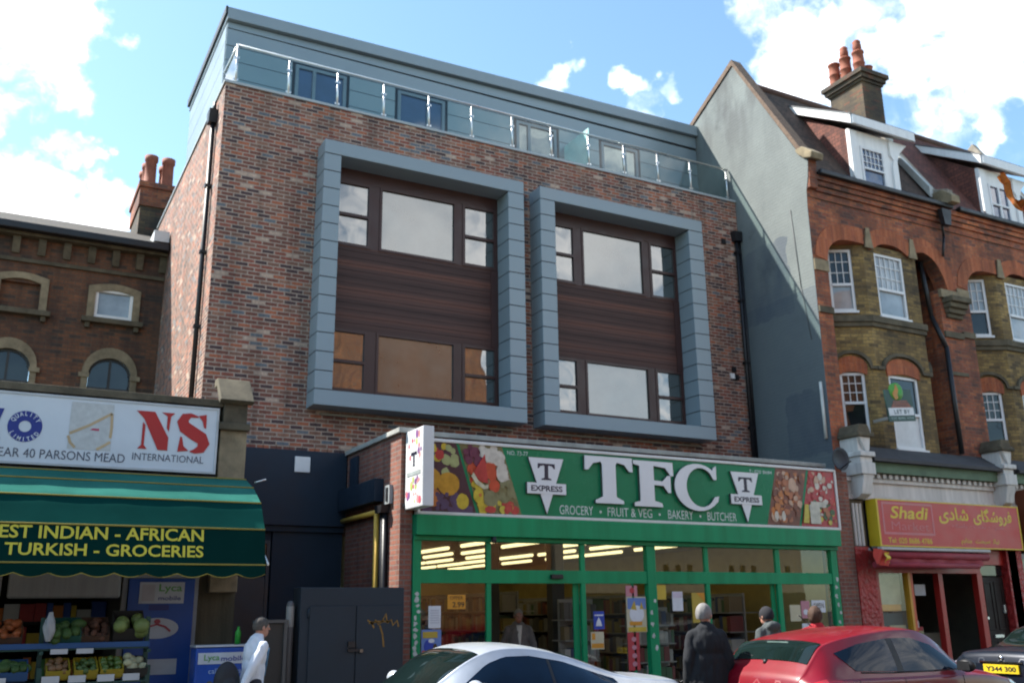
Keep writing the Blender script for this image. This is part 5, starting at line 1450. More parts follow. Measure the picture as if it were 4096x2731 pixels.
    # party parapet towards the next house
    b = B(M('parapet_render', (.25, .22, .18), rough=.9, var=.4, scale=4))
    top = [(TY-.30, 11.18), (TY-.30, 11.40), (TY+.12, 11.55), (16.02, 14.62 if first else 14.72), (19.8, 12.15), (19.8, 11.6), (16.02, 14.2), (TY+.2, 11.2)]
    b.prism(top, 'x', X(19.42), X(19.60)); b.build('party_parapet', h, bevel=.02)
    b = B(M('pale_flashing', (.42, .45, .44), rough=.7, var=.3)); b.prism([(TY+.10, 11.32), (TY+.10, 11.60), (15.15, 13.15), (15.15, 12.90)], 'x', X(19.30), X(19.419)); b.build('flashing', h)
    b = B(STONE); b.prism([(TY-.42, 11.02), (TY-.42, 11.20), (TY-.18, 11.42), (TY+.10, 11.42), (TY+.10, 11.30), (TY-.1, 11.02)], 'x', X(19.36), X(19.66)); b.build('kneeler', h, bevel=.02)
    if first:
        # painted gable end
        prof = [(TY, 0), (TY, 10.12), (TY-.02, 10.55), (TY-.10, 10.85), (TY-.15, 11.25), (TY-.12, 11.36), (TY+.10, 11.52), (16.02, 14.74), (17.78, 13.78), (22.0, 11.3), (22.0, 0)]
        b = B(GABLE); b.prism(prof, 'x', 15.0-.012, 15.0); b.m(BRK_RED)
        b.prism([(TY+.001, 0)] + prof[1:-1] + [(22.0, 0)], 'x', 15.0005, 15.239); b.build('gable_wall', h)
        b = B(M('brick_coping', (.15, .10, .07), rough=.9, var=.45, scale=14, bump=.5))
        b.prism([(TY+.08, 11.53), (16.02, 14.76), (17.82, 13.80), (22.0, 11.32), (22.0, 11.45), (17.82, 13.93), (16.02, 14.92), (TY+.02, 11.62)], 'x', 14.96, 15.26)
        b.build('gable_coping', h)
        b = B(STONE); b.prism([(TY-.30, 11.22), (TY-.34, 11.36), (TY-.06, 11.60), (TY+.16, 11.60), (TY+.10, 11.48), (TY-.08, 11.30)], 'x', 14.93, 15.30); b.m(BRK_RED); b.box(15.0, 15.24, TY-.14, TY-.001, 10.60, 11.2); b.build('kneeler', h, bevel=.02)
        b = B(M('old_pale_pipe', (.55, .56, .52), rough=.6)); b.cyl((14.96, 14.16, 5.05), (14.96, 14.16, 6.25), .035); b.build('pipe', h)
        b = B(M('cable_grey', (.10, .10, .10))); b.tube([(14.975, 14.55, 10.3), (14.975, 14.45, 8.4), (14.975, 14.30, 7.2)], .007, 6); b.build('cable', h)
        # chimney stack on the ridge
        b = B(BRK_CHIM); b.box(19.30, 20.05, 15.74, 16.86, 13.6, 15.36); b.box(19.26, 20.09, 15.70, 16.90, 15.361, 15.44); b.box(19.20, 20.15, 15.64, 16.96, 15.441, 15.56); b.box(19.14, 20.21, 15.58, 17.02, 15.561, 15.68)
        chm = b.build('chimney', h)
        b = B(M('chimney_cement', (.42, .43, .40), rough=.8)); b.prism([(15.62, 13.55), (15.62, 13.9), (15.735, 14.12), (15.735, 13.55)], 'x', 19.24, 20.1); b.prism([(19.1, 13.6), (19.295, 13.6), (19.295, 14.2), (19.2, 14.1)], 'y', 15.66, 16.3); b.build('flashing', chm)
        def potc(x, y, hh, cap=True):
            q = B(TERRACOTTA); q.lathe([(0, 0), (.165, 0), (.175, .06), (.155, .09), (.15, hh*.5), (.165, hh*.52), (.165, hh*.56), (.15, hh*.58), (.145, hh*.92), (.165, hh*.94), (.165, hh), (.12, hh), (.12, hh*.8), (0, hh*.8)], (x, y, 15.68), 14)
            if cap: q.lathe([(.08, hh-.02), (.115, hh), (.12, hh+.20), (.10, hh+.25), (.115, hh+.31), (.07, hh+.36), (0, hh+.37)], (x, y, 15.68), 12)
            q.build('chimney_pot', chm)
        potc(19.50, 16.78, .78, False); potc(19.55, 16.42, .80); potc(19.62, 16.02, .80); potc(19.95, 16.05, .42, False)

    # --- shop storey
    b = B(WHITE_W); b.box(X(15.06), X(19.95), 13.90, TY-.001, 3.80, 4.24); b.box(X(15.04), X(19.97), 13.84, 13.899, 4.16, 4.24); b.box(X(15.06), X(19.95), 13.86, 13.899, 3.80, 3.88); b.build('entablature', h)
    b = B(WHITE_W)
    for i in range(24): b.box(X(15.72+i*.176), X(15.72+i*.176+.09), 13.78, 13.90, 4.245, 4.33)
    b.box(X(15.66), X(19.9), 13.901, TY-.001, 4.241, 4.34)
    b.build('dentil_course', h)
    b = B(M('faded_green_fascia', (.10, .165, .105), rough=.7, var=.3)); b.box(X(15.66), X(19.86), 13.70, TY-.002, 4.345, 4.56); b.build('cornice_board', h)
    b = B(M('slate_canopy', (.060, .058, .060), rough=.8, var=.3)); b.box(X(15.62), X(19.9), 13.56, 13.66, 4.56, 4.62); b.prism([(13.56, 4.621), (TY-.002, 4.94), (TY-.002, 4.57), (13.66, 4.57)], 'x', X(15.62), X(19.9)); b.build('shop_cornice', h)
    for cx in ((15.36, 19.80) if first else (19.80,)):
        b = B(WHITE_W)
        b.box(X(cx-.20), X(cx+.20), 13.50, TY-.003, 4.26, 4.50); b.box(X(cx-.17), X(cx+.17), 13.54, TY-.003, 4.50, 4.62); b.box(X(cx-.21), X(cx+.21), 13.48, TY-.003, 4.62, 4.72)
        b.box(X(cx-.16), X(cx+.16), 13.58, TY-.003, 4.72, 5.02); b.prism([(X(cx-.16), 5.02), (X(cx+.16), 5.02), (X(cx+.10), 4.74), (X(cx), 4.72)], 'y', 13.52, 13.58)
        b.lathe([(.0, -.33), (.09, -.33), (.09, .0), (0, 0)], (X(cx), 13.60, 4.32), 12, 'y') if False else None
        b.m(STONE_D); b.box(X(cx-.22), X(cx+.22), 13.46, TY-.003, 5.02, 5.10); b.prism([(X(cx-.2), 5.10), (X(cx+.2), 5.10), (X(cx+.12), 5.28), (X(cx-.12), 5.28)], 'y', 13.52, TY-.003)
        b.m(WHITE_W); b.prism([(13.62, 3.88), (13.76, 3.80), (TY-.003, 3.80), (TY-.003, 4.26), (13.52, 4.26)], 'x', X(cx-.14), X(cx+.14))
        b.build('console_bracket', h, bevel=.015)
    b = B(STONE_D); b.box(X(15.08), X(15.52), 13.90, TY-.003, 2.86, 3.80); b.m(WHITE_W)
    for xx in (15.22, 15.32, 15.42): b.cyl((X(xx), 13.90, 2.88), (X(xx), 13.90, 3.72), .035, n=8)
    b.m(STONE_D); b.box(X(19.66), X(20.02), 13.90, TY-.003, 2.86, 3.80)
    build_each(b, 'carved_pilaster', h)
    RT = M('red_textured_paint' if first else 'red_textured_paint_far', (.33, .022, .020), rough=.42, var=.30, scale=9, bump=1.0, bscale=11, bdist=.06)
    b = B(RT); b.box(X(15.06), X(15.58), 13.80, TY-.003, .1, 2.86); b.box(X(19.70), X(20.0), 13.80, TY-.003, .1, 2.86); build_each(b, 'red_pilaster', h, bevel=.01)
    b = B(M('dark_doorway', (.16, .15, .11), rough=.9)); b.box(X(15.5), X(19.7), 16.4, 16.5, .1, 3.8); b.box(X(15.48), X(15.5), 14.4, 16.4, .1, 3.8); b.box(X(19.7), X(19.72), 14.4, 16.4, .1, 3.8); b.box(X(15.5), X(19.7), 14.4, 16.4, 2.9, 2.95); b.build('interior', h)
    b = B(M('sign_backing', (.05, .05, .05), rough=.8)); b.box(X(15.06), X(19.95), 14.005, TY-.004, 2.86, 3.799); b.build('sign_backing', h)
    return h

house1 = terrace(0.0, True, 'red and yellow brick terrace house with grey painted gable, brown roof and tall chimney', TILE_BRN, False)
house2 = terrace(4.6, False, 'red brick terrace house with a red tiled roof at the right edge of the view', TILE_RED, True)

# shop under the first house
RW = M('red_gloss_wood', (.34, .022, .018), rough=.35, var=.12)
b = B(RW)
b.box(15.60, 18.80, 13.86, 14.02, 2.36, 2.50)
for (a, c) in ((15.60, 15.68), (17.42, 17.55), (18.64, 18.80)): b.box(a, c, 13.84, 13.98, .1, 2.36)
b.box(15.68, 16.50, 13.84, 13.98, .1, .75)
b.box(18.81, 19.68, 13.90, 14.0, 2.55, 2.86)
b.build('shopfront_frame', house1, bevel=.006)
b = B(M('orange_yellow_frame', (.55, .28, .02), rough=.4)); b.box(16.50, 16.56, 13.83, 13.97, .1, 2.36); b.m(M('orange_red_frame', (.50, .07, .015), rough=.4)); b.box(16.561, 16.63, 13.83, 13.97, .1, 2.36); b.build('door_frame', house1)
g = B(GLASS_SHOP); g.box(15.681, 16.499, 13.90, 13.908, .75, 2.36); g.build('shop_window', house1)
b = B(M('window_display', (.34, .36, .31), rough=.6, var=.4, scale=4)); b.box(15.69, 16.49, 14.05, 14.06, 1.75, 2.34); b.m(PN['orange']); b.box(15.75, 16.45, 14.04, 14.049, 1.62, 1.75); b.m(M('display_card', (.38, .40, .40), rough=.5)); b.box(15.75, 15.86, 14.02, 14.04, 1.2, 1.6); b.box(15.7, 16.2, 14.0, 14.02, 1.05, 1.25); b.m(PN['cream']); b.box(16.0, 16.45, 13.98, 14.0, 1.05, 1.35); b.m(M('display_dark', (.05, .07, .08))); b.box(15.88, 16.46, 14.045, 14.06, 1.2, 1.58); b.build('window_display', house1)
b = B(M('brown_door', (.020, .013, .012), rough=.5, ior=1.25)); b.box(18.88, 19.64, 13.96, 14.0, .1, 2.30)
for (a, c, e, f_) in ((18.96, 19.22, .3, 1.0), (19.30, 19.56, .3, 1.0), (18.96, 19.22, 1.2, 2.2), (19.30, 19.56, 1.2, 2.2)): b.frame(a, c, e, f_, .03, 13.945, 13.959)
o = b.build('house_door', house1, bevel=.004)
b = B(M('door_chrome', (.55, .56, .57), rough=.25, metal=.8)); b.box(19.10, 19.38, 13.93, 13.958, 1.05, 1.11); b.cyl((18.94, 13.92, 1.45), (18.94, 13.96, 1.45), .03); b.box(19.50, 19.56, 13.92, 13.958, 1.55, 1.72); b.build('letterbox', o)
g = B(GLASS_HOUSE); g.box(18.88, 19.64, 13.96, 13.98, 2.33, 2.54); g.build('fanlight', house1)
b = B(M('counter_grey', (.14, .15, .12), rough=.6)); b.box(17.65, 18.6, 14.8, 15.3, .1, 1.15); b.build('counter', house1)
b = B(M('inner_notice', (.35, .37, .40), rough=.6)); b.box(16.82, 17.14, 13.97, 13.98, 1.92, 2.14); b.build('inner_notice', house1)
b = B(M('leaflet_rack', (.35, .36, .20), rough=.5)); b.box(17.10, 17.34, 14.3, 14.32, 1.1, 1.28); b.m(PN['red']); b.box(17.12, 17.32, 14.29, 14.299, 1.22, 1.30); b.m(PN['white']); b.box(17.08, 17.20, 14.28, 14.289, 1.28, 1.42); b.build('leaflets', house1)

s2 = thing('shop_sign', 'red box sign with yellow English and Persian lettering over the small shop in the terrace', 'sign', (17.8, 13.75, 2.86))
SY2 = 13.62
b = B(M('red_sign_face', (.45, .035, .030), rough=.4, var=.06)); b.box(15.62, 20.0, SY2, 13.88, 2.87, 3.79); b.build('panel', s2)
b = B(M('yellow_sign_side', (.58, .42, .02), rough=.45)); b.box(15.575, 15.62, SY2-.005, 13.88, 2.86, 3.80); b.box(19.985, 20.02, SY2-.005, 13.88, 2.86, 3.80); b.box(15.62, 19.985, SY2-.004, SY2+.02, 3.775, 3.80); b.box(15.62, 19.985, SY2-.004, SY2+.02, 2.86, 2.885); b.build('trim', s2)
b = B(M('sign_pink_line', (.50, .16, .17), rough=.5)); b.frame(15.72, 17.22, 3.10, 3.745, .045, SY2-.004, SY2-.001); text(b, 'Market', 15.96, 17.06, 3.19, 3.36, SY2-.003, bold=-.01)
text(b, '\ufea7\ufeea\ufeb3\ufe8e\ufe91 - \ufe96\ufea8\ufee7 - \ufee9\ufeae\ufe92\ufeb3', 17.75, 19.45, 3.26, 3.40, SY2-.003)
b.build('faded_lettering', s2)
YLW = M('yellow_sign_letters', (.62, .47, .03), rough=.45, var=.05)
b = B(YLW); text(b, 'Shadi', 15.95, 17.08, 3.42, 3.67, SY2-.004, bold=.018, shear=.2)
# Persian shop name, letters in their joined forms in visual order
b.build('lettering', s2); b = B(YLW)
text(b, '\ufbfc\ufea9\ufe8e\ufeb7', 17.40, 18.32, 3.36, 3.70, SY2-.004, bold=.02)
text(b, '\ufbfc\ufe8e\ufb95\ufeb7\ufeed\ufeae\ufed3', 18.48, 19.75, 3.36, 3.72, SY2-.004, bold=.02)
b.build('persian_lettering', s2); b = B(YLW)
text(b, 'Tel: 020 8686 4786', 15.82, 17.1, 2.93, 3.04, SY2-.004, bold=.01)
text(b, '\ufee2\ufe91\ufe8e\ufee8\ufe9f  \ufe96\ufea4\ufe92\ufeb3  \ufe97\ufe8e\ufe92\ufee7', 18.0, 19.22, 2.93, 3.08, SY2-.004, bold=.01)
b.build('phone_line', s2)

cn = thing('shop_canopy', 'rolled red awning with a grey cassette under the red shop sign', 'awning', (16.9, 13.6, 2.45))
b = B(M('cassette_grey', (.42, .41, .40), rough=.45)); b.box(15.30, 18.55, 13.36, 13.70, 2.77, 2.83); b.build('cassette', cn, bevel=.015)
b = B(M('red_canvas', (.27, .030, .045), rough=.7, var=.2, scale=5)); b.cyl((15.32, 13.44, 2.68), (18.5, 13.44, 2.68), .075, n=14); b.cyl((15.1, 13.40, 2.49), (18.15, 13.40, 2.49), .055, n=12)
b.grid(lambda u, v: (15.2+3.1*u, 13.42+.03*sin(u*30)*v, 2.68-.19*v), 40, 3); b.build('rolled_fabric', cn)
b = B(BLACK); b.prism([(15.12, 2.84), (15.30, 2.84), (15.55, 2.60), (15.45, 2.50)], 'y', 13.46, 13.52); b.prism([(18.0, 2.84), (18.2, 2.84), (18.4, 2.6), (18.3, 2.55)], 'y', 13.46, 13.52); build_each(b, 'arm', cn)
b = B(M('red_streamer', (.42, .035, .02), rough=.6)); b.grid(lambda u, v: (15.02+.36*u, 13.30+.04*sin(u*9+v*4), 2.80-.30*v-.05*u), 10, 6); b.m(YLW); b.grid(lambda u, v: (15.28+.12*u, 13.27+.03*sin(v*9), 2.72-.2*v), 6, 6)
b.build('bunting', label='red and yellow cloth bunting knotted at the left end of the rolled awning', cat='bunting')

# shop under the second house, seen at the edge of the view
b = B(M('grey_shop_frame', (.32, .33, .34), rough=.5)); b.frame(20.10, 24.0, .1, 2.80, .10, 13.84, 13.95); b.box(21.9, 22.0, 13.84, 13.95, .2, 2.7); b.box(20.2, 23.9, 13.85, 13.94, 2.0, 2.1); b.build('shopfront_frame', house2)
g = B(GLASS_HOUSE); g.box(20.2, 21.9, 13.90, 13.905, .2, 2.7); g.box(22.0, 23.9, 13.90, 13.905, .2, 2.7); g.build('shop_window', house2)
s3 = thing('shop_sign', 'brown and peach shop sign with a purple disc at the right edge of the view', 'sign', (22.3, 13.75, 2.9))
b = B(M('brown_sign_side', (.16, .045, .02), rough=.5)); b.box(20.38, 20.44, 13.45, 13.89, 2.85, 4.20); b.m(M('peach_sign_face', (.38, .20, .14), rough=.5)); b.box(20.44, 24.4, 13.50, 13.89, 3.18, 4.20); b.m(M('maroon_sign_foot', (.16, .045, .04), rough=.5)); b.box(20.44, 24.4, 13.48, 13.89, 2.86, 3.178); b.build('panel', s3)
b = B(M('purple_disc', (.10, .03, .20), rough=.5)); b.disc((21.05, 3.78), .28, .28, 13.495, 28); b.m(M('sign_cream', (.5, .48, .42))); text(b, 'STORE', 21.0, 22.4, 3.25, 3.36, 13.494); b.build('print', s3)

# estate agent's board
ab = thing('agent_board', "tilted dark green agent's board with a green and orange disc fixed to the terrace bay", 'board', (16.2, 13.3, 5.3))
BASE[ab.name] = Vector((0, 0, 0))
DG = M('board_green', (.012, .055, .045), rough=.45)
b = B(DG); b.box(-.37, .37, -.012, .012, 0, .66); b.build('board', ab)
b = B(M('disc_green', (.10, .32, .05), rough=.45)); b.lathe([(0, -.02), (.185, -.02), (.185, .02), (0, .02)], (-.04, -.0, .62), 28, 'y'); b.m(M('disc_orange', (.45, .20, .03), rough=.45)); b.prism(stroke([(-.06, .46), (-.10, .56), (-.03, .66), (-.04, .76)], [.10, .13, .10, .03]), 'y', -.026, -.021); b.m(M('disc_bright_green', (.06, .36, .06))); b.disc((.06, .64), .05, .08, -.022); b.build('logo', ab)
b = B(M('board_rust', (.24, .085, .05), rough=.5)); b.prism([(-.16, .43), (.20, .43), (.32, .27), (-.26, .27)], 'y', -.018, -.013); b.m(M('board_white', (.62, .66, .68), rough=.4)); b.box(-.34, .35, -.020, -.013, .12, .28); b.build('printed_strip', ab)
b = B(M('board_ink', (.02, .06, .07), rough=.5)); text(b, 'LET BY', -.20, .24, .155, .24, -.022, bold=.02); text(b, 'MANAGED', -.15, .20, .31, .35, -.020); text(b, 'LETTINGS', -.19, .25, .37, .41, -.020); b.m(M('board_pale', (.30, .42, .40))); text(b, '020 8686 0000', -.30, .33, .04, .09, -.014); b.build('lettering', ab)
b = B(M('board_pole', (.40, .38, .34), rough=.6)); b.box(-.03, .03, .013, .06, .02, .6); b.box(-.03, .03, .061, .75, .1, .16); b.build('bracket', ab)
ab.rotation_euler = (0, radians(-5), radians(-4)); ab.location = (16.24, 13.28, 5.36)

dish = thing('satellite_dish', 'dark grey round satellite dish at the foot of the painted gable wall', 'dish', (14.62, 13.6, 4.5))
b = B(M('dish_grey', (.030, .036, .046), rough=.6)); b.lathe([(0, .06), (.10, .05), (.18, .02), (.23, -.03), (.225, -.04), (.17, .0), (0, .04)], (14.62, 13.55, 4.52), 22, 'y'); b.build('reflector', dish)
b = B(BLACK); b.tube([(14.62, 13.6, 4.52), (14.80, 13.8, 4.46), (14.97, 13.95, 4.42)], .02, 8); b.tube([(14.62, 13.56, 4.32), (14.60, 13.25, 4.44)], .012, 6); b.build('mount', dish)

# ------------------------------------------------------------------ cars
def cat(P, u):
    """Catmull-Rom value of a list of equal-length tuples at u in 0..1 with knots given by first item"""
    xs = [p[0] for p in P]
    x = xs[0]+(xs[-1]-xs[0])*u if u <= 1 else u
    return interp(P, x)
def interp(P, x):
    n = len(P)
    i = 0
    while i < n-2 and x > P[i+1][0]: i += 1
    p0, p1, p2, p3 = P[max(0, i-1)], P[i], P[i+1], P[min(n-1, i+2)]
    h = p2[0]-p1[0]; t = min(1, max(0, (x-p1[0])/h))
    out = []
    for k in range(1, len(p1)):
        m1 = (p2[k]-p0[k])/(p2[0]-p0[0])*h; m2 = (p3[k]-p1[k])/(p3[0]-p1[0])*h
        d = p2[k]-p1[k]
        if d == 0 or m1*d < 0: m1 = 0 if d == 0 else min(0, m1) if d < 0 else max(0, m1)
        if d == 0 or m2*d < 0: m2 = 0 if d == 0 else min(0, m2) if d < 0 else max(0, m2)
        t2, t3 = t*t, t*t*t
        out.append((2*t3-3*t2+1)*p1[k]+(t3-2*t2+t)*m1+(-2*t3+3*t2)*p2[k]+(t3-t2)*m2)
    return out

class Car:
    """body lofted from stations: x, half width, sill z, belt z, roof-edge half width, roof z (front at +x)"""
    def __init__(s, st): s.st = st; s.x0 = st[0][0]; s.x1 = st[-1][0]
    def sec(s, x):
        hw, zs, zb, wr, zr = interp(s.st, x)
        up = max(.001, zr-zb)
        pts = [(0.0, zs), (hw*.80, zs), (hw*.93, zs+.03), (hw*.99, zs+.16), (hw, zs+(zb-zs)*.55), (hw*.985, zb-.05), (hw*.955, zb)]
        ed = min(.05, up*.4)
        pts += [(wr+(hw*.955-wr)*.5+.012*min(1, up*3), zb+(up-ed)*.5), (wr, zr-ed), (wr-.05, zr-ed*.28), (wr*.55, zr+.012), (0.0, zr+.022)]
        return pts
    def surf(s, x, v):
        p = s.sec(x); q = [(i/(len(p)-1), a, c) for i, (a, c) in enumerate(p)]
        y, z = interp(q, v); return (x, y, z)
    def body(s, mat, nu=90, nv=40):
        b = B(mat)
        for sg_ in (1, -1):
            def fn(u, v):
                # denser stations towards both ends so that nose and tail round off
                x = s.x0+(s.x1-s.x0)*(.5-.5*cos(pi*u))*.5+(s.x1-s.x0)*u*.5
                p = s.surf(x, v); return (p[0], p[1]*sg_, p[2])
            b.grid(fn, nu, nv)
        for x in (s.x0, s.x1):
            ring_ = [s.surf(x, k/30) for k in range(31)]
            b.add([(p[0], p[1], p[2]) for p in ring_]+[(p[0], -p[1], p[2]) for p in ring_[::-1][1:-1]], [list(range(60))])
        return b
    def onside(s, x, z, off=.006):
        p = s.sec(x); lo, hi = 6/11, 8.6/11
        for _ in range(26):
            m = (lo+hi)/2
            if s.surf(x, m)[2] < z: lo = m
            else: hi = m
        q = s.surf(x, lo); return (q[0], q[1]+off, q[2])
    def sideglass(s, top, bot, mat, side, n=22, m_=8):
        b = B(mat); xs0, xs1 = top[0][0], top[-1][0]
        def line(L, x):
            for (a, c), (d, e) in zip(L[:-1], L[1:]):
                if a <= x <= d: return c+(e-c)*(x-a)/(d-a)
            return L[-1][1]
        def fn(u, v):
            x = xs0+(xs1-xs0)*u; zt, zb_ = line(top, x), line(bot, x)
            p = s.onside(x, zb_+(zt-zb_)*v); return (p[0], p[1]*side, p[2])
        b.grid(fn, n, m_); return b
    def topglass(s, xa, xb, frac, mat, off=.006, v0=8.7/11):
        b = B(mat)
        def fn(u, v):
            x = xa+(xb-xa)*u; k = (v-.5)*2*frac; sg_ = 1 if k >= 0 else -1
            p = s.surf(x, 1-(1-v0)*abs(k)); return (p[0], p[1]*sg_, p[2]+off)
        b.grid(fn, 16, 20); return b

CARGLASS = glass_dark('car_glass', (.005, .014, .032), ior=1.30, wave=.0)
CARGLASS2 = glass_dark('car_glass_green', (.005, .011, .010), ior=1.38, wave=.0)
TYRE = M('tyre', (.015, .015, .015), rough=.85); RIM_ = M('alloy', (.45, .46, .47), rough=.3, metal=.8)
TRIMB = M('car_black_trim', (.012, .012, .013), rough=.5)
REDLENS = M('red_lens', (.42, .012, .012), rough=.12, coat=1.0); WHLENS = M('clear_lens', (.60, .60, .58), rough=.1, coat=1.0)
def wheels(t, xs, hw, r=.31):
    for x in xs:
        for sd in (1, -1):
            y = sd*(hw-.10)
            q = B(TYRE); q.lathe([(r-.10, -.10), (r-.02, -.10), (r, -.06), (r, .06), (r-.02, .10), (r-.10, .10)], (x, y, r), 26, 'y')
            wv = q.build('wheel', t)
            q = B(RIM_); q.lathe([(0, .05*sd), (.05, .06*sd), (.06, .07*sd), (r-.13, .05*sd), (r-.10, .085*sd), (r-.095, .0)], (x, y, r), 26, 'y')
            for k in range(5):
                a = 2*pi*k/5; q.cyl((x+.05*cos(a), y+.075*sd, r+.05*sin(a)), (x+(r-.11)*cos(a), y+.075*sd, r+(r-.11)*sin(a)), .03, .02, 6)
            q.build('rim', wv)
def mirror(t, x, y, z, mat, sd, fwd=1):
    q = B(mat); q.ell((x, y+sd*.10, z), (.07, .11, .075), 14, 9); q.m(TRIMB); q.cyl((x, y, z-.03), (x, y+sd*.06, z-.02), .025, n=8); q.box(x-fwd*.075-.004, x-fwd*.075+.004, y+sd*.10-.08, y+sd*.10+.08, z-.05, z+.05)
    q.build('wing_mirror', t)

# red hatchback, tail towards the camera's left
rc = thing('parked_car', 'red five door hatchback parked with its tail towards the man in the dark coat', 'car', (0, 0, 0))
C1 = Car([(-1.92, .68, .42, .80, .54, .86), (-1.89, .78, .34, .90, .60, .95), (-1.81, .835, .28, .935, .64, 1.04), (-1.70, .855, .24, .945, .64, 1.15), (-1.55, .862, .22, .95, .635, 1.285), (-1.42, .864, .20, .95, .63, 1.335), (-1.12, .866, .20, .95, .64, 1.392),
          (-.6, .87, .20, .945, .65, 1.446), (-.2, .87, .20, .94, .65, 1.464), (.10, .87, .20, .94, .645, 1.445), (.40, .868, .20, .935, .64, 1.345), (.72, .862, .21, .93, .64, 1.13), (.98, .855, .22, .915, .66, 1.0), (1.30, .84, .25, .88, .67, .94), (1.7, .79, .30, .80, .64, .85), (1.95, .68, .38, .68, .56, .73), (2.05, .5, .45, .58, .45, .60)])
REDP = paint('red_car_paint', (.17, .003, .010), flake=.0, rough=.35)
C1.body(REDP).build('body', rc)
for sd in (-1, 1):
    g = C1.sideglass([(-.42, 1.357), (-.1, 1.354), (.25, 1.265), (.64, 1.03)], [(-.42, 1.0), (.64, .99)], CARGLASS, sd); g.build('side_window', rc)
    g = C1.sideglass([(-1.40, 1.22), (-1.0, 1.305), (-.52, 1.355)], [(-1.40, 1.21), (-1.20, 1.03), (-.52, 1.005)], CARGLASS, sd); g.build('side_window', rc)
    q = C1.sideglass([(-.518, 1.355), (-.422, 1.357)], [(-.518, 1.0), (-.422, 1.0)], TRIMB, sd, 4, 6); q.build('door_pillar', rc)
    q = B(TRIMB); q.tube([(p[0], sd*(p[1]+.003), p[2]) for p in [C1.onside(x, z, .0) for x, z in ((-1.12, 1.01), (-.6, .992), (.1, .985), (.66, .975))]], .008, 6); q.build('window_trim', rc)
    q = B(REDP); q.ell((-.95, sd*.868, .86), (.09, .02, .02), 10, 6); q.ell((-.12, sd*.868, .85), (.09, .02, .02), 10, 6); q.build('door_handle', rc)
    q = B(TRIMB)
    for xx in (-.45, .60, -1.2): q.tube([(xx+.0*k, sd*(C1.surf(xx, .25+.28*k/6)[1]+.001), C1.surf(xx, .25+.28*k/6)[2]) for k in range(7)], .004, 5)
    q.build('door_gap', rc)
    q = B(REDLENS); q.grid(lambda u, v: (lambda p: (p[0]-.006, sd*(p[1]+.006), p[2]))(C1.surf(-1.875+.20*u, .36+.21*v)), 8, 12); q.build('tail_light', rc)
    q = B(WHLENS); q.ell((-1.84, sd*.66, .80), (.05, .09, .06), 12, 8); q.build('reversing_light', rc)
    q = B(WHLENS); q.grid(lambda u, v: (lambda p: (p[0]+.006, sd*(p[1]+.006), p[2]))(C1.surf(1.55+.36*u, .46+.18*v)), 8, 8); q.build('headlight', rc)
    mirror(rc, .56, sd*.84, 1.03, TRIMB, sd)
g = C1.topglass(-1.735, -1.47, .88, CARGLASS2, .010); g.build('rear_window', rc)
g = C1.topglass(.12, .78, .92, CARGLASS, .006); g.build('windscreen', rc)
q = B(TRIMB); q.cyl((-1.74, .0, 1.13), (-1.66, .42, 1.20), .010, n=6); q.cyl((-1.76, 0, 1.10), (-1.74, 0, 1.14), .025); q.build('rear_wiper', rc)
q = B(M('brake_light_strip', (.16, .22, .20), rough=.3)); q.box(-1.535, -1.515, -.16, .16, 1.315, 1.335); q.build('high_brake_light', rc)
q = B(TRIMB); q.box(-1.95, -1.80, -.62, .62, .36, .50); q.build('bumper', rc)
q = B(M('number_plate_yellow', (.62, .45, .02), rough=.4)); q.box(-1.955, -1.935, -.26, .26, .66, .77); q.build('number_plate', rc)
q = B(TRIMB); q.cyl((-.95, 0, 1.49), (-1.15, 0, 1.62), .006, n=6); q.build('aerial', rc)
wheels(rc, (-1.20, 1.28), .87, .30)
rc.location = (9.70, 8.86, 0)
rc.rotation_euler = (0, 0, radians(3.0))

# silver coupe facing left
wc = thing('parked_car', 'pale silver coupe with a low curved roof parked in front of the supermarket', 'car', (0, 0, 0))
C2 = Car([(-2.28, .55, .45, .62, .42, .72), (-2.22, .72, .36, .82, .56, .94), (-2.10, .82, .28, .93, .66, 1.03), (-1.85, .865, .24, .98, .70, 1.055), (-1.55, .88, .22, 1.01, .69, 1.085), (-1.25, .885, .21, 1.01, .62, 1.17), (-.85, .888, .20, .99, 0.625, 1.30), (-.5, .89, .20, .965, 0.620, 1.378), (-.2, .89, .20, .945, 0.625, 1.395),
          (.03, .89, .20, .925, 0.630, 1.365), (.27, .888, .20, .92, 0.630, 1.265), (.50, .885, .21, .91, .60, 1.11), (.77, .88, .22, .895, .66, .965), (1.2, .87, .24, .87, .68, .905), (1.75, .83, .28, .80, .66, .85), (2.1, .76, .34, .70, .62, .77), (2.28, .64, .40, .62, .54, .70), (2.36, .5, .46, .56, .42, .60)])
SILV = paint('silver_car_paint', (.42, .45, .50), flake=.3, rough=.3)
C2.body(SILV).build('body', wc)
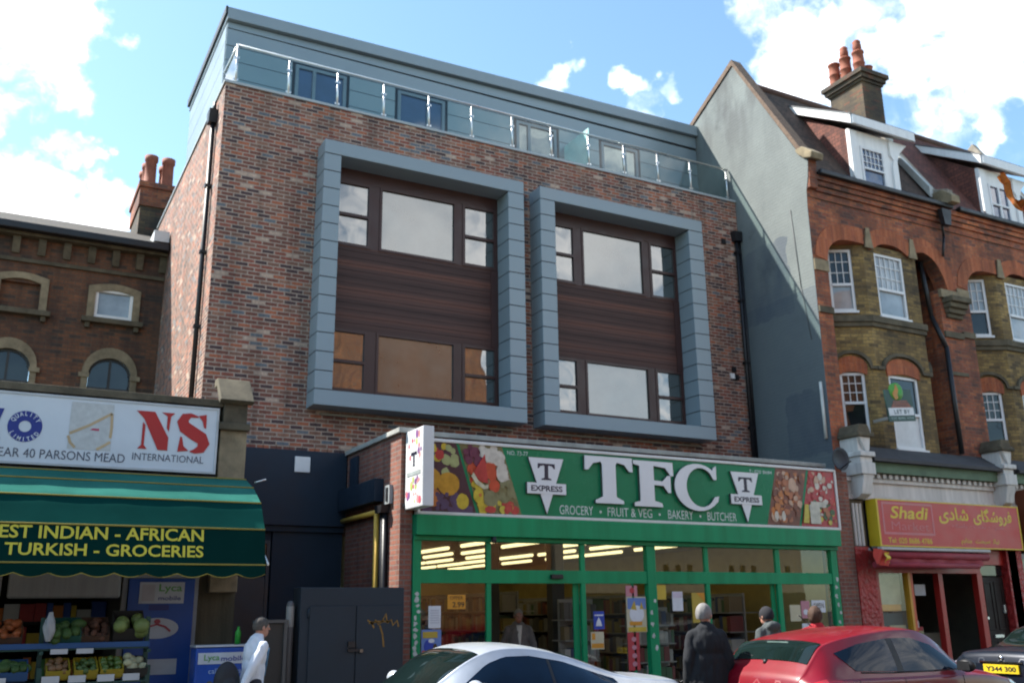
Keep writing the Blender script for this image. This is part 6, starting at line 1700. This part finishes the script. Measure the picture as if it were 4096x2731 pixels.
for sd in (-1, 1):
    g = C2.sideglass([(-1.30, 1.075), (-1.05, 1.15), (-.75, 1.245), (-.4, 1.305), (-.14, 1.305), (.05, 1.25), (.28, 1.10), (.50, .945)], [(-1.30, 1.04), (-.4, .99), (.50, .935)], CARGLASS, sd, 30); g.build('side_window', wc)
    q = C2.sideglass([(-.605, 1.27), (-.575, 1.275)], [(-.605, 1.0), (-.575, 1.0)], TRIMB, sd, 2, 6); 
    for i, p in enumerate(q.v): q.v[i] = Vector((p[0], p[1]+sd*.003, p[2]))
    q.build('door_pillar', wc)
    mirror(wc, .30, sd*.86, 1.06, SILV, sd)
    q = B(REDLENS); q.grid(lambda u, v: (lambda p: (p[0]-.004, sd*(p[1]+.005), p[2]))(C2.surf(-2.22+.22*u, .36+.14*v)), 6, 8); q.build('tail_light', wc)
    q = B(WHLENS); q.grid(lambda u, v: (lambda p: (p[0]+.004, sd*(p[1]+.005), p[2]))(C2.surf(1.95+.3*u, .46+.16*v)), 6, 8); q.build('headlight', wc)
    q = B(SILV); q.ell((-.45, sd*.89, .80), (.10, .02, .022), 10, 6); q.build('door_handle', wc)
g = C2.topglass(.10, .72, .94, CARGLASS2, .006); g.build('windscreen', wc)
g = C2.topglass(-1.42, -.72, .90, CARGLASS, .006); g.build('rear_window', wc)
q = B(M('seat_fabric_pale', (.20, .24, .27), rough=.7)); q.ell((.15, -.35, .92), (.08, .20, .22), 10, 8); q.build('seat', wc)
wheels(wc, (-1.32, 1.36), .89, .32)
wc.location = (4.16, 8.86, 0)
wc.rotation_euler = (0, 0, radians(180))

# dark blue saloon ahead of the red car
dc = thing('parked_car', 'dark blue saloon with a yellow rear number plate ahead of the red car', 'car', (0, 0, 0))
C3 = Car([(-2.25, .62, .42, .82, .52, .92), (-2.20, .78, .34, .93, .66, 1.04), (-2.05, .85, .28, .955, .72, 1.085), (-1.75, .88, .24, .96, .72, 1.10), (-1.45, .89, .22, .965, .62, 1.17), (-1.05, .89, .20, .965, .585, 1.37), (-.6, .89, .20, .965, .58, 1.44), (0, .89, .20, .96, .585, 1.45), (.5, .89, .20, .955, .585, 1.40), (.95, .885, .21, .95, .60, 1.18), (1.25, .875, .22, .935, .66, 1.0), (1.7, .85, .25, .87, .68, .93), (2.1, .76, .32, .74, .6, .80), (2.25, .58, .42, .6, .45, .64)])
BLUEP = paint('dark_blue_car_paint', (.010, .014, .024), flake=.2, rough=.3)
C3.body(BLUEP).build('body', dc)
for sd in (-1, 1):
    g = C3.sideglass([(-1.15, 1.22), (-.7, 1.33), (0, 1.36), (.5, 1.29), (.98, 1.05)], [(-1.15, 1.01), (.98, 1.0)], CARGLASS, sd); g.build('side_window', dc)
    q = B(M('pale_tail_lens', (.45, .42, .48), rough=.12, coat=1.0)); q.grid(lambda u, v: (lambda p: (p[0]-.006, sd*(p[1]+.004), p[2]))(C3.surf(-2.235+.2*u, .38+.17*v)), 8, 10); q.build('tail_light', dc)
    mirror(dc, .95, sd*.87, 1.02, BLUEP, sd)
g = C3.topglass(-1.66, -1.02, .90, CARGLASS2, .006); g.build('rear_window', dc)
g = C3.topglass(.55, 1.2, .92, CARGLASS, .006); g.build('windscreen', dc)
q = B(M('number_plate_yellow', (.62, .45, .02))); q.box(-2.275, -2.245, -.27, .27, .80, .915); q.m(TRIMB)
q.xf = Matrix(((0, 1, 0, -2.277), (-1, 0, 0, 0), (0, 0, 1, 0), (0, 0, 0, 1)))
text(q, 'Y344 300', -.23, .23, .825, .89, 0, bold=.03); q.xf = None
q.build('number_plate', dc)
q = B(M('chrome', (.6, .6, .6), rough=.15, metal=1.0)); q.box(-2.262, -2.235, -.33, .33, .935, .955); q.lathe([(0, -.0), (.035, 0), (.03, -.015), (0, -.02)], (-2.235, 0, 1.0), 14, 'x'); q.build('badge', dc)
q = B(BLUEP); q.box(-2.31, -2.1, -.75, .75, .40, .62); q.build('bumper', dc, bevel=.05)
wheels(dc, (-1.40, 1.38), .89, .31)
dc.location = (14.84, 9.16, 0)

# ------------------------------------------------------------------ people
SKIN = M('skin', (.40, .20, .14), rough=.55, var=.12, scale=20)
from mathutils import noise as mnoise
def fuse(b, name, parent, mat, vox=.011, smooth=6, folds=0.0):
    """join overlapping solids into one continuous surface"""
    me = b.mesh(name)
    o = bpy.data.objects.new(name, me); COL.objects.link(o)
    md = o.modifiers.new('r', 'REMESH'); md.mode = 'VOXEL'; md.voxel_size = vox; md.use_smooth_shade = True
    sm = o.modifiers.new('s', 'SMOOTH'); sm.iterations = smooth; sm.factor = .5
    dg = bpy.context.evaluated_depsgraph_get()
    m2 = bpy.data.meshes.new_from_object(o.evaluated_get(dg)); m2.materials.clear(); m2.materials.append(mat)
    m2.polygons.foreach_set('use_smooth', [True]*len(m2.polygons))
    if folds:
        for v in m2.vertices:
            q_ = Vector((v.co.x*13, v.co.y*13, v.co.z*4.5))
            v.co += v.normal*(folds*(mnoise.noise(q_)+.5*mnoise.noise(q_*2.3)))
    o.modifiers.clear(); o.data = m2
    bpy.data.meshes.remove(me)
    o.name = name
    o.parent = parent
    return o

def person(label, loc, yaw, H, coat, coatm, trousm, hairm, hair='short', arms=None, lean=0.0, headturn=0.0, stride=.10, shirtm=None, hem=.78, skin=None, hood=False, bulk=1.0, hs=1.0):
    """standing figure facing +Y in its own frame; arms: ((elbow),(wrist)) for left (-x) and right (+x), metres for 1.75 m"""
    skin = skin or SKIN
    t = thing('person', label, 'person', (0, 0, 0))
    k = H/1.75
    arms = arms or (((-.27, -.03, 1.13), (-.27, .06, .88)), ((.27, -.03, 1.13), (.27, .06, .88)))
    def LN(p):  # lean the trunk forward about the hips
        x, y, z = p
        if z > .95: y += (z-.95)*math.tan(lean)
        return Vector((x, y, z))*k
    hipz = .92
    kn = ((-.10, stride*.5+.03, .50), (.10, -stride*.4+.04, .50)); an = ((-.10, stride, .10), (.10, -stride, .10))
    hd = Matrix.Rotation(headturn, 3, 'Z')
    hc = LN((0, .03, 1.612))
    def HP(p): return hc + (hd @ Vector(p))*k*hs
    b = B(skin)
    b.ell(LN((0, 0, .95)), (.165*k, .12*k, .14*k)); b.ell(LN((0, 0, 1.10)), (.145*k, .105*k, .17*k)); b.ell(LN((0, 0, 1.29)), (.17*k, .12*k, .19*k))
    b.capsule(LN((-.15, 0, 1.375)), LN((.15, 0, 1.375)), .058*k, .058*k); b.capsule(LN((0, 0, 1.44)), LN((0, .02, 1.57)), .055*k, .052*k)
    b.ell(HP((0, -.005, .025)), (.076*k, .097*k, .098*k)); b.ell(HP((0, .035, -.05)), (.056*k, .062*k, .070*k)); b.ell(HP((0, .055, -.085)), (.03*k, .03*k, .025*k))
    b.capsule(HP((0, .098, .012)), HP((0, .112, -.022)), .010*k, .014*k, 8)
    for sx in (-1, 1):
        b.ell(HP((sx*.078, -.005, -.005)), (.012*k, .022*k, .032*k)); b.ell(HP((sx*.033, .075, .027)), (.022*k, .015*k, .010*k))
    for i, sx in enumerate((-1, 1)):
        el, wr = LN(arms[i][0]), LN(arms[i][1]); sh = LN((sx*.18, 0, 1.37))
        b.capsule(sh, el, .050*k, .042*k); b.capsule(el, wr, .042*k, .028*k)
        d = (wr-el).normalized(); side = Vector((0, 1, 0)) if abs(d.y) < .8 else Vector((0, 0, 1)); side = (side-d*side.dot(d)).normalized(); nrm = d.cross(side)
        pc = wr+d*.05*k
        b.ell(pc, (.030*k, .040*k, .045*k))
        for f in range(4):
            off = (f-1.5)*.020*k; ln = (.030, .036, .033, .026)[f]*k
            p0 = wr+d*.085*k+side*off; p1 = p0+d*ln+nrm*.008*k*sx; p2 = p1+d*ln*.7+nrm*.018*k*sx
            b.capsule(p0, p1, .0095*k, .009*k, 7); b.capsule(p1, p2, .009*k, .0075*k, 7)
        q0 = wr+d*.035*k+side*.036*k; q1 = q0+d*.03*k+side*.022*k; q2 = q1+d*.028*k+side*.004*k
        b.capsule(q0, q1, .011*k, .010*k, 7); b.capsule(q1, q2, .010*k, .008*k, 7)
        b.capsule(LN((sx*.09, 0, hipz)), Vector(kn[i])*k, .082*k, .058*k); b.capsule(Vector(kn[i])*k, Vector(an[i])*k, .055*k, .037*k)
        b.capsule(Vector(an[i])*k+Vector((0, -.03, -.04))*k, Vector(an[i])*k+Vector((0, .15, -.06))*k, .042*k, .035*k)
    fuse(b, 'body', t, skin, .0075, 5)
    # clothes follow the body
    g = .024*k
    b = B(); b.ell(LN((0, 0, 1.10)), (.165*k*bulk+g, .125*k+g, .20*k)); b.ell(LN((0, 0, 1.29)), (.175*k*bulk+g, .125*k+g, .19*k+g)); b.capsule(LN((0, -.008, 1.435)), LN((.17*min(1.08, bulk), -.005, 1.385)), .076*k, .068*k); b.capsule(LN((0, -.008, 1.435)), LN((-.17*min(1.08, bulk), -.005, 1.385)), .076*k, .068*k)
    b.ell(LN((0, -.01, 1.465)), (.10*k, .085*k, .06*k)); b.capsule(LN((-.05, -.012, 1.455)), LN((.05, -.012, 1.455)), .075*k, .075*k); b.capsule(LN((0, -.012, 1.46)), LN((0, .005, 1.50)), .080*k, .072*k)
    vs = []
    for zz_, rx, ry in ((hem, .215, .165), (.95, .20, .155), (1.12, .185, .14)):
        for i in range(20):
            a = 2*pi*i/20; p = LN((0, 0, zz_)) if zz_ > .95 else Vector((0, 0, zz_))*k
            vs.append(p+Vector((rx*bulk*cos(a)*k, ry*sin(a)*k, 0)))
    b.add(vs, [list(range(19, -1, -1)), list(range(40, 60))]+[(r*20+i, r*20+(i+1) % 20, (r+1)*20+(i+1) % 20, (r+1)*20+i) for r in range(2) for i in range(20)])
    for i, sx in enumerate((-1, 1)):
        el, wr = LN(arms[i][0]), LN(arms[i][1]); sh = LN((sx*.185, 0, 1.375)); e2 = el+(wr-el)*.93
        b.capsule(sh, el, .074*k, .066*k); b.capsule(el, e2, .068*k, .054*k)
    if coat == 'hooded': b.ell(LN((0, -.10, 1.47)), (.14*k, .085*k, .075*k))
    fuse(b, 'coat', t, coatm, .011, 12, .013)
    b = B()
    for i, sx in enumerate((-1, 1)):
        b.capsule(Vector((sx*.09, 0, hipz))*k, Vector(kn[i])*k, .105*k, .078*k); b.capsule(Vector(kn[i])*k, (Vector(an[i])+Vector((0, 0, -.02)))*k, .078*k, .066*k)
    b.ell(Vector((0, 0, .93))*k, (.18*k, .135*k, .12*k))
    fuse(b, 'trousers', t, trousm, .012, 4, .010)
    b = B(M('shoe', (.018, .015, .013), rough=.5))
    for i in (0, 1):
        c = Vector(an[i])*k; b.ell(c+Vector((0, .06, -.055))*k, (.048*k, .14*k, .048*k), 14, 8)
    b.build('shoe', t)
    if shirtm:
        b = B(shirtm); b.grid(lambda u, v: LN(((u-.5)*.10*(1-v*.7)+.0, .125+.042-.02*abs(u-.5)-.035*(1-v), 1.46-.32*v)), 6, 8); b.build('shirt', t)
    # hair or hat
    if hair:
        b = B()
        sc2 = 1.0
        def cap(u, v):
            a = 2*pi*u; ph = pi*.66*v
            front = max(0.0, sin(a)); ph *= (1-.42*front) if hair != 'hat' else (1-.20*front)
            r = (1.045 if hair in ('short',) else 1.30 if hair == 'full' else 1.10)
            w_ = 1+.025*sin(9*a+5*v)*(hair != 'hat')
            return HP((.078*r*w_*sin(ph)*cos(a), -.008+.100*r*w_*sin(ph)*sin(a), .022+.104*r*cos(ph)))
        b.m(hairm); b.grid(cap, 36, 16)
        if hair == 'full':
            b.ell(HP((0, -.05, -.02)), (.105*k, .085*k, .095*k), 16, 10); b.ell(HP((-.05, -.03, .05)), (.06*k, .07*k, .06*k), 12, 8); b.ell(HP((.05, -.05, .06)), (.055*k, .06*k, .055*k), 12, 8)
        b.build('hat' if hair == 'hat' else 'hair', t)
    # eyes and mouth
    b = B(M('eye_white', (.55, .53, .50), rough=.3)); 
    for sx in (-1, 1): b.ell(HP((sx*.032, .082, .010)), (.013*k, .010*k, .008*k), 10, 7)
    b.m(M('iris_dark', (.02, .015, .01), rough=.3))
    for sx in (-1, 1): b.ell(HP((sx*.032, .0905, .010)), (.006*k, .004*k, .006*k), 8, 6)
    b.build('eye', t)
    b = B(M('lips', (.28, .10, .085), rough=.5)); b.ell(HP((0, .092, -.055)), (.024*k, .010*k, .007*k), 10, 6); b.build('mouth', t)
    t.location = loc; t.rotation_euler = (0, 0, yaw)
    return t, LN, HP

WOOL = M('dark_grey_wool', (.013, .0145, .018), rough=.95, var=.35, scale=6, bump=.3, bscale=90)
person('older white haired man in a dark grey coat seen from behind beside the red car', (7.62, 9.38, 0), radians(-20), 1.765, 'coat', WOOL, M('dark_trousers', (.02, .02, .024), rough=.85), M('white_hair', (.20, .19, .18), rough=.85, var=.25, scale=30), 'short',
       (((-.245, -.04, 1.12), (-.25, .03, .86)), ((.245, -.04, 1.12), (.25, .03, .86))), headturn=radians(-42), hem=.62, bulk=1.22, hs=1.14)
person('man in an open grey jacket and white shirt inside the left supermarket doorway', (7.98, 14.7, .1), radians(160), 1.66, 'jacket', M('brown_grey_jacket', (.11, .10, .098), rough=.9, var=.25), M('navy_trousers', (.02, .022, .035), rough=.85), M('grey_hair', (.16, .15, .14), rough=.85), 'short', shirtm=M('white_shirt', (.42, .41, .38), rough=.7), skin=M('ruddy_skin', (.27, .12, .085), rough=.55))
person('person in a grey hooded jacket and black hat entering the right supermarket doorway', (9.74, 10.62, .1), radians(4), 1.62, 'hooded', M('grey_hooded_jacket', (.055, .065, .066), rough=.85, var=.3), M('jeans_dark', (.03, .035, .05), rough=.85), M('black_knit_hat', (.016, .016, .02), rough=.9), 'hat', hem=.80, bulk=1.15, hs=1.12)
person('person with short brown hair in a red coat behind the red car roof', (10.88, 10.85, .1), radians(-35), 1.60, 'coat', M('red_coat', (.40, .010, .020), rough=.75, var=.15), M('black_trousers', (.018, .018, .02), rough=.85), M('brown_hair', (.060, .030, .018), rough=.8, var=.3, scale=30), 'full', headturn=radians(-20), hs=1.12)
pw, LNw, HPw = person('person in a white jacket leaning forward on the pavement by the blue sales box', (2.86, 11.75, .1), radians(-78), 1.58, 'coat', M('white_jacket', (.62, .64, .70), rough=.6, var=.12, scale=5), M('black_jogging_trousers', (.02, .02, .028), rough=.8), M('dark_grey_hair', (.07, .06, .052), rough=.8, var=.3, scale=30), 'short',
       (((-.23, .02, 1.13), (-.22, .12, .92)), ((.235, -.12, 1.16), (.22, -.20, .94))), lean=radians(6), stride=.22, hs=1.05, bulk=.82)
q = B(M('pale_blue_panel', (.22, .45, .62), rough=.6)); q.grid(lambda u, v: LNw((-.05+.10*u, .168-.01*v, 1.36-.34*v)), 4, 8); q.build('jacket_stripe', pw)
bgm = M('black_backpack', (.016, .016, .020), rough=.7, var=.3)
q = B(); q.ell((0, 0, .24), (.15, .12, .24), 16, 12); q.ell((.02, -.10, .17), (.11, .06, .13), 14, 9)
bag = fuse(q, 'backpack', None, bgm, .014, 5); bag.location = (2.56, 11.66, .72); setp(bag, 'black bag held low behind the person in the white jacket', 'bag')
person('dim figure in dark clothes holding papers inside the doorway of the small red shop', (16.95, 14.75, .1), radians(175), 1.62, 'coat', M('navy_jacket', (.018, .026, .045), rough=.8), M('black_trousers', (.018, .018, .02)), M('black_hair', (.012, .011, .01), rough=.7), 'short', skin=M('warm_skin', (.22, .12, .08), rough=.55))

# orange streamer caught on a wire over the street at the right edge
q = B(M('orange_foil', (.42, .12, .015), rough=.35, var=.45, scale=18))
pth = [(9.42, 6.0, 6.30), (9.52, 6.0, 6.22), (9.56, 6.02, 6.08), (9.60, 6.0, 5.98), (9.70, 5.98, 5.94), (9.82, 6.0, 6.02), (9.98, 6.0, 6.06), (10.2, 6.02, 6.02), (10.5, 6.0, 6.1)]
def streamer(u, v):
    f = u*(len(pth)-1); i = min(len(pth)-2, int(f)); w_ = f-i
    p = Vector(pth[i]).lerp(Vector(pth[i+1]), w_); d = (Vector(pth[i+1])-Vector(pth[i])).normalized()
    n = Vector((-d.z, .35*sin(u*11), d.x)).normalized(); wd = .045+.022*sin(u*17)
    return p+n*wd*(v-.5)*2+Vector((0, .04*sin(v*7+u*9), 0))
q.grid(streamer, 70, 8)
q.m(BLACK); q.cyl((10.2, 6.01, 6.03), (24, 6.0, 7.8), .006, n=6)
q.build('streamer', label='crumpled orange foil streamer hanging at the right edge in front of the second dormer', cat='streamer')

# ------------------------------------------------------------------ far side of the street, seen only in the window reflections
ob = thing('opposite_building', 'tall orange brick building across the street reflected in the lower left bay window', 'building', (14.8, -4.2, 0))
b = B(BRK_OPP); b.box(9.0, 18.6, -12, -4.2, 0, 14.2); b.build('wall', ob)
b = B(M('cream_trim', (.62, .55, .40), rough=.8)); b.box(16.75, 17.0, -4.4, -4.201, 4.2, 14.3)
b.build('trim', ob)
b = B(M('dark_shopfront', (.022, .022, .022), rough=.4)); b.box(9.0, 18.6, -4.26, -4.201, .1, 2.75); b.build('shopfront', ob)
b = B(M('red_fascia', (.22, .04, .03), rough=.5)); b.box(9.0, 18.6, -4.35, -4.201, 2.76, 3.3); b.build('fascia', ob)
b = B(LEAD); b.prism([(14.6, 12.6), (14.9, 12.75), (15.3, 12.5), (15.9, 12.0), (15.8, 12.0), (15.2, 12.3)], 'y', -4.3, -4.201); b.build('roof_flashing', ob)
for x in (10.2, 12.4): sash(ob, x, x+1.1, 6.0, 8.0, -4.18, SASH_W, GLASS_HOUSE)
oc = thing('opposite_building', 'cream rendered building across the street reflected in the right hand shop transoms', 'building', (27, -4.5, 0))
b = B(M('cream_render', (.40, .35, .26), rough=.85, var=.12)); b.box(18.8, 31.5, -14, -4.5, 0, 8.0); b.build('wall', oc)
b = B(MATS['dark_shopfront']); b.box(18.8, 31.5, -4.499, -4.44, .1, 2.35); b.build('shopfront', oc)
b = B(DARK)
for x in (24.0, 24.6, 25.2, 27.4, 28.0, 28.6, 29.9, 30.5): b.box(x, x+.22, -4.499, -4.45, 2.75, 3.45)
b.build('window', oc)
ow = thing('opposite_building', 'low white shop terrace added across the street for light, seen only in car windows', 'building', (-2, -4.5, 0))  # unseen building added for its effect on the light
b = B(M('pale_render', (.13, .12, .11), rough=.85, var=.15)); b.box(-30, 8.9, -14, -4.6, 0, 7.4); b.build('wall', ow)
b = B(DARK)
for i in range(9): b.box(-28+i*4, -25.5+i*4, -4.599, -4.55, .4, 2.7); b.box(-27.6+i*4, -26.4+i*4, -4.599, -4.55, 4.2, 5.8)
b.build('window', ow)
